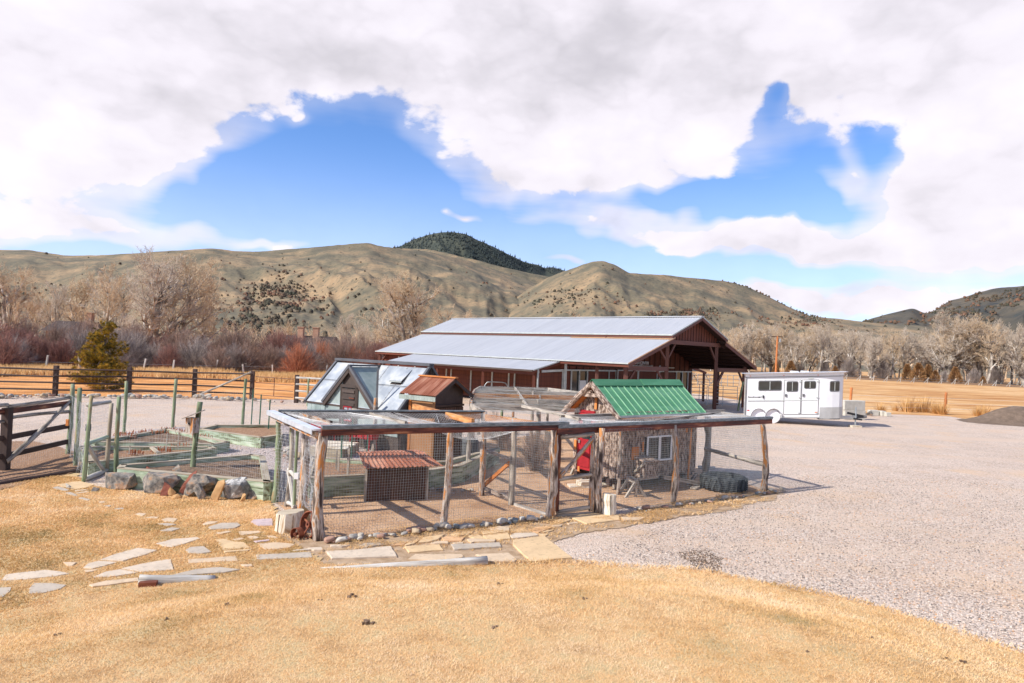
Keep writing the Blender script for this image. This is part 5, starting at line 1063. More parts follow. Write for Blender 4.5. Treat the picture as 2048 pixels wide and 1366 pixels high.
def pebbles(name, n, box, cond, label, s0, s1, seed, z0=.008, mt='pebble'):
    r = np.random.default_rng(seed); x = box[0]+(box[1]-box[0])*r.random(n); y = box[2]+(box[3]-box[2])*r.random(n); ok = visible(x, y) & cond(x, y, r); x = x[ok]; y = y[ok]; m_ = len(x)
    s = s0+(s1-s0)*r.random(m_)**2.2; a = r.random(m_)*6.283; st = .65+.35*r.random(m_); fl_ = .4+.35*r.random(m_); V = np.zeros((m_, 6, 3)); c = np.stack([x, y, z0+s*fl_*.3], 1)
    e1 = np.stack([np.cos(a), np.sin(a), np.zeros(m_)], 1)*s[:, None]; e2 = np.stack([-np.sin(a), np.cos(a), np.zeros(m_)], 1)*(s*st)[:, None]; e3 = np.stack([(r.random(m_)-.5)*s*.5, (r.random(m_)-.5)*s*.5, s*fl_], 1)
    for i, v in enumerate((e1, e2, -e1, -e2, e3, -e3)): V[:, i] = c+v*(.85+.3*r.random((m_, 1)))
    base = (np.arange(m_)*6)[:, None]; Fc = np.concatenate([base+np.array([[i, (i+1) % 4, 4]]) for i in range(4)]+[base+np.array([[(i+1) % 4, i, 5]]) for i in range(4)])
    T = np.repeat(r.random(m_), 6); o = mesh_np(name, V.reshape(-1, 3), Fc, mt, tint=T); return tagset(o, label, None, None, 'stuff')
GC = lambda x, y, r: (y > FYI(x)-.15) & (~inpoly(x, y, SOILP) | (r.random(len(x)) < .22)) & ~inpoly(x, y, PEN) & inpoly(x, y, [(0.5, 11), (1.2, 11.4), (1.9, 12.2), (3.4, 14.2), (6.8, 17.3), (9, 21), (16, 21), (16, 6), (5, 6), (3.5, 10.9)]) & (r.random(len(x)) < np.clip(10/np.hypot(x, y), .3, 1))
pebbles('gravel_stones', 165000, (0, 15, 7, 21), GC, 'loose river gravel stones on the near yard', .005, .019, 6, .012)
pebbles('garden_gravel_stones', 12000, (-10, -3, 14.5, 24), lambda x, y, r: inpoly(x, y, GARDEN), 'loose gravel on the garden paths', .008, .024, 7, .014)
pebbles('pen_pebbles', 16000, (-5, 7, 11.5, 20), lambda x, y, r: inpoly(x, y, PEN), 'small stones on the pen floor', .005, .015, 8, .022)
# dark patch of bare damp soil by the yard edge
SP = [tuple(G(u, v))[:2] for u, v in [(1350, 1108), (1390, 1100), (1425, 1103), (1440, 1120), (1452, 1131), (1430, 1141), (1400, 1138), (1375, 1128)]]
pebbles('dark_debris', 9000, (3, 5, 10.5, 13), lambda x, y, r: inpoly(x+.15*(fbm(x*4, y*4, 3)-.5)*2, y+.2*(fbm(x*4+9, y*4, 3)-.5)*2, SP), 'patch of dark bark litter on the gravel', .006, .018, 9, .010, 'dirt_pile')
# droppings and clods on the lawn
for u, v, s in ((735, 1268, .05), (705, 1201, .045), (455, 1204, .03), (1000, 1177, .035), (1170, 1210, .03), (115, 1258, .03), (335, 1245, .025), (1740, 1268, .03), (1925, 1288, .035), (1890, 1290, .03), (640, 1208, .02), (990, 1275, .03), (1615, 1325, .02)):
    p = G(u, v, .45) if v > 1190 else G(u, v, .2); x, y = p.x, p.y; b = MB()
    for _ in range(5): b.box((random.uniform(-s, s), random.uniform(-s, s), random.uniform(0, s*.5)), (s*random.uniform(.5, 1), s*random.uniform(.4, .8), s*.5), random.uniform(0, 3))
    o = b.build('dirt_clod', 'soil'); o.location = (x, y, float(mound(x, y))+.03); tagset(o, 'small dark dirt clod lying on the dry lawn', 'dirt clod', 'dirt clods on the lawn')

# ---------------------------------------------------------------- rocks
def rock_mesh(seed, dims, mt, facets=14, name='rock'):
    """angular field stone: a convex hull of random points"""
    r = random.Random(seed); bm = bmesh.new()
    for i in range(facets):
        v = Vector((r.gauss(0, 1), r.gauss(0, 1), r.gauss(0, 1))).normalized(); v = Vector([math.copysign(abs(c)**.75, c) for c in v])*r.uniform(.82, 1.0)
        bm.verts.new((v.x*dims[0]/2, v.y*dims[1]/2, max(-.45, v.z)*dims[2]/2*1.15+dims[2]*.36))
    bmesh.ops.convex_hull(bm, input=bm.verts); bmesh.ops.delete(bm, geom=[v for v in bm.verts if not v.link_faces], context='VERTS')
    bmesh.ops.subdivide_edges(bm, edges=bm.edges, cuts=2, use_grid_fill=True)
    for v in bm.verts: v.co += Vector((r.uniform(-1, 1), r.uniform(-1, 1), r.uniform(-1, 1)))*min(dims)*.022
    me = bpy.data.meshes.new(name); bm.to_mesh(me); bm.free(); me.materials.append(MATS[mt]); return me
def rock(u, v, w, h, d, mt, lb, seed, tilt=0, rz=0, facets=14, z=0):
    p = G(u, v); k = math.hypot(p.x, p.y)/F*1.08; me = rock_mesh(seed, (w*k, d, h*k*.97), mt, facets); o = bpy.data.objects.new('rock', me); COL.objects.link(o)
    o.location = (p.x, p.y+d*.35-(.12 if w < 27 and 'behind' not in lb and 'topmost' not in lb else 0), z); o.rotation_euler = (0, rad(tilt), rz); return tagset(o, lb, 'rock', 'rocks lined up before the garden timbers')
RK = [(230, 982, 62, 38, .45, 'rock_grey', 'big blocky grey and brown rock, leftmost of the large ones'), (272, 975, 20, 36, .2, 'rock_red', 'upright dark red slab right beside the leftmost big rock', 8), (287, 965, 38, 34, .18, 'rock_red', 'tall red rock leaning back, topmost of the row', 28), (307, 992, 80, 44, .5, 'rock_grey', 'low broad grey brown boulder in the middle of the row'),
    (331, 994, 17, 32, .16, 'rock_red', 'small upright red rock before the broad boulder', 4), (345, 993, 20, 26, .18, 'rock_orange', 'small buff rock tucked by the small upright red one'), (357, 974, 28, 42, .2, 'rock_grey', 'narrow dark upright rock behind the others', -4), (363, 990, 14, 62, .14, 'rock_red', 'long thin red slab leaning to the right', 32), (392, 998, 68, 50, .5, 'rock_grey', 'tallest boulder with an orange grey face under the birdhouse post'), (405, 1000, 26, 36, .12, 'rock_grey', 'flat triangular brown slab leaning on the tallest boulder', -14), (358, 998, 18, 14, .12, 'rock_orange', 'small pale stone at the foot of the thin leaning slab'),
    (430, 1001, 20, 46, .14, 'rock_orange', 'straight orange stone slab leaning to the right', 24), (464, 1003, 54, 46, .45, 'rock_white', 'round dark rock with white lichen patch'), (487, 1004, 9, 20, .08, 'rock_orange', 'tiny pointed tan stone between two rocks', 14), (505, 1002, 36, 22, .25, 'rock_grey', 'low dark rock near the right end of the row'), (503, 990, 24, 22, .2, 'rock_orange', 'pointed brown rock perched behind the low dark one'), (522, 998, 18, 18, .12, 'rock_grey', 'small dark wedge of rock near the pen post'), (532, 1004, 28, 13, .2, 'rock_white', 'flat pale stone at the right end of the row'), (193, 984, 16, 11, .12, 'rock_grey', 'small flat dark stone by the garden gate sill')]
for i, t in enumerate(RK): rock(*t[:7], seed=300+i, tilt=t[7] if len(t) > 7 else 0, facets=12 if t[2] < 40 else 16, rz=0)
o = rock(141, 979, 10, 10, .08, 'concrete', 'small square white stone on the gold slab by the gate', 350, z=.05); o['group'] = ''
del o['group']
# cobble border
COB = [rock_mesh(400+i, (1, .72, .55), 'cobble_'+c, 22, 'rock') for i, c in enumerate(('grey', 'buff', 'blue', 'pink', 'white', 'tan'))]
for me in COB:
    me.polygons.foreach_set('use_smooth', [True]*len(me.polygons))
def border(name, line, n, s0, s1, label, side=.25, seed=1, zz=.03):
    t = thing(name, label, 'stone border', (line[0][0], line[0][1], 0)); r = random.Random(seed); L = [Vector((*p, 0)) for p in line]; seg = [(L[i+1]-L[i]).length for i in range(len(L)-1)]
    for _ in range(n):
        d = r.random()*sum(seg); i = 0
        while d > seg[i] and i < len(seg)-1: d -= seg[i]; i += 1
        p = L[i].lerp(L[i+1], min(1, d/seg[i])); s = s0+(s1-s0)*r.random()**1.7; o = bpy.data.objects.new('rock', r.choice(COB)); COL.objects.link(o); o.parent = t
        o.location = (p.x-L[0].x+r.uniform(-side, side), p.y-L[0].y+r.uniform(-side, side)*.6, zz); o.scale = (s, s, s*r.uniform(.8, 1.15)); o.rotation_euler = (r.uniform(-.2, .2), r.uniform(-.2, .2), r.uniform(0, 6.28))
    return t
gp = lambda *px: [tuple(G(u, v))[:2] for u, v in px]
border('stone_border', gp((640, 1090), (740, 1080), (840, 1068), (885, 1061), (960, 1058), (1090, 1040)), 62, .07, .26, 'line of rounded river stones before the left pen', .10, 1)
border('stone_border', gp((1240, 1030), (1345, 1016), (1440, 1003), (1560, 983)), 46, .06, .22, 'line of pale stones before the right pen near the tire', .13, 2)
border('stone_border', gp((845, 982), (895, 985), (960, 985)), 12, .10, .26, 'white stones along the timber wall inside the pen', .08, 3)
border('stone_border', gp((-120, 799), (0, 797), (110, 795), (257, 797), (388, 798), (500, 803)), 150, .18, .50, 'river stones along the foot of the brown rail fence', .35, 4, .05)
border('stone_pile', gp((556, 905), (580, 918), (592, 925)), 34, .12, .28, 'pile of grey river stones in the garden corner', .28, 5, .08)
border('stone_border', gp((690, 803), (600, 806), (520, 805)), 20, .15, .35, 'loose stones at the foot of the metal field gate', .3, 6, .04)
# straw litter along the pen front
def litter(name, poly, n, label, seed, mt='dry_tuft', L=.05):
    r = np.random.default_rng(seed); xs = [p[0] for p in poly]; ys = [p[1] for p in poly]; x = min(xs)+(max(xs)-min(xs))*r.random(n*3); y = min(ys)+(max(ys)-min(ys))*r.random(n*3); ok = inpoly(x, y, poly) & (fbm(x*3, y*3, 3) > .42); x = x[ok][:n]; y = y[ok][:n]; m_ = len(x)
    a = r.random(m_)*6.28; d = np.stack([np.cos(a), np.sin(a), (r.random(m_)-.3)*.8], 1)*(L*(.5+r.random((m_, 1)))); s = np.stack([-np.sin(a), np.cos(a), np.zeros(m_)], 1)*.005; c = np.stack([x, y, .034+.02*r.random(m_)], 1)
    V = np.stack([c-s, c+s, c+d], 1).reshape(-1, 3); tagset(mesh_np(name, V, np.arange(3*m_).reshape(-1, 3), mt, tint=np.repeat(r.random(m_), 3)), label, None, None, 'stuff')
litter('straw_litter', gp((1180, 1040), (1250, 1030), (1345, 1006), (1440, 992), (1530, 976), (1570, 982), (1440, 1020), (1300, 1048)), 16000, 'orange straw and leaf litter along the right pen front', 31)
litter('dead_grass_litter', gp((640, 1095), (720, 1068), (885, 1045), (1060, 1030), (1140, 1040), (1110, 1062), (900, 1082), (760, 1096), (640, 1112)), 9000, 'dead grass litter along the left pen front', 32)

# ---------------------------------------------------------------- pens of posts, red beams and wire
def V3(p, z): return Vector((p[0], p[1], z))
def post(name, p, h, r, mt, parent, r2=None, lean=(0, 0), n=10, seg=9, bend=.02, knots=.15):
    return MB().log((p[0], p[1], -.1), (p[0]+lean[0], p[1]+lean[1], h), r, r2 or r*.82, n, seg, bend, .10, knots).build(name, mt, parent, smooth=True)
K1 = (-3.2, 11.85); K2 = (0.93, 14.2); K3 = (6.78, 18.05); K4 = (-4.91, 14.55); K5 = (-.58, 16.02); K6 = (.12, 15.21); K7 = (5.82, 20.16); PM = (-1.18, 13.07); GP = (1.98, 14.68); PR = (3.91, 16.04)
pen = thing('chicken_pen', 'log post wire pen with the low rusty roofed shelter inside', 'pen', (*K1, 0))
post('corner_post', K1, 1.86, .092, 'weathered_log', pen, .078, bend=.03); post('post', PM, 1.90, .078, 'weathered_log', pen, .062, (.06, .02)); post('post', K2, 1.86, .10, 'weathered_log', pen, .08, (0.02, 0)); post('post', K4, 1.86, .065, 'green_post', pen)
post('post', K5, 1.98, .075, 'weathered_log', pen); post('post', K6, 1.94, .07, 'grey_log', pen)
S1 = tuple(G(601, 1030))[:2]; S2 = tuple(G(573, 1013))[:2]
post('post', S1, 1.84, .085, 'weathered_log', pen, .08, (0, .05), bend=.05, knots=.3); post('post', S2, 1.82, .05, 'grey_log', pen, .035, (.03, .03), bend=.08, knots=.4)
def ext(p, q, a=.12, b_=.12):
    p = Vector((*p, 0)); q = Vector((*q, 0)); d = (q-p).normalized(); return tuple(p-d*a)[:2], tuple(q+d*b_)[:2]
p, q = ext(K1, K2, .06, .30); off = Vector((.30*.25, -.30*.45, 0))*.6
bbeam('top_beam', V3(p, 1.895)+off, V3(q, 1.885)+off, .06, .13, 'red_beam', pen); bbeam('flashing', V3(p, 1.985)+off, V3(q, 1.975)+off, .12, .04, 'flashing', pen)
bbeam('flashing_lip', V3(p, 1.965)+off*1.5, V3(q, 1.955)+off*1.5, .010, .05, 'flashing', pen)
p, q = ext(K1, K4, .02, .15); off = Vector((-.10, -.05, 0))
bbeam('top_beam', V3(p, 1.82)+off, V3(q, 1.84)+off, .05, .12, 'weathered_log', pen); bbeam('flashing', V3(p, 1.92)+off, V3(q, 1.93)+off, .15, .03, 'bright_flashing', pen); bbeam('flashing_lip', V3(p, 1.885)+off*1.8, V3(q, 1.90)+off*1.8, .01, .09, 'bright_flashing', pen)
bbeam('back_beam', V3(K4, 1.86), V3(K5, 1.90), .06, .16, 'brown_stain', pen); bbeam('beam_cap', V3(K4, 1.955), V3(K5, 1.985), .12, .03, 'flashing', pen)
bbeam('cross_beam', G(827, 812, 1.90), G(946, 843, 1.90), .07, .12, 'orange_beam', pen); bbeam('cross_beam', G(575, 822, 1.86), G(662, 846, 1.90), .06, .08, 'weathered_log', pen)
bbeam('cross_beam', G(705, 819, 1.90), G(812, 846, 1.90), .05, .07, 'grey_log', pen); bbeam('cross_beam', G(628, 826, 1.84), G(690, 822, 1.84), .06, .08, 'brown_stain', pen)
bbeam('divider_beam', V3(K5, 1.84), V3(K2, 1.86), .06, .16, 'orange_beam', pen); bbeam('back_beam_end', V3((-1.45, 15.73), 1.865), V3((-.67, 15.99), 1.885), .075, .155, 'orange_beam', pen)
mid = lambda p, q, t: (p[0]+(q[0]-p[0])*t, p[1]+(q[1]-p[1])*t)
z0 = .02
wires('wire_front', [wire_patch(V3(K1, z0), V3(K2, z0), V3(K2, 1.82), V3(K1, 1.82), .05, .05, jit=.02, segn=8)], .0017, 'wire', pen)
wires('wire_side', [wire_patch(V3(K1, z0), V3(S1, z0), V3(S1, 1.8), V3(K1, 1.8), .05, .07, jit=.06, segn=8), wire_patch(V3(S2, z0), V3(K4, z0), V3(K4, 1.8), V3(S2, 1.8), .05, .07, jit=.07, segn=8)], .0026, 'bright_wire', pen)
wires('wire_divider', [wire_patch(V3(K6, z0), V3(K2, z0), V3(K2, 1.8), V3(K6, 1.8), .05, .05, segn=2), wire_patch(V3(K5, 1.0), V3(K6, 1.0), V3(K6, 1.8), V3(K5, 1.8), .05, .05, segn=2), wire_patch(V3(K4, z0), V3(K5, z0), V3(K5, 1.8), V3(K4, 1.8), .06, .06, jit=.03, segn=4)], .0019, 'wire', pen)
tb = G(690, 815, 1.93); tc = G(800, 843, 1.93)
wires('net_roof', [wire_patch(V3(K1, 1.94), V3(PM, 1.94), V3(mid(K4, K5, .52), 1.94), V3(K4, 1.94), .05, .05, sag=.14, segn=26, diag=True), wire_patch(V3(PM, 1.94), V3(K2, 1.94), V3(K5, 1.94), V3(mid(K4, K5, .52), 1.94), .05, .05, sag=.30, segn=26, diag=True)], .0021, 'bright_wire', pen)
b = MB(); b.tube([V3(mid(K4, K5, .30), 1.93), V3((-2.0, 14.2), 1.86), V3(mid(K1, K2, .42), 1.94)], .006, 5); b.tube([V3(mid(K4, K5, .75), 1.90), V3((-1.4, 14.3), 1.70), V3(mid(K1, K2, .62), 1.92)], .006, 5); b.build('net_seam', 'bright_wire', pen)
# side gate of the left pen
g1a = MB(); gq = G(583, 1022); gd = (Vector((*S1, 0))-Vector((*S2, 0))); 
gate = MB().log(V3(mid(S2, S1, .06), .08), V3(mid(S2, S1, .06), 1.72), .035, .03).build('side_gate', 'green_post', pen)
for a_, b_, m_, r_ in (((.55, .08), (.55, 1.72), 'green_post', .035), ((.02, 1.68), (.60, 1.72), 'green_post', .04), ((.05, .78), (.62, .68), 'pale_log', .045), ((.08, .75), (.52, .05), 'pale_log', .05), ((.05, .1), (.6, .1), 'pale_log', .04)):
    MB().log(V3(mid(S2, S1, a_[0]), a_[1]), V3(mid(S2, S1, b_[0]), b_[1]), r_, r_*.9, 8, 5, .01).build('gate_bar', m_, gate)
MB().box(V3(mid(S2, S1, .62), .72), (.09, .07, .12)).build('latch', 'white_paint', gate)
wires('gate_wire', [wire_patch(V3(mid(S2, S1, .06), .1), V3(mid(S2, S1, .55), .1), V3(mid(S2, S1, .55), 1.7), V3(mid(S2, S1, .06), 1.7), .05, .07)], .002, 'bright_wire', gate)
# open half gate between the two pens
hp = G(965, 985); hq = G(1018, 1006)
hg = MB().beam((hp.x, hp.y, .12), (hp.x, hp.y, 1.05), .05, .07).build('divider_gate', 'bare_wood', pen)
for a_, b_, m_ in (((0, 1.03), (1, .98), 'weathered_log'), ((0, .12), (1, .10), 'weathered_log'), ((0, .14), (1, .92), 'bare_wood'), ((1, .05), (1, 1.0), 'grey_log')):
    MB().beam(hp.lerp(hq, a_[0])+Vector((0, 0, a_[1])), hp.lerp(hq, b_[0])+Vector((0, 0, b_[1])), .05, .08).build('gate_board', m_, hg)
wires('gate_wire', [wire_patch(hp+Vector((0, 0, .14)), hq+Vector((0, 0, .12)), hq+Vector((0, 0, .96)), hp+Vector((0, 0, 1.0)), .03, .03, segn=8, diag=True)], .0016, 'wire', hg)
bbeam('sill_board', V3(mid(K6, K2, .1), .04), V3(mid(K6, K2, .95), .04), .04, .06, 'pale_log', pen)

run = thing('duck_pen', 'log post wire pen around the bark cabin and the big tire', 'pen', (*K2, 0))
post('gate_post', GP, 1.84, .085, 'weathered_log', run, .07, (.03, .0), bend=.03); post('post', PR, 1.84, .072, 'weathered_log', run, .058, (-.04, .0), bend=.04, knots=.35); post('corner_post', K3, 1.82, .085, 'weathered_log', run, .055, (-.1, .02), bend=.06, knots=.4); post('post', K7, 1.80, .10, 'grey_log', run, .08, (.02, 0), bend=.04, knots=.3)
post('prop_pole', tuple(G(1236, 990))[:2], 1.78, .05, 'weathered_log', run, .035)
p, q = ext(K2, K3, -.02, .10); off = Vector((.09, -.14, 0))*.6
bbeam('top_beam', V3(p, 1.80)+off, V3(q, 1.86)+off, .06, .15, 'red_beam', run); bbeam('flashing', V3(p, 1.905)+off, V3(q, 1.955)+off, .12, .04, 'flashing', run); bbeam('flashing_lip', V3(p, 1.885)+off*1.5, V3(q, 1.935)+off*1.5, .010, .05, 'flashing', run)
A_ = G(1120, 836, 1.90); B_ = G(1449, 824, 1.90)
bbeam('inner_beam', A_, B_, .07, .14, 'grey_log', run); bbeam('side_beam', V3(K3, 1.86), V3(K7, 1.86), .07, .12, 'grey_log', run); bbeam('cross_beam', G(1280, 846, 1.88), G(1450, 824, 1.9), .05, .05, 'grey_log', run)
MB().log(V3(K7, .78), V3(K3, .70), .055, .065, bend=.02).build('side_rail', 'grey_log', run, smooth=True)
Rg = mid(K2, GP, .97)
wires('wire_front', [wire_patch(V3(GP, z0), V3(K3, z0), V3(K3, 1.80), V3(GP, 1.80), .05, .05, jit=.02, segn=8)], .0022, 'wire', run)
wires('wire_side', [wire_patch(V3(K3, z0), V3(K7, z0), V3(K7, 1.80), V3(K3, 1.80), .05, .06, jit=.03, segn=6)], .0020, 'wire', run)
wires('wire_back', [wire_patch(V3(K7, z0), V3((4.6, 22.0), z0), V3((4.6, 22), 1.80), V3(K7, 1.80), .06, .06, segn=2)], .0020, 'wire', run)
wires('net_roof', [wire_patch(V3(K2, 1.93), V3(K3, 1.93), V3((B_.x, B_.y), 1.92), V3((A_.x, A_.y), 1.92), .05, .05, sag=.10, segn=20, diag=True)], .0020, 'bright_wire', run)
# log gate of the right pen
gA = Vector((*mid(K2, GP, .14), 0)); gB = Vector((*mid(K2, GP, .86), 0)); gu = Vector((0, 0, 1))
lg = MB().beam(gA+gu*.12, gA+gu*1.72, .07, .07).build('log_gate', 'red_beam', run)
for a_, b_, r_, m_ in (((0, 1.66), (1, 1.72), .05, 'grey_log'), ((0, .78), (1, .86), .05, 'grey_log'), ((0, .10), (1, .16), .05, 'grey_log'), ((1, .08), (1, 1.70), .055, 'weathered_log'), ((.03, .82), (.97, 1.62), .05, 'weathered_log')):
    MB().log(gA.lerp(gB, a_[0])+gu*a_[1], gA.lerp(gB, b_[0])+gu*b_[1], r_, r_*.85, 9, 6, .015).build('gate_log', m_, lg, smooth=True)
wires('gate_wire', [wire_patch(gA+gu*.12, gB+gu*.16, gB+gu*.84, gA+gu*.80, .05, .05)], .0018, 'wire', lg)
MB().beam(gA+gu*.02, gB+gu*.03, .1, .05).build('gate_sill', 'grey_log', run)

# the large aviary frame behind
av = thing('aviary', 'large grey wooden aviary frame netted over, behind the front pens', 'pen', (-1.03, 18.38, 0))
LX = [((-.58, 16.05), (1.9, 16.9)), ((-1.03, 18.4), (2.0, 19.2)), ((-1.15, 20.6), (2.9, 21.6)), ((-1.25, 22.9), (3.3, 24.0)), ((-1.3, 25.0), (3.0, 26.0)), ((-1.2, 27.6), (1.6, 28.4))]
for i, (p, q) in enumerate(LX):
    if i == 0: continue
    bbeam('cross_beam', V3(p, 1.88), V3(q, 1.88), .07, .16, 'grey_log' if i != 3 else 'orange_beam', av)
    for j, s in enumerate((p, mid(p, q, .5), q)):
        if i == 1 and j == 1: continue
        post('post', s, 1.97 if j else 1.9, .06, 'grey_log' if (i+j) % 2 else 'weathered_log', av)
for i in range(len(LX)-1):
    bbeam('side_beam', V3(LX[i][0], 1.90), V3(LX[i+1][0], 1.90), .06, .14, 'weathered_log' if i % 2 else 'grey_log', av); 
    if i: bbeam('side_beam', V3(LX[i][1], 1.90), V3(LX[i+1][1], 1.90), .06, .14, 'grey_log', av)
bbeam('mid_beam', V3(mid(*LX[1], .5), 1.92), V3(mid(*LX[5], .5), 1.92), .06, .10, 'grey_log', av)
bbeam('diagonal_pole', G(1045, 812, 1.95), G(1160, 838, 1.95), .07, .07, 'grey_log', av)
wires('net_roof', [wire_patch(V3(LX[i][0], 1.98), V3(LX[i][1], 1.98), V3(LX[i+1][1], 1.98), V3(LX[i+1][0], 1.98), .13, .13, sag=.10, segn=14, diag=True) for i in range(5)], .0013, 'wire', av)
wires('wire_side', [wire_patch(V3(LX[i][k], .03), V3(LX[i+1][k], .03), V3(LX[i+1][k], 1.8), V3(LX[i][k], 1.8), .10, .10) for i in range(1, 5) for k in (0,)]+[wire_patch(V3(LX[5][0], .03), V3(LX[5][1], .03), V3(LX[5][1], 1.8), V3(LX[5][0], 1.8), .12, .12)], .0016, 'wire', av)

# ---------------------------------------------------------------- raised beds
def sprouts(name, u, v, z, s, parent, n=30):
    p = G(u, v, z)-ORG[parent]; b = MB()
    for _ in range(n):
        a = random.uniform(0, 6.28); r_ = s*random.random()**.5; q = Vector((p.x+r_*math.cos(a), p.y+r_*math.sin(a)*.6, z)); t_ = q+Vector((random.uniform(-.04, .04), random.uniform(-.04, .04), random.uniform(.06, .15)))
        b.beam(q, t_, .014, .014)
    o = b.build(name, 'rust_sprout', parent, local=True); o['kind'] = 'stuff'; return o
def bed(lb, px, zt, soil, ncourse=3, extra=None, sides=None, seed=0):
    P = [G(u, v, zt) for u, v in px]; t = thing('raised_bed', lb, 'garden bed', (P[0].x, P[0].y, 0)); n = len(P); cen = sum(P, Vector())/n
    hc = zt/ncourse
    for i in range(n):
        if sides and i not in sides: continue
        p, q = P[i].copy(), P[(i+1) % n].copy(); d = (q-p).normalized(); nn = Vector((d.y, -d.x, 0))
        if nn.dot(cen-p) < 0: nn = -nn
        L = (q-p).length
        for c in range(ncourse):
            z = hc*(c+.5); k = max(1, round(L/2.3)); sh_ = .35*(c % 2)
            cuts = [0]+[min(L, max(0, L*(j+sh_)/k)) for j in range(1, k)]+[L]
            for a_, b_ in zip(cuts[:-1], cuts[1:]):
                if b_-a_ < .05: continue
                MB().beam(p+d*(a_+.004)+nn*(.07+random.uniform(-.006, .006))+Vector((0, 0, z-zt)), p+d*(b_-.004)+nn*.07+Vector((0, 0, z-zt)), .14, hc-.008).build('timber', 'green_timber', t)
        MB().beam(p+nn*.07+Vector((0, 0, .008)), q+nn*.07+Vector((0, 0, .008)), .15, .02).build('cap_board', 'tan_timber_top', t)
    xs = [p.x for p in P]; ys = [p.y for p in P]; poly = [(p.x+(cen.x-p.x)*.03, p.y+(cen.y-p.y)*.03) for p in P]
    o = sheet('soil', poly, zt-.09, .08, soil, hf=lambda x, y: .05*fbm(x*3+seed, y*3, 4)-.02, kind='stuff'); o.location = -ORG[t]; o.parent = t
    for (u, v, s) in (extra or []): sprouts('sprouts', u, v, zt-.06, s, t)
    return t
bedA = bed('green timber bed at the back with clumps of rusty stems', [(182, 884), (334, 857), (460, 884), (427, 889)], .30, 'soil', 2, [(245, 872, .3), (262, 876, .2), (312, 867, .4), (345, 862, .4), (372, 868, .4), (405, 876, .35), (278, 868, .25)], seed=1)
bedB = bed('long middle green timber bed with straw soil and stakes', [(159, 893), (424, 893), (434, 898), (177, 926)], .30, 'mulch', 2, [(272, 909, .2), (322, 903, .3), (362, 896, .3)], seed=2)
bedC = bed('front green timber bed of bare dark soil behind the rocks', [(240, 930), (503, 909), (530, 912), (541, 965), (234, 937)], .42, 'soil', 3, seed=3)
bedD = bed('pale green timber bed at the back beside the wire cages', [(394, 858), (522, 876), (565, 870), (560, 850), (430, 850)], .34, 'mulch', 2, seed=4)
bedE = bed('green timber bed of brown mulch behind the wire pen', [(607, 957), (623, 914), (704, 919), (790, 925), (900, 922), (1000, 897), (926, 931), (862, 941), (731, 951)], .45, 'mulch', 3, seed=5)
for u0, v0, u1, v1, z, par in ((332, 903, 332, 870, .3, bedB), (355, 898, 355, 868, .3, bedB), (258, 909, 258, 893, .3, bedB)):
    p = G(u0, v0, z); h = (v0-v1)*p.length/F; MB().beam(p, p+Vector((.02, 0, h)), .03, .02).build('stake', 'grey_log', par)
MB().beam(G(303, 895, .34), G(318, 907, .31), .10, .04).build('loose_board', 'tan_timber_top', bedB)
MB().beam(G(603, 958, .47), G(618, 918, .47), .22, .03).build('plank', 'tan_timber_top', bedE)
for u, v, h in ((672, 938, .45), (676, 942, .35), (697, 930, .5)):
    p = G(u, v, .4); MB().beam(p, p+Vector((0, 0, h)), .035, .03).build('stake', 'grey_log', bedE)

# ---------------------------------------------------------------- greenhouse
GC_ = Vector((-6.54, 25.78, 0)); gth = rad(-39.4); ge = Vector((math.cos(gth), math.sin(gth), 0)); gn = Vector((math.sin(gth), -math.cos(gth), 0)); GL = 5.03; GWN = 1.33; GZE = 1.34; GZR = 2.81
gh = thing('greenhouse', 'A-frame greenhouse with cloudy plastic panels and a front gable', 'greenhouse', tuple(GC_))
def GP_(s, t, z): return GC_+ge*s+gn*t+Vector((0, 0, z))
def gslope(t): return GZR-(GZR-GZE)*abs(t)/GWN
def pan(name, pts, m, th=.012): return MB().slab(pts, th).build(name, m, gh)
xs_ = [0.06, 1.05, 2.05, 3.02, 4.0, 4.97]
for sgn in (1, -1):
    for i in range(5):
        for (ta, tb_) in ((.06, .62), (.635, 1.33)):
            if sgn == 1 and 1 <= i <= 3 and ta > .1 and i != 1 and i != 3 and False: continue
            pan('roof_panel', [GP_(xs_[i]+.01, sgn*ta, gslope(ta)), GP_(xs_[i+1]-.01, sgn*ta, gslope(ta)), GP_(xs_[i+1]-.01, sgn*tb_, gslope(tb_)), GP_(xs_[i]+.01, sgn*tb_, gslope(tb_))], 'polycarb')
    for s in (0, GL): bbeam('rake_trim', GP_(s, 0, GZR+.03), GP_(s, sgn*(GWN+.03), GZE+.0), .10, .07, 'gh_frame', gh)
    for x in xs_[1:-1]: bbeam('rafter', GP_(x, sgn*.05, gslope(.05)-.06), GP_(x, sgn*1.3, gslope(1.3)-.06), .05, .08, 'gh_wood', gh)
    bbeam('purlin', GP_(.05, sgn*.63, gslope(.63)-.05), GP_(GL-.05, sgn*.63, gslope(.63)-.05), .06, .05, 'gh_wood', gh)
bbeam('ridge_cap', GP_(-.05, 0, GZR+.05), GP_(GL+.05, 0, GZR+.05), .22, .09, 'gh_frame', gh)
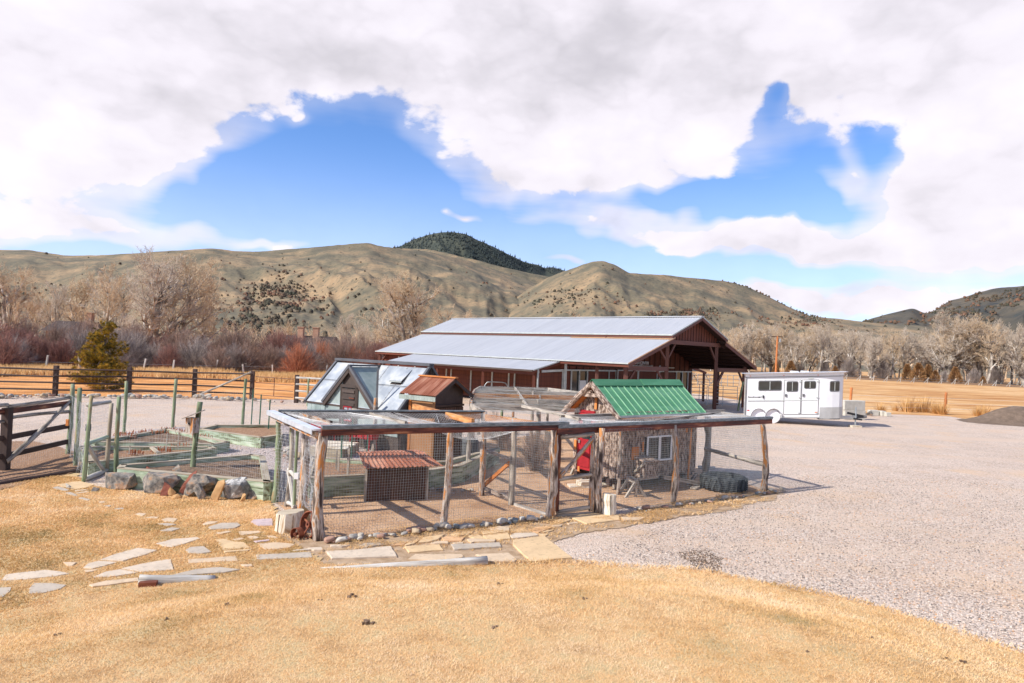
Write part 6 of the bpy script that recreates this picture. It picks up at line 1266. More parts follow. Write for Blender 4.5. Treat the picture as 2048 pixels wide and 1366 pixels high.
# dormer with the door
ds, dza, dw, dzf, dt = 2.53, 2.671, 1.416, 1.412, 1.36; dt2 = (GZR-dza)/(GZR-GZE)*GWN
def dback(q):  # where a point of the dormer slope (offset q from its ridge) meets the roof
    z = dza-(dza-dzf)*abs(q)/dw; return z, (GZR-z)/(GZR-GZE)*GWN
for sg in (-1, 1):
    zf, tf = dback(dw); b = MB(); b.add([GP_(ds, dt, dza), GP_(ds, dt2, dza), GP_(ds+sg*dw, tf, zf), GP_(ds+sg*dw, dt, zf)], [(0, 1, 2, 3)]); o = b.build('dormer_panel', 'polycarb_green', gh); so = o.modifiers.new('thick', 'SOLIDIFY'); so.thickness = .012
    bbeam('dormer_trim', GP_(ds, dt+.02, dza+.03), GP_(ds+sg*(dw+.02), dt+.02, dzf-.02), .10, .09, 'gh_frame', gh); bbeam('dormer_fascia', GP_(ds, dt+.03, dza-.10), GP_(ds+sg*(dw-.06), dt+.03, dzf-.12), .05, .12, 'gh_wood', gh)
bbeam('dormer_ridge', GP_(ds, dt+.05, dza+.05), GP_(ds, dt2-.05, dza+.05), .12, .06, 'gh_frame', gh)
bbeam('flashing_post', GP_(ds+dw+.03, dt-.02, dza+.0), GP_(ds+dw+.03, dt-.02, 1.36), .06, .05, 'gh_frame', gh)
# rivets of the sheets
b = MB()
for x in xs_:
    for k in range(9): t_ = .12+k*.145; b.box(GP_(x, t_, gslope(t_)+.012), (.022, .022, .012))
b.build('rivets', 'gh_frame', gh)
tf_ = dt-.05
b = MB(); b.add([GP_(ds-.40, tf_, 1.95), GP_(ds+.40, tf_, 1.95), GP_(ds+.40, tf_, dza-(dza-dzf)*.4/dw-.05), GP_(ds, tf_, dza-.06), GP_(ds-.40, tf_, dza-(dza-dzf)*.4/dw-.05)], [(0, 1, 2, 3, 4)]); b.build('gable_boards', 'gh_wood', gh)
for s0, s1, zz in ((ds-dw+.08, ds-.42, 'l'), (ds+.42, ds+dw-.08, 'r')):
    zl = lambda s: max(.75, dza-(dza-dzf)*abs(s-ds)/dw-.06)
    b = MB(); b.add([GP_(s0, tf_, .7), GP_(s1, tf_, .7), GP_(s1, tf_, zl(s1)), GP_(s0, tf_, zl(s0))], [(0, 1, 2, 3)]); b.build('gable_glazing', 'polycarb_green', gh)
door = MB().beam(GP_(ds, tf_+.02, .15), GP_(ds, tf_+.02, 1.93), .74, .05, gn).build('door', 'gh_wood', gh)
for s in (-.40, .40): bbeam('door_jamb', GP_(ds+s, tf_+.03, .1), GP_(ds+s, tf_+.03, 2.05), .10, .09, 'gh_wood', gh)
bbeam('door_head', GP_(ds-.45, tf_+.04, 2.02), GP_(ds+.45, tf_+.04, 2.02), .08, .10, 'gh_wood', gh)
for z in (1.84, 1.62, 1.40): MB().beam(GP_(ds-.33, tf_+.06, z), GP_(ds+.33, tf_+.06, z), .05, .09).build('door_slat', 'gh_wood', door)
MB().beam(GP_(ds+.10, tf_+.10, 1.63), GP_(ds+.36, tf_+.10, 1.62), .03, .03).build('hinge', 'rust', door)
MB().beam(GP_(ds, tf_+.05, .88), GP_(ds, tf_+.05, 1.30), .40, .03, gn).build('door_window', 'polycarb', door)
for s in (-.21, 0.02, .21): MB().beam(GP_(ds+s, tf_+.07, .86), GP_(ds+s, tf_+.07, 1.32), .035, .03).build('window_bar', 'red_paint', door)
for z in (.86, 1.32): MB().beam(GP_(ds-.22, tf_+.075, z), GP_(ds+.22, tf_+.075, z), .03, .035).build('window_bar', 'red_paint', door)
# knee walls and ends
for s0, s1, m_ in ((0.05, ds-dw, 'polycarb_green'), (ds+dw, GL-.05, 'polycarb_green')):
    k = max(1, int((s1-s0)/.22))
    for i in range(k): a_ = s0+(s1-s0)*i/k; MB().beam(GP_(a_+(s1-s0)/k/2, GWN-.06, .55), GP_(a_+(s1-s0)/k/2, GWN-.06, GZE-.05), (s1-s0)/k-.012, .03, gn).build('wall_slat', m_, gh)
k = 22
for i in range(k): a_ = .03+(GL-.06)*(i+.5)/k; MB().beam(GP_(a_, GWN-.10, 0), GP_(a_, GWN-.10, .70), (GL-.06)/k-.01, .03, gn).build('base_board', 'gh_wood', gh)
bbeam('sill', GP_(0, GWN-.05, .72), GP_(GL, GWN-.05, .72), .06, .08, 'gh_wood', gh); bbeam('eave_plate', GP_(0, GWN-.04, GZE-.03), GP_(GL, GWN-.04, GZE-.03), .06, .07, 'gh_wood', gh)
for s, m_ in ((.03, 'gh_wood'), (GL-.03, 'gh_wood')):
    b = MB(); b.add([GP_(s, -GWN+.05, 0), GP_(s, GWN-.12, 0), GP_(s, GWN-.05, GZE), GP_(s, 0, GZR-.05), GP_(s, -GWN+.05, GZE)], [(0, 1, 2, 3, 4)]); b.build('end_wall', m_, gh)
    for q in range(9): t_ = -1.2+q*.3; bbeam('end_batten', GP_(s+(.03 if s > 1 else -.03), t_, 0), GP_(s+(.03 if s > 1 else -.03), t_, gslope(t_)-.08), .04, .03, 'brown_stain', gh)
b = MB(); b.add([GP_(.1, -GWN+.05, 0), GP_(GL-.1, -GWN+.05, 0), GP_(GL-.1, -GWN+.05, GZE), GP_(.1, -GWN+.05, GZE)], [(0, 1, 2, 3)]); b.build('back_wall', 'gh_wood', gh)
for s in (1.30, 4.0):   # two open roof vents
    u_ = GP_(s, .16, gslope(.16)+.03); w_ = GP_(s, .62, gslope(.62)+.16); v_ = MB().slab([u_-ge*.30, u_+ge*.30, w_+ge*.30, w_-ge*.30], .02).build('roof_vent', 'polycarb', gh)
    MB().beam(w_-ge*.3-Vector((0, 0, .03)), w_+ge*.3-Vector((0, 0, .03)), .03, .04).build('vent_frame', 'trim_metal', v_); MB().beam(w_, GP_(s, .60, gslope(.60)), .015, .015).build('vent_arm', 'gh_frame', v_)
    MB().slab([GP_(s-.27, .2, gslope(.2)+.006), GP_(s+.27, .2, gslope(.2)+.006), GP_(s+.27, .6, gslope(.6)+.006), GP_(s-.27, .6, gslope(.6)+.006)], .004).build('vent_hole', 'gh_wood', v_)

# red planters
def planter(s, lb):
    c = GP_(s, GWN+.32, 0); t = thing('planter', lb, 'planter', tuple(c)); 
    b = MB(); L_ = .62
    P = lambda x, y, z: c+ge*x+gn*y+Vector((0, 0, z))
    top = [P(-L_, -.17, .66), P(L_, -.17, .66), P(L_, .17, .66), P(-L_, .17, .66)]; bot = [P(-L_+.04, -.12, .42), P(L_-.04, -.12, .42), P(L_-.04, .12, .42), P(-L_+.04, .12, .42)]
    b.add(top+bot, [(0, 4, 5, 1), (1, 5, 6, 2), (2, 6, 7, 3), (3, 7, 4, 0), (4, 7, 6, 5)]); o = b.build('trough', 'red_paint', t); so = o.modifiers.new('thick', 'SOLIDIFY'); so.thickness = .02
    MB().slab([P(-L_+.03, -.15, .61), P(L_-.03, -.15, .61), P(L_-.03, .15, .61), P(-L_+.03, .15, .61)], .02).build('soil', 'mulch', t)
    for x in (-.5, -.17, .17, .5): MB().beam(P(x, .18, .64), P(x, .15, .42), .035, .03).build('rib', 'red_paint', t)
    for x in (-.48, .48):
        for y in (-.13, .13): MB().beam(P(x, y, .42), P(x*1.05, y*1.3, 0), .04, .04).build('leg', 'red_paint', t)
planter(1.55, 'red trough planter on legs, left of the greenhouse door'); planter(3.75, 'red trough planter on legs, right of the greenhouse door')
p = G(668, 910); t = thing('wooden_box', 'pale wooden cold frame box on the garden gravel', 'box', tuple(p))
for k in range(3): MB().box((p.x, p.y+.45*k-.3, .30), (1.15, .42, .04), -.2).build('lid_board', 'stump_wood', t)
MB().box((p.x, p.y+.1, .14), (1.05, 1.2, .28), -.2).build('box_side', 'tan_timber_top', t)

# ---------------------------------------------------------------- tall brown shed
SC = Vector((-2.69, 20.39, 0)); sth = rad(-34.7); se = Vector((math.cos(sth), math.sin(sth), 0)); sn = Vector((math.sin(sth), -math.cos(sth), 0)); SL, SW, SZE, SZR = 1.38, .86, 2.09, 2.57
shed = thing('shed', 'tall narrow brown shed with a rusted corrugated gable roof', 'shed', tuple(SC))
def SP_(s, t, z): return SC+se*s+sn*t+Vector((0, 0, z))
def corr_between(A, B, C_, D_, nc, amp, name, m_, parent, th=.0):
    """corrugated sheet with ridge line A-B and eave line D-C; nc waves along it"""
    n = nc*6; up_ = (B-A).cross(D_-A).normalized(); up_ = up_ if up_.z > 0 else -up_; b = MB(); vs = []; gs = []
    for i in range(n+1):
        t_ = i/n; h = amp*math.sin(2*math.pi*i/6); p = A.lerp(B, t_)+up_*h; q = D_.lerp(C_, t_)+up_*h; L_ = (q-p).length
        for k in range(5): vs.append(p.lerp(q, k/4)+up_*random.uniform(-.002, .002)); gs.append((L_*k/4, t_*(B-A).length, 0))
    b.add(vs, [(5*i+k, 5*i+k+1, 5*i+k+6, 5*i+k+5) for i in range(n) for k in range(4)], gs); return b.build(name, m_, parent)
corr_between(SP_(0, 0, SZR), SP_(SL, 0, SZR), SP_(SL, SW, SZE), SP_(0, SW, SZE), 19, .013, 'roof_sheet', 'rusty_roof', shed); corr_between(SP_(0, 0, SZR), SP_(SL, 0, SZR), SP_(SL, -SW, SZE), SP_(0, -SW, SZE), 19, .013, 'roof_sheet', 'rusty_roof', shed)
bbeam('ridge_cap', SP_(-.02, 0, SZR+.02), SP_(SL+.02, 0, SZR+.02), .14, .04, 'bare_wood', shed)
for i in range(14): s = SL*(i+.5)/14; MB().beam(SP_(s, SW+.012, SZE-.03), SP_(s, SW+.012, SZE-.16), SL/14-.004, .012, sn).build('edge_strip', 'galv_strip', shed)
for sg in (1, -1): 
    for s in (.02, SL-.03): bbeam('rake_board', SP_(s, 0, SZR-.06), SP_(s, sg*SW, SZE-.07), .03, .10, 'shed_brown', shed)
i0, i1, wt = .235, SL-.235, SW-.224
b = MB(); b.add([SP_(i0, wt, 0), SP_(i1, wt, 0), SP_(i1, wt, 2.16), SP_(i0, wt, 2.16)], [(0, 1, 2, 3)]); b.build('front_wall', 'shed_tan', shed)
for s in (i0, i1): bbeam('corner_board', SP_(s, wt+.01, 0), SP_(s, wt+.01, 2.18), .07, .07, 'bare_wood' if s == i0 else 'shed_tan', shed)
for sx in (i0, i1):
    b = MB(); b.add([SP_(sx, -wt, 0), SP_(sx, wt, 0), SP_(sx, wt, 2.18), SP_(sx, 0, SZR-.05), SP_(sx, -wt, 2.18)], [(0, 1, 2, 3, 4)]); b.build('gable_wall', 'shed_brown', shed)
b = MB(); b.add([SP_(i0, -wt, 0), SP_(i1, -wt, 0), SP_(i1, -wt, 2.16), SP_(i0, -wt, 2.16)], [(0, 1, 2, 3)]); b.build('back_wall', 'shed_brown', shed)
corr_between(SP_(i1+.03, wt-.04, 1.72), SP_(i1+.03, -wt, 1.72), SP_(i1+.03, -wt, .1), SP_(i1+.03, wt-.04, .1), 12, .012, 'wall_sheet', 'dark_corrugated', shed)
bbeam('wall_rail', SP_(i1+.04, wt, 1.78), SP_(i1+.04, -wt, 1.78), .04, .06, 'shed_brown', shed)

# ---------------------------------------------------------------- low shelter in the pen
HA_ = Vector((-3.03, 14.89, 0)); HB_ = Vector((-1.77, 15.37, 0)); he = (HB_-HA_).normalized(); hn = Vector((he.y, -he.x, 0)); HLn = (HB_-HA_).length
st = thing('animal_shelter', 'low shelter with a salmon rusted corrugated roof on the pen floor', 'shelter', tuple(HA_))
def HP(s, t, z): return HA_+he*s-hn*t+Vector((0, 0, z))
corr_between(HP(-.12, .62, .98), HP(HLn+.02, .62, 1.0), HP(HLn+.28, -.20, .80), HP(-.10, -.24, .78), 17, .016, 'roof_sheet', 'rusty_roof', st); corr_between(HP(-.12, .60, .985), HP(HLn+.02, .60, 1.005), HP(HLn-.02, 1.0, .97), HP(-.12, 1.0, .95), 17, .016, 'roof_sheet', 'rusty_roof', st)
corr_between(HP(0, 0, .80), HP(HLn, 0, .80), HP(HLn, 0, .02), HP(0, 0, .02), 22, .010, 'wall_sheet', 'dark_corrugated', st)
corr_between(HP(HLn, 0, .78), HP(HLn, .95, .85), HP(HLn, .95, .02), HP(HLn, 0, .02), 14, .010, 'wall_sheet', 'dark_corrugated', st)
for p_, h, m_ in ((HP(-.02, 0, 0), .80, 'grey_log'), (HP(-.30, .85, 0), 1.05, 'grey_log'), (HP(HLn, .95, 0), .90, 'grey_log'), (HP(HLn, .02, 0), .78, 'grey_log')): bbeam('corner_stake', p_, p_+Vector((0, 0, h)), .05, .06, m_, st)
bbeam('eave_board', HP(-.05, -.05, .77), HP(HLn+.1, -.05, .79), .04, .06, 'grey_log', st)

# ---------------------------------------------------------------- bark cabin
CC = Vector((2.11, 17.68, 0)); cth = rad(37.6); ce = Vector((math.cos(cth), math.sin(cth), 0)); cn = Vector((math.sin(cth), -math.cos(cth), 0)); CL, CW, CZE, CZR = 3.51, 1.0, 1.91, 2.72
cab = thing('bark_cabin', 'small bark sided cabin with a green metal roof and red door', 'cabin', tuple(CC))
def CP(s, t, z): return CC+ce*s+cn*t+Vector((0, 0, z))
ci0, ci1, cwt, cb = .258, CL-.258, .87, .30
def cz(t): return CZR-(CZR-CZE)*abs(t)/CW
for sg in (1, -1):
    MB().slab([CP(0, 0, CZR), CP(CL, 0, CZR), CP(CL, sg*CW, CZE), CP(0, sg*CW, CZE)], .02).build('roof_panel', 'green_roof', cab)
    for i in range(15): s = .03+(CL-.06)*i/14; bbeam('roof_rib', CP(s, sg*.05, cz(.05)+.015), CP(s, sg*(CW-.005), CZE+.02), .016, .022, 'green_rib', cab)
    bbeam('eave_trim', CP(0, sg*(CW-.0), CZE-.01), CP(CL, sg*(CW-.0), CZE-.01), .02, .05, 'trim_metal', cab)
    MB().slab([CP(.03, 0, CZR-.05), CP(CL-.03, 0, CZR-.05), CP(CL-.03, sg*(CW-.03), CZE-.05), CP(.03, sg*(CW-.03), CZE-.05)], .05).build('roof_deck', 'bare_wood', cab)
    MB().log(CP(-.02, 0, CZR-.06), CP(-.02, sg*(CW+.03), CZE-.09), .075, .075, 9, 8, .01, .12).build('barge_log', 'bark', cab); MB().log(CP(CL+.02, 0, CZR-.06), CP(CL+.02, sg*CW, CZE-.09), .07).build('barge_log', 'bark', cab)
for a_, b_, z in ((-.01, CL*.53, .01), (CL*.52, CL+.02, .022)):
    for sg in (1, -1): MB().slab([CP(a_, 0, CZR+.05+z), CP(b_, 0, CZR+.05+z), CP(b_, sg*.17, cz(.17)+.03+z), CP(a_, sg*.17, cz(.17)+.03+z)], .008).build('ridge_cap', 'green_roof', cab)
MB().log(CP(.0, 0, CZR-.28), CP(.10, -.42, CZR-.34), .05).build('collar_log', 'bark', cab); bbeam('tie_log', CP(.05, -.40, 2.36), CP(.05, .40, 2.36), .10, .10, 'bark', cab)
def bark_slab(p0, p1, w, nrm, top_cut=0.0, m_='bark'):
    """a half-round slab of log with the bark on, lumpy along its length"""
    b = MB(); L_ = (p1-p0).length; sd = Vector((0, 0, 1)).cross(nrm).normalized(); n = max(3, int(L_/.13)); vs = []; gs = []; k = 6
    for i in range(n+1):
        p = p0.lerp(p1, i/n); ww = w*random.uniform(.92, 1.1); dd = w*.34*random.uniform(.7, 1.25)
        for j in range(k): a = math.pi*j/(k-1); q = p+sd*(ww/2*math.cos(a))+nrm*(dd*math.sin(a)*random.uniform(.85, 1.15)); vs.append(q); gs.append((i/n*L_, ww/2*math.cos(a)*1.0, dd*math.sin(a)))
    b.add(vs, [(i*k+j, i*k+j+1, (i+1)*k+j+1, (i+1)*k+j) for i in range(n) for j in range(k-1)]+[tuple(range(k))[::-1], tuple(n*k+j for j in range(k))], gs); return b.build('bark_slab', m_, cab)
def slab_wall(f, x0, x1, zb, ztop, nrm, skip=lambda x, w: None):
    x = x0
    while x < x1-.03:
        w = min(random.uniform(.10, .19), x1-x); c = x+w/2; cuts = skip(c, w)
        if cuts is None: bark_slab(f(c, zb+random.uniform(-.06, .03)), f(c, ztop(c)), w*1.02, nrm)
        else:
            for a_, b_ in cuts:
                if b_-a_ > .06: bark_slab(f(c, a_), f(c, b_), w*1.02, nrm)
        x += w
WS = (1.18, 2.13, .72, 1.34)     # the side window: from, to, sill, head
slab_wall(lambda x, z: CP(x, cwt, z), ci0, ci1, cb, lambda x: 2.0, cn, lambda c, w: [(cb, WS[2]), (WS[3], 2.0)] if WS[0]-.02 < c < WS[1]+.02 else None)
slab_wall(lambda x, z: CP(x, -cwt, z), ci0, ci1, cb, lambda x: 2.0, -cn)
DX = (-.62, -.08)
slab_wall(lambda x, z: CP(ci0, x, z), -cwt, cwt, cb, lambda x: cz(x)-.06, -ce, lambda c, w: [(1.92, cz(c)-.06)] if DX[0]-.04 < c < DX[1]+.04 else None)
slab_wall(lambda x, z: CP(ci1, x, z), -cwt, cwt, cb, lambda x: cz(x)-.06, ce)
b = MB(); s_ = .03
b.add([CP(ci0+s_, -cwt+s_, cb), CP(ci1-s_, -cwt+s_, cb), CP(ci1-s_, cwt-s_, cb), CP(ci0+s_, cwt-s_, cb), CP(ci0+s_, -cwt+s_, 1.98), CP(ci1-s_, -cwt+s_, 1.98), CP(ci1-s_, cwt-s_, 1.98), CP(ci0+s_, cwt-s_, 1.98), CP(ci0+s_, 0, CZR-.08), CP(ci1-s_, 0, CZR-.08)],
    [(0, 1, 5, 4), (1, 2, 6, 5), (2, 3, 7, 6), (3, 0, 4, 7), (0, 3, 2, 1), (4, 7, 8), (5, 9, 6), (4, 8, 9, 5), (7, 6, 9, 8)]); b.build('inner_wall', 'brown_stain', cab)
def cbeam(n, p, q, w, h, m_, par=None, up=(0, 0, 1)): return MB().beam(p, q, w, h, up).build(n, m_, par or cab)
dr = MB().beam(CP(ci0-.035, (DX[0]+DX[1])/2, .36), CP(ci0-.035, (DX[0]+DX[1])/2, 1.86), DX[1]-DX[0], .05, ce).build('door', 'red_paint', cab)
for (a_, b_, z0_, z1_) in ((.06, .94, .44, .72), (.06, .94, .78, 1.06)):
    c = DX[0]+(DX[1]-DX[0])*.5; cbeam('door_panel', CP(ci0-.07, c, z0_), CP(ci0-.07, c, z1_), (DX[1]-DX[0])*.62, .02, 'red_paint', dr, ce)
cbeam('door_glass', CP(ci0-.065, -.33, 1.18), CP(ci0-.065, -.33, 1.72), .30, .012, 'dark_glass', dr, ce); cbeam('door_knob', CP(ci0-.10, DX[0]+.06, 1.05), CP(ci0-.10, DX[0]+.06, 1.13), .04, .04, 'trim_metal', dr)
for c in DX: cbeam('door_frame', CP(ci0-.05, c, .32), CP(ci0-.05, c, 1.92), .06, .05, 'red_paint')
cbeam('door_frame', CP(ci0-.05, DX[0]-.03, 1.90), CP(ci0-.05, DX[1]+.03, 1.90), .05, .07, 'red_paint')
wf = MB(); X0, X1, Z0, Z1 = WS; o_ = cwt+.05
for p, q in (((X0, Z0), (X1, Z0)), ((X0, Z1), (X1, Z1))): wf.beam(CP(p[0]-.02, o_, p[1]), CP(q[0]+.02, o_, q[1]), .06, .04)
for x in (X0, (X0+X1)/2, X1): wf.beam(CP(x, o_+.002, Z0), CP(x, o_+.002, Z1), .045 if x != (X0+X1)/2 else .06, .05)
wi = wf.build('window', 'white_paint', cab)
for x in ((X0*3+X1)/4, (X0+X1*3)/4): cbeam('pane', CP(x, cwt+.03, Z0), CP(x, cwt+.03, Z1), (X1-X0)/2-.04, .008, 'dark_glass', wi, cn)
for s, t, z, w, h, face in ((ci0, -.74, .98, .09, .26, 'g'), (ci0, .28, 1.02, .07, .30, 'g'), (ci0, -.02, 2.2, .08, .42, 'g'), (ci0, -.58, .34, .08, .16, 'g'), (.72, cwt, .95, .26, .32, 's'), (.55, cwt, 1.62, .16, .18, 's'), (2.75, cwt, 1.5, .05, .2, 's'), (2.95, cwt, .75, .05, .16, 's'), (1.0, cwt, 1.1, .05, .25, 's'), (2.4, cwt, 1.0, .05, .2, 's')):
    if face == 'g': cbeam('bare_patch', CP(s-.065, t, z-h/2), CP(s-.065, t, z+h/2), w, .02, 'bare_wood', None, ce)
    else: cbeam('bare_patch', CP(s, t+.055, z-h/2), CP(s, t+.055, z+h/2), w, .02, 'bare_wood', None, cn)
for t in (-.6, .6): cbeam('skid', CP(.1, t, .22), CP(CL-.1, t, .22), .12, .14, 'brown_stain')
for s in (.5, CL-.5):
    for t in (-.6, .6): MB().box(CP(s, t, .075), (.22, .22, .15), cth).build('footing', 'grey_log', cab)
# nest box on the side wall
nbx = MB().box(CP(.93, cwt+.22, .58), (.46, .36, .42), cth, 2).build('nest_box', 'bark', cab); cbeam('nest_lid', CP(.93, cwt+.0, .86), CP(.93, cwt+.46, .78), .52, .04, 'bark', nbx); cbeam('nest_brace', CP(.66, cwt+.44, .76), CP(.66, cwt+.05, .45), .04, .05, 'grey_log', nbx); cbeam('nest_shelf', CP(.6, cwt+.3, .35), CP(1.3, cwt+.3, .35), .1, .06, 'grey_log', nbx)
# things leaning and lying round the cabin
p = G(1375, 968); q = Vector(p)+Vector((.25, .35, 1.45)); tagset(MB().log((p.x, p.y, .02), CP(ci1-.35, cwt+.10, 1.55), .026, .022, 7, 6, .01).build('wooden_pole', 'bare_wood'), 'orange brown pole leaning on the right corner of the cabin', 'pole')
def sawhorse(u, v, s, lb, rz=0.3):
    p = G(u, v); t = thing('sawhorse', lb, 'sawhorse', tuple(p)); c, s_ = math.cos(rz), math.sin(rz); P = lambda x, y, z: Vector((p.x+(x*c-y*s_)*s, p.y+(x*s_+y*c)*s, z*s))
    MB().beam(P(0, -.25, .42), P(0, .25, .42), .11, .10).build('top', 'grey_log', t)
    for y in (-.2, .2):
        for x in (-.28, .28): MB().beam(P(0, y, .42), P(x, y, 0), .06, .06).build('leg', 'grey_log', t)
        MB().beam(P(0, y, .40), P(0, y, 0), .06, .05).build('leg', 'weathered_log', t); MB().beam(P(-.22, y+.02, .08), P(.22, y+.02, .08), .04, .04).build('stretcher', 'grey_log', t)
sawhorse(1264, 992, .95, 'small sawhorse trestle in front of the cabin side wall'); sawhorse(1163, 950, .9, 'small trestle left of the cabin door behind the gate', .8)
p = G(1175, 975); t = thing('board_stack', 'short stack of pale boards before the cabin door', 'boards', tuple(p))
for i, (x, y, z, w, d) in enumerate(((-.12, 0, .03, .75, .35), (.05, .05, .09, .6, .34), (.02, .02, .15, .55, .32), (.28, .15, .05, .5, .3))): MB().box((p.x+x, p.y+y, z), (w, d, .055), .15+.1*i).build('board', 'stump_wood', t)
p = G(1330, 975); t = thing('ramp', 'low wooden ramp and boards beside the cabin', 'ramp', tuple(p)); MB().beam(CP(1.5, cwt+.35, .34), CP(3.0, cwt+.75, .05), .08, .10).build('ramp_rail', 'grey_log', t); MB().beam(CP(2.3, cwt+.5, .06), CP(2.9, cwt+.3, .30), .10, .05).build('ramp_board', 'weathered_log', t); MB().beam(CP(2.2, cwt+.75, .05), CP(3.1, cwt+.45, .06), .16, .04).build('ramp_board', 'grey_log', t)
# chopping stump beside the gate
p = G(1218, 1031); tagset(MB().log((p.x, p.y, 0), (p.x, p.y, .46), .15, .145, 12, 4, .01, .04).build('log_stump', 'stump_wood', smooth=False), 'upright cracked log stump beside the log gate', 'stump')
p0 = Vector((p.x-.01, p.y-.15, .2)); o = MB().beam((p.x+.01, p.y-.151, .03), (p.x-.005, p.y-.149, .45), .014, .01).build('crack', 'black_paint'); o.parent = bpy.data.objects['log_stump']
# tractor tyre
def tyre():
    c = Vector((5.70, 17.98, .02)); t = thing('tractor_tire', 'big black tractor tire lying flat in the right pen', 'tire', tuple(c)); prof = [(.36, .04), (.33, .10), (.33, .16), (.36, .30), (.41, .365), (.48, .385), (.54, .365), (.58, .31), (.595, .20), (.58, .09), (.54, .03), (.46, .01)]; n = 48; k = len(prof); vs = []
    for i in range(n):
        a = 2*math.pi*i/n
        for (r_, z) in prof: rr_ = r_+(.012*math.sin(a*24) if r_ > .5 else 0); vs.append((c.x+rr_*math.cos(a), c.y+rr_*math.sin(a), z+c.z))
    b = MB(); b.add(vs, [(i*k+j, i*k+(j+1) % k, ((i+1) % n)*k+(j+1) % k, ((i+1) % n)*k+j) for i in range(n) for j in range(k)]); b.build('tire_body', 'rubber', t, smooth=True)
    for i in range(24):
        a = 2*math.pi*i/24; A_ = lambda r_, z, da: Vector((c.x+r_*math.cos(a+da), c.y+r_*math.sin(a+da), z+c.z)); MB().beam(A_(.600, .05, 0), A_(.59, .33, .16), .05, .035, (math.cos(a), math.sin(a), 0)).build('tread_lug', 'rubber', t)
    MB().tube([(c.x, c.y, .035), (c.x, c.y, .05)], [.36, .36], 24).build('tire_bottom', 'soil', t)
tyre()
tagset(MB().log(G(1395, 935, .03), G(1430, 936, .03), .06, .05, 7, 4).build('pale_rail', 'pale_log'), 'short pale pole lying behind the tractor tire', 'pole')

# ---------------------------------------------------------------- front corner things
p = G(571, 1069); sp_ = thing('log_stump', 'wide pale chopping stump by the left pen corner', 'stump', tuple(p))
b = MB(); n = 16; vs = []; gs = []; zs = (0, .12, .26, .36)
for k, z in enumerate(zs):
    for i in range(n): a = 2*math.pi*i/n; r_ = (.235+.012*math.sin(3*a)+.012*math.sin(7*a+1))*(1.06-.10*k/3); vs.append((p.x+r_*math.cos(a)*1.05, p.y+.2+r_*math.sin(a), z+(.03*math.cos(a) if k == 3 else 0))); gs.append((z, r_*a, 0))
b.add(vs, [(k*n+i, k*n+(i+1) % n, (k+1)*n+(i+1) % n, (k+1)*n+i) for k in range(3) for i in range(n)], gs); b.build('side', 'stump_wood', sp_, smooth=False)
b = MB(); b.add([vs[3*n+i] for i in range(n)], [tuple(range(n))]); b.build('cut_top', 'tan_timber_top', sp_)
for a in (4.1, 4.75, 5.2): MB().beam((p.x+.252*math.cos(a), p.y+.2+.24*math.sin(a), .02), (p.x+.240*math.cos(a+.05), p.y+.2+.228*math.sin(a+.05), .34), .012, .012).build('crack', 'soil', sp_)
def iron_wheel(c, R, w, ax, lb, ns=5):
    c = Vector(c); ax = Vector(ax).normalized(); u_ = ax.cross(Vector((0, 0, 1))).normalized(); v_ = u_.cross(ax); t = thing('iron_wheel', lb, 'wheel', tuple(c)); n = 28
    def ring(r0, r1, w_): 
        vs = []
        for i in range(n):
            a = 2*math.pi*i/n; d = u_*math.cos(a)+v_*math.sin(a)
            for r_, s in ((r1, -1), (r1, 1), (r0, 1), (r0, -1)): vs.append(c+d*r_+ax*(s*w_/2))
        b = MB(); return b.add(vs, [(i*4+j, i*4+(j+1) % 4, ((i+1) % n)*4+(j+1) % 4, ((i+1) % n)*4+j) for i in range(n) for j in range(4)])
    ring(R*.92, R, w).build('rim', 'rust', t); ring(R*.10, R*.24, w*1.1).build('hub', 'rust', t)
    for i in range(ns): a = 2*math.pi*i/ns+.3; d = u_*math.cos(a)+v_*math.sin(a); MB().beam(c+d*R*.2, c+d*R*.94, R*.13, R*.07, ax).build('spoke', 'rust', t)
q = G(616, 1079); iron_wheel((q.x, q.y+.10, .235), .235, .11, (-.62, -.75, .16), 'larger rusty iron wheel leaning on the pen corner post')
q = G(592, 1081); iron_wheel((q.x, q.y+.05, .105), .105, .12, (-.45, -.88, .05), 'small rusty iron wheel next to the stump', 4)
q = G(603, 1058); me = rock_mesh(610, (.30, .09, .52), 'concrete', 12); o = bpy.data.objects.new('rock', me); COL.objects.link(o); o.location = (q.x, q.y+.1, 0); o.rotation_euler = (-.2, .25, .5); me.materials[0] = MATS['rock_orange']; tagset(o, 'pale flat stone standing behind the large iron wheel', 'rock')
q = G(577, 1036); me = rock_mesh(611, (.2, .12, .22), 'concrete', 12); o = bpy.data.objects.new('rock', me); COL.objects.link(o); o.location = (q.x, q.y, 0); tagset(o, 'small pale rock behind the wide stump', 'rock')
# the two logs edging the mound
def edge_log(a_, b_, r1, r2, lb, za, zb):
    p, q = G(*a_), G(*b_); p.z = za; q.z = zb; tagset(MB().log(p, q, r1, r2, 12, 8, .004, .04).build('edging_log', 'pale_log', smooth=True), lb, 'log')
edge_log((974, 1131), (640, 1140), .078, .06, 'long pale peeled log half buried along the lawn crest', .07, -.02); edge_log((277, 1172), (430, 1160), .085, .075, 'weathered split log end poking from the lawn at left', .07, -.01)
tagset(MB().box(tuple(G(290, 1175)+Vector((.05, -.02, .05))), (.22, .10, .08), .25).build('rotten_block', 'rust'), 'rotten reddish wood under the left log end', 'wood block')

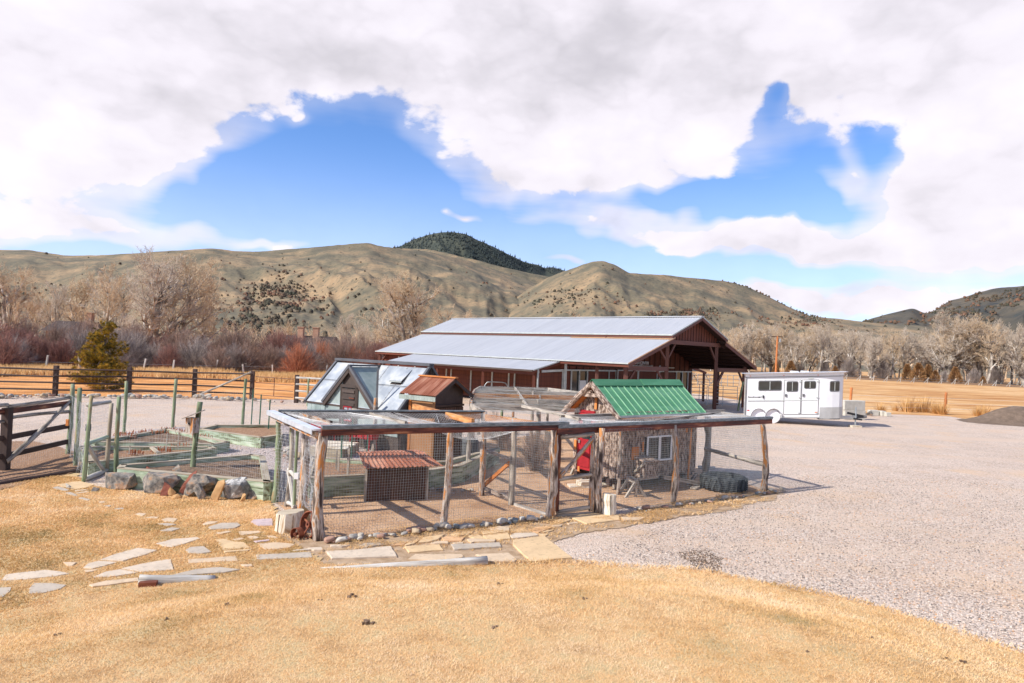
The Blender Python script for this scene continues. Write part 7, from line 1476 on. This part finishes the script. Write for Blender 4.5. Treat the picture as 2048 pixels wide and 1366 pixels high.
# ---------------------------------------------------------------- garden fence
gf = thing('garden_fence', 'green peeled posts with wire netting round the vegetable beds', 'fence', (-9.57, 16.75, 0))
FP = {'a': (135, 910, 2.0, .062), 'b': (150, 934, 2.03, .055), 'c': (232, 948, 1.9, .052), 'd': (247, 868, 1.84, .055), 'e': (345, 856, 1.86, .06), 'f': (485, 853, 1.90, .058)}
PP = {}
for k, (u, v, h, r_) in FP.items(): PP[k] = tuple(G(u, v))[:2]; post('post', PP[k], h, r_, 'green_post', gf, r_*.95, lean=(random.uniform(-.03, .06), 0), bend=.01, knots=0)
PP['bird'] = tuple(G(383, 962))[:2]; PP['g1'] = tuple(G(166, 966))[:2]
post('post', PP['g1'], 2.0, .038, 'green_post', gf, .034, lean=(.08, .03))
def fw(p, q, h=1.7, du=.08, dv=.10, jit=.03, r_=.0016, name='wire_netting'): wires(name, [wire_patch(V3(p, .03), V3(q, .03), V3(q, h), V3(p, h), du, dv, jit=jit, segn=6)], r_, 'bright_wire', gf)
fw(PP['a'], PP['b']); fw(PP['b'], PP['g1'], jit=.06); fw(PP['c'], PP['bird'], 1.25); fw(PP['bird'], K4, 1.25); fw(PP['a'], PP['d'], 1.4); fw(PP['d'], PP['e'], 1.4); fw(PP['e'], PP['f'], 1.4)
PT = [tuple(G(u, v))[:2] for u, v in ((502, 857), (518, 867), (536, 872))]
for p_, h in zip(PT, (1.55, 1.45, 1.3)): MB().beam(V3(p_, 0), V3((p_[0]+.02, p_[1]), h), .035, .035).build('steel_post', 'tpost', gf)
fw(PP['f'], PT[0], 1.3, .10, .3); fw(PT[0], PT[1], 1.2, .10, .3, 0); fw(PT[1], PT[2], 1.1, .10, .3, 0)
# the open garden gate, hung on the far post
ga, gb_ = G(169, 964), G(213, 946)
gt = MB().log((ga.x, ga.y, .08), (ga.x+.05, ga.y, 1.78), .045, .04, 8, 5, .01).build('garden_gate', 'green_post', gf)
def gg(t0, z0_, t1, z1_, r_, m_): MB().log(ga.lerp(gb_, t0)+Vector((0, 0, z0_)), ga.lerp(gb_, t1)+Vector((0, 0, z1_)), r_, r_*.9, 8, 5, .008).build('gate_bar', m_, gt, smooth=True)
gg(0, 1.78, 1, 1.76, .055, 'pale_log'); gg(1, .1, 1.08, 1.72, .05, 'tan_timber_top'); gg(0, .88, .95, .90, .055, 'green_timber'); gg(.03, .85, .85, .08, .05, 'pale_log'); gg(0, .07, 1, .07, .06, 'pale_log')
wires('gate_wire', [wire_patch(ga+Vector((0, 0, .1)), gb_+Vector((0, 0, .1)), gb_+Vector((0, 0, 1.7)), ga+Vector((0, 0, 1.7)), .08, .08)], .0018, 'wire', gt)
MB().box(tuple(G(135, 845, 1.2)), (.06, .05, .16)).build('latch_block', 'bare_wood', gf); MB().box(tuple(ga.lerp(gb_, .12)+Vector((0, -.06, 1.25))), (.10, .06, .16)).build('gate_latch', 'gh_frame', gf)
for u, v, h in ((682, 925, 1.35), (702, 925, 1.4), (733, 930, .9), (836, 890, 1.0)): p_ = G(u, v); MB().beam(V3(p_, 0), V3((p_.x, p_.y), h), .035, .035).build('steel_post', 'tpost', gf)
for k in (0,): wires('wire_netting', [wire_patch(G(612, 935)+Vector((0, 0, .5)), G(702, 925)+Vector((0, 0, .45)), G(702, 925)+Vector((0, 0, 1.35)), G(612, 935)+Vector((0, 0, 1.35)), .09, .12)], .0018, 'wire', gf)
post('post', tuple(G(747, 905))[:2], 1.75, .07, 'weathered_log', gf); post('post', tuple(G(1001, 895))[:2], 1.6, .06, 'green_post', gf); post('post', tuple(G(474, 838))[:2], 1.5, .05, 'green_post', gf) if False else None
# birdhouse on its post
bp = PP['bird']; bh = thing('birdhouse', 'weathered wooden birdhouse nailed to a green garden post', 'birdhouse', (*bp, 0)); post('post', bp, 1.90, .07, 'green_post', bh, .06, lean=(.12, 0), bend=.01, knots=0)
bx = Vector((bp[0]+.02, bp[1]-.14, 1.35)); hb = MB().box(tuple(bx), (.22, .20, .36), -.3, 2).build('box', 'weathered_log', bh); MB().beam(bx+Vector((-.20, -.05, .16)), bx+Vector((.24, .05, .36)), .30, .02, (0, 0, 1)).build('roof', 'grey_log', bh)
MB().tube([bx+Vector((-.035, -.105, .05)), bx+Vector((-.037, -.112, .05))], .022, 10).build('entrance_hole', 'black_paint', hb)

# ---------------------------------------------------------------- near left rail fence
nf = thing('rail_fence', 'near brown rail fence with pale log top rail and brace', 'fence', (-12.2, 16.64, 0)); N1 = Vector((-12.2, 16.64, 0)); N2 = Vector((*PP['a'], 0)); N0 = N1+(N1-N2).normalized()*2.6+Vector((-.9, 0, 0))
for p_ in (N1, N0): MB().beam(p_-Vector((0, 0, .1)), p_+Vector((0, 0, 1.55)), .17, .17).build('post', 'brown_stain', nf)
for A_, B_ in ((N1, N2), (N0, N1)):
    MB().log(A_+Vector((0, 0, 1.58)), B_+Vector((0, 0, 1.62)), .055, .05, bend=.01).build('top_log', 'grey_log', nf, smooth=True); MB().log(A_+Vector((0, 0, 1.30)), B_+Vector((0, 0, 1.22)), .05, .045, bend=.02).build('log_rail', 'grey_log', nf, smooth=True)
    for z, m_ in ((1.46, 'red_beam'), (.82, 'brown_stain'), (.38, 'brown_stain')): MB().beam(A_+Vector((0, 0, z)), B_+Vector((0, 0, z)), .05, .13).build('rail', m_, nf)
MB().log(N1+Vector((.08, -.05, .25)), N2+Vector((0, -.05, 1.50)), .06, .05, bend=.01).build('brace_log', 'grey_log', nf, smooth=True)
wires('wire_netting', [wire_patch(N1+Vector((0, 0, .03)), N2+Vector((0, 0, .03)), N2+Vector((0, 0, 1.1)), N1+Vector((0, 0, 1.1)), .08, .10)], .0018, 'wire', nf)
tagset(MB().log(G(-60, 978, .05), G(75, 955, .05), .055, .055, 8, 8, .01).log(G(75, 955, .05), G(160, 941, .05), .055, .055, 8, 8, .01).build('edging_rail', 'brown_stain'), 'dark rounded edging rail on the grass at the left', 'edging')
# far brown rail fence
ff = thing('rail_fence', 'long dark brown four rail fence before the orange field', 'fence', (-24.74, 37.21, 0)); FX = [G(-300, 783), G(-140, 786), G(-20, 789), G(110, 792), G(257, 793), G(388, 795), G(503, 799)]
for i, p_ in enumerate(FX): MB().beam(p_, p_+Vector((0, 0, 1.66)), .20, .20).build('post', 'brown_stain', ff)
for A_, B_ in zip(FX[:-1], FX[1:]):
    for z in (1.45, 1.10, .72, .34): MB().log(A_+Vector((0, -.12, z)), B_+Vector((0, -.12, z+random.uniform(-.04, .04))), .055, .05, 6, 5, .012, .03).build('rail', 'brown_stain', ff)
MB().log(FX[5]+Vector((.1, -.25, .05)), FX[6]+Vector((0, -.25, 1.62)), .06, .05).build('brace_pole', 'grey_log', ff)
wires('wire_netting', [wire_patch(FX[i]+Vector((0, 0, .05)), FX[i+1]+Vector((0, 0, .05)), FX[i+1]+Vector((0, 0, 1.5)), FX[i]+Vector((0, 0, 1.5)), .16, .15) for i in range(2, 6)], .0022, 'wire', ff)
Fg = G(592, 806)
fg = thing('pipe_gate', 'rusty metal pipe gate between the brown fence and log rails', 'gate', tuple(FX[6]))
for z in (.3, .65, 1.0, 1.35): MB().tube([FX[6]+Vector((.2, 0, z)), Fg+Vector((-.2, 0, z))], .02, 6).build('gate_pipe', 'barn_post', fg)
for t_ in (.04, .5, .96): MB().tube([FX[6].lerp(Fg, t_)+Vector((0, 0, .28)), FX[6].lerp(Fg, t_)+Vector((0, 0, 1.37))], .02, 6).build('gate_pipe', 'barn_post', fg)
lf = thing('log_fence', 'pale log rail fence running behind the greenhouse', 'fence', tuple(Fg)); L2 = Fg+(Fg-FX[6]).normalized()*7.5+Vector((0, 1.2, 0))
for p_ in (Fg, Fg.lerp(L2, .5), L2): MB().beam(p_, p_+Vector((0, 0, 1.6)), .20, .20).build('post', 'brown_stain', lf)
for z in (1.45, 1.08, .70, .30): MB().log(Fg+Vector((0, -.14, z)), L2+Vector((0, -.14, z)), .06, .06, 7, 6, .01).build('rail', 'pale_log', lf)
p_ = G(615, 812); post('post', (p_.x, p_.y), 1.5, .06, 'green_post', lf, bend=.01)
p_ = G(80, 790)
# far wire fence on the left
wf2 = thing('wire_fence', 'old wire fence with leaning pale stakes before the willows', 'fence', tuple(G(80, 745))); PW = [G(u, v) for u, v in ((-60, 742), (20, 743), (90, 745), (160, 746), (285, 748), (345, 749), (430, 750), (488, 751), (545, 752), (602, 753), (650, 754))]
for p_ in PW: MB().beam(p_, p_+Vector((random.uniform(-.2, .25), 0, random.uniform(1.1, 1.5))), .13, .13).build('stake', 'pale_log', wf2)
wires('wire', [(np.array([tuple(a_+Vector((0, 0, z)))]), np.array([tuple(b_+Vector((0, 0, z)))])) for a_, b_ in zip(PW[:-1], PW[1:]) for z in (.5, .9)], .012, 'wire', wf2)
# jack leg fence across the pale field
jf = thing('jack_leg_fence', 'crossed leg stake fence running along the far edge of the pale field', 'fence', tuple(G(1695, 760))); proto = None; JU = [1693, 1720, 1747, 1774, 1801, 1828, 1855, 1883, 1910, 1937, 1964, 1992, 2020, 2048, 2076]; J = [G(u, 763.2+(u-1695)*.0385-2.5) for u in JU]
for p_ in J:
    b = MB(); b.beam((-.1, 0, 0), (.15, .0, 1.35), .10, .10).beam((-.85, 0, 0), (.10, 0, 1.15), .08, .08)
    if proto is None: o = b.build('jack_post', 'pale_log', jf, local=True); proto = o.data
    else: o = bpy.data.objects.new('jack_post', proto); COL.objects.link(o); o.parent = jf
    o.location = p_-ORG[jf]
wires('wire', [(np.array([tuple(a_+Vector((0, 0, z)))]), np.array([tuple(b_+Vector((0, 0, z)))])) for a_, b_ in zip(J[:-1], J[1:]) for z in (.5, 1.0)], .018, 'wire', jf)
# wire fence at the yard edge with its post
yf = thing('wire_fence', 'single brown posts with wire along the right edge of the yard', 'fence', tuple(G(1890, 828))); Y1, Y2, Y3, Y0 = G(1700, 822), G(1890, 828), G(2150, 838), G(1440, 812)
for p_, h in ((Y1, 1.75), (Y2, 1.65), (Y3, 1.6)): MB().log(p_, p_+Vector((.05, 0, h)), .10, .09, bend=.01).build('post', 'pole_orange', yf, smooth=True)
wires('wire', [(np.array([tuple(a_+Vector((0, 0, z)))]), np.array([tuple(b_+Vector((0, 0, z)))])) for a_, b_ in ((Y1, Y2), (Y2, Y3)) for z in (.4, .8, 1.2)], .008, 'bright_wire', yf)
# pipe corral by the porch
pc = thing('pipe_corral', 'galvanized pipe gate panel beside the barn porch', 'gate', tuple(G(1384, 812)))
def ppanel(u0, v0, u1, v1, h):
    a_, b_ = G(u0, v0), G(u1, v1)
    for k in range(6): z = .25+(h-.25)*k/5; MB().tube([a_+Vector((0, 0, z)), b_+Vector((0, 0, z))], .022, 6).build('pipe', 'galv_pipe', pc)
    for t_ in (0, .5, 1): MB().tube([a_.lerp(b_, t_)+Vector((0, 0, .1)), a_.lerp(b_, t_)+Vector((0, 0, h))], .022, 6).build('pipe', 'galv_pipe', pc)
ppanel(1382, 812, 1413, 813, 1.6); ppanel(1416, 813, 1474, 816, 1.55)
t = thing('ladder_post', 'green post with a rusty ladder behind the trailer', 'post', tuple(G(1476, 822))); a_ = G(1476, 822); MB().log(a_, a_+Vector((.3, 0, 2.0)), .07, .065).build('post', 'green_post', t)
for k in range(7): MB().tube([a_+Vector((.35, .1, .3+k*.28)), a_+Vector((.8, .1, .3+k*.28))], .018, 5).build('rung', 'rust', t)
for x in (.35, .8): MB().tube([a_+Vector((x, .1, .1)), a_+Vector((x, .1, 2.15))], .018, 5).build('ladder_rail', 'rust', t)
t = thing('field_panel', 'far pipe corral panels standing in the field behind the barn', 'corral', tuple(G(1440, 775))); a_, b_ = G(1395, 772), G(1478, 774)
for z in (.5, 1.0, 1.5): MB().tube([a_+Vector((0, 0, z)), b_+Vector((0, 0, z))], .04, 5).build('pipe', 'galv_pipe', t)
for k in range(8): MB().tube([a_.lerp(b_, k/7), a_.lerp(b_, k/7)+Vector((0, 0, 1.55))], .045, 5).build('pipe', 'galv_pipe', t)
t = thing('buck_fence', 'weathered buck and pole fence seen through the barn porch', 'fence', tuple(G(1384, 768)))
for u in (1388, 1412, 1432):
    p_ = G(u, 768); 
    for s in (-1, 1): MB().beam(p_+Vector((s*.7, 0, 0)), p_+Vector((-s*.25, 0, 1.5)), .12, .12).build('buck', 'grey_log', t)
for z in (.6, 1.2): MB().beam(G(1380, 768)+Vector((0, 0, z)), G(1440, 769)+Vector((0, 0, z)), .1, .1).build('rail', 'grey_log', t)
# utility pole
x, y = at(1553, 150); t = thing('utility_pole', 'orange brown utility pole with short crossarm above the trailer', 'pole', (x, y, 0)); MB().tube([(x, y, 0), (x+.1, y, 8.8)], [.22, .15], 10).build('pole', 'pole_orange', t); MB().beam((x-1.1, y, 8.7), (x+1.2, y, 8.7), .14, .16).build('crossarm', 'barn_dark', t); MB().tube([(x+.6, y-.2, 7.6), (x+.6, y-.2, 8.3)], .2, 8).build('transformer', 'galv_pipe', t)
# dirt pile
def dirt():
    A_ = G(1962, 846); B_ = G(2130, 846); r = np.random.default_rng(5); nx, ny = 70, 50; X, Y = np.meshgrid(np.linspace(-6, 7, nx), np.linspace(-3.5, 3.5, ny), indexing='ij')
    Z = 1.15*np.exp(-((X+.6)/2.3)**2-(Y/1.5)**2)+.95*np.exp(-((X-3)/2.4)**2-((Y-.4)/1.5)**2)-.09; Z = Z+(.16*(fbm(X*1.2+5, Y*1.2+3, 4)-.5)+.05*(fbm(X*6, Y*6, 2)-.5))*(Z > 0); ok = (Z > -.03)
    idx = np.arange(nx*ny).reshape(nx, ny); m_ = ok[:-1, :-1] & ok[1:, 1:] & ok[1:, :-1] & ok[:-1, 1:]; Fc = np.stack([idx[:-1, :-1][m_], idx[1:, :-1][m_], idx[1:, 1:][m_], idx[:-1, 1:][m_]], 1)
    o = mesh_np('dirt_pile', np.stack([X.ravel(), Y.ravel(), Z.ravel()], 1), Fc, 'dirt_pile', smooth=True); o.location = (A_.x+3.2, A_.y+.6, 0); tagset(o, 'dark heap of soil at the right edge of the yard', 'dirt pile')
dirt()
p_ = G(1738, 832); me = rock_mesh(620, (.55, .4, .5), 'rock_grey', 14); o = bpy.data.objects.new('rock', me); COL.objects.link(o); o.location = (p_.x, p_.y, 0); tagset(o, 'dark rock between the big concrete blocks and the white one', 'rock')
# barrel and bushes in the pens
p_ = G(938, 915); t = thing('barrel', 'dark grey half barrel standing behind the timber wall', 'barrel', tuple(p_)); MB().tube([p_+Vector((0, 0, z)) for z in (0, .2, .42, .6)], [.26, .30, .29, .26], 16).build('staves', 'barrel_grey', t, smooth=True)
for z in (.12, .48): MB().tube([p_+Vector((0, 0, z)), p_+Vector((0, 0, z+.04))], .302, 16).build('hoop', 'gh_frame', t)
BM_ = [shrub_mesh(80, 'willow_brown', 150, 1.25, .60, 5, .007), shrub_mesh(81, 'willow_grey', 120, 1.25, .5, 5, .007)]
for u, v, s, k, lb in ((1066, 942, 1.0, 0, 'large leafless twiggy bush in the pen, nearest one'), (1012, 902, .95, 0, 'leafless twiggy bush behind the green post'), (1098, 920, .9, 1, 'grey leafless bush to the right of the large one'), (985, 880, .9, 1, 'thin leafless bush farthest back in the aviary')): p_ = G(u, v); put(BM_[k], 'bush', lb, 'bush', p_.x, p_.y, .02, s, u, None)
t = thing('pipe_hoop', 'bent galvanized pipe rail standing before the barn stalls', 'rail', tuple(G(968, 805))); a_ = G(968, 806); pts = [a_+Vector((x, 0, z)) for x, z in ((0, 0), (0, 1.15), (.15, 1.35), (.4, 1.4), (1.1, 1.4), (1.35, 1.35), (1.5, 1.15), (1.5, 0))]; MB().tube(pts, .035, 8).build('hoop', 'galv_pipe', t, smooth=True)
# log houses half hidden in the woods
def house(u, D, w, hz_, zr, lb, ch):
    x, y = at(u, D); t = thing('house', lb, 'house', (x, y, 0)); b = MB(); b.box((x, y, hz_/2), (w, 6, hz_)); wl = b.build('wall', 'shed_tan', t); r_ = MB(); r_.add([(x-w/2-.5, y-3.6, hz_-.2), (x+w/2+.5, y-3.6, hz_-.2), (x+w/2+.5, y, zr), (x-w/2-.5, y, zr), (x-w/2-.5, y+3.6, hz_-.2), (x+w/2+.5, y+3.6, hz_-.2)], [(0, 1, 2, 3), (3, 2, 5, 4), (0, 3, 4), (1, 5, 2)]); rf = r_.build('roof', 'shed_brown', t)
    for cx in ch: MB().box((x+cx, y-.5, zr+.3), (.9, .8, 2.0)).box((x+cx, y-.5, zr+1.36), (1.1, 1.0, .16)).build('chimney', 'brick', rf)
    for k in (-.3, .05, .35): MB().box((x+w*k, y-3.02, hz_*.55), (1.1, .08, 1.2)).build('window', 'dark_glass', wl)
house(618, 118, 8, 3.4, 4.7, 'half hidden house with two brick chimneys behind the orange willows', (-1.3, 1.2)); house(155, 125, 6, 4.0, 5.4, 'half hidden log house with one chimney behind the left willows', (2.0,))
# ---------------------------------------------------------------- lettering as real geometry
bpy.context.view_layer.update()
for o in [o for o in COL.objects if o.type == 'FONT']:
    me = bpy.data.meshes.new_from_object(o); n = bpy.data.objects.new('lettering', me); COL.objects.link(n); n.parent = o.parent; n.location = o.location; n.rotation_euler = o.rotation_euler; bpy.data.objects.remove(o)
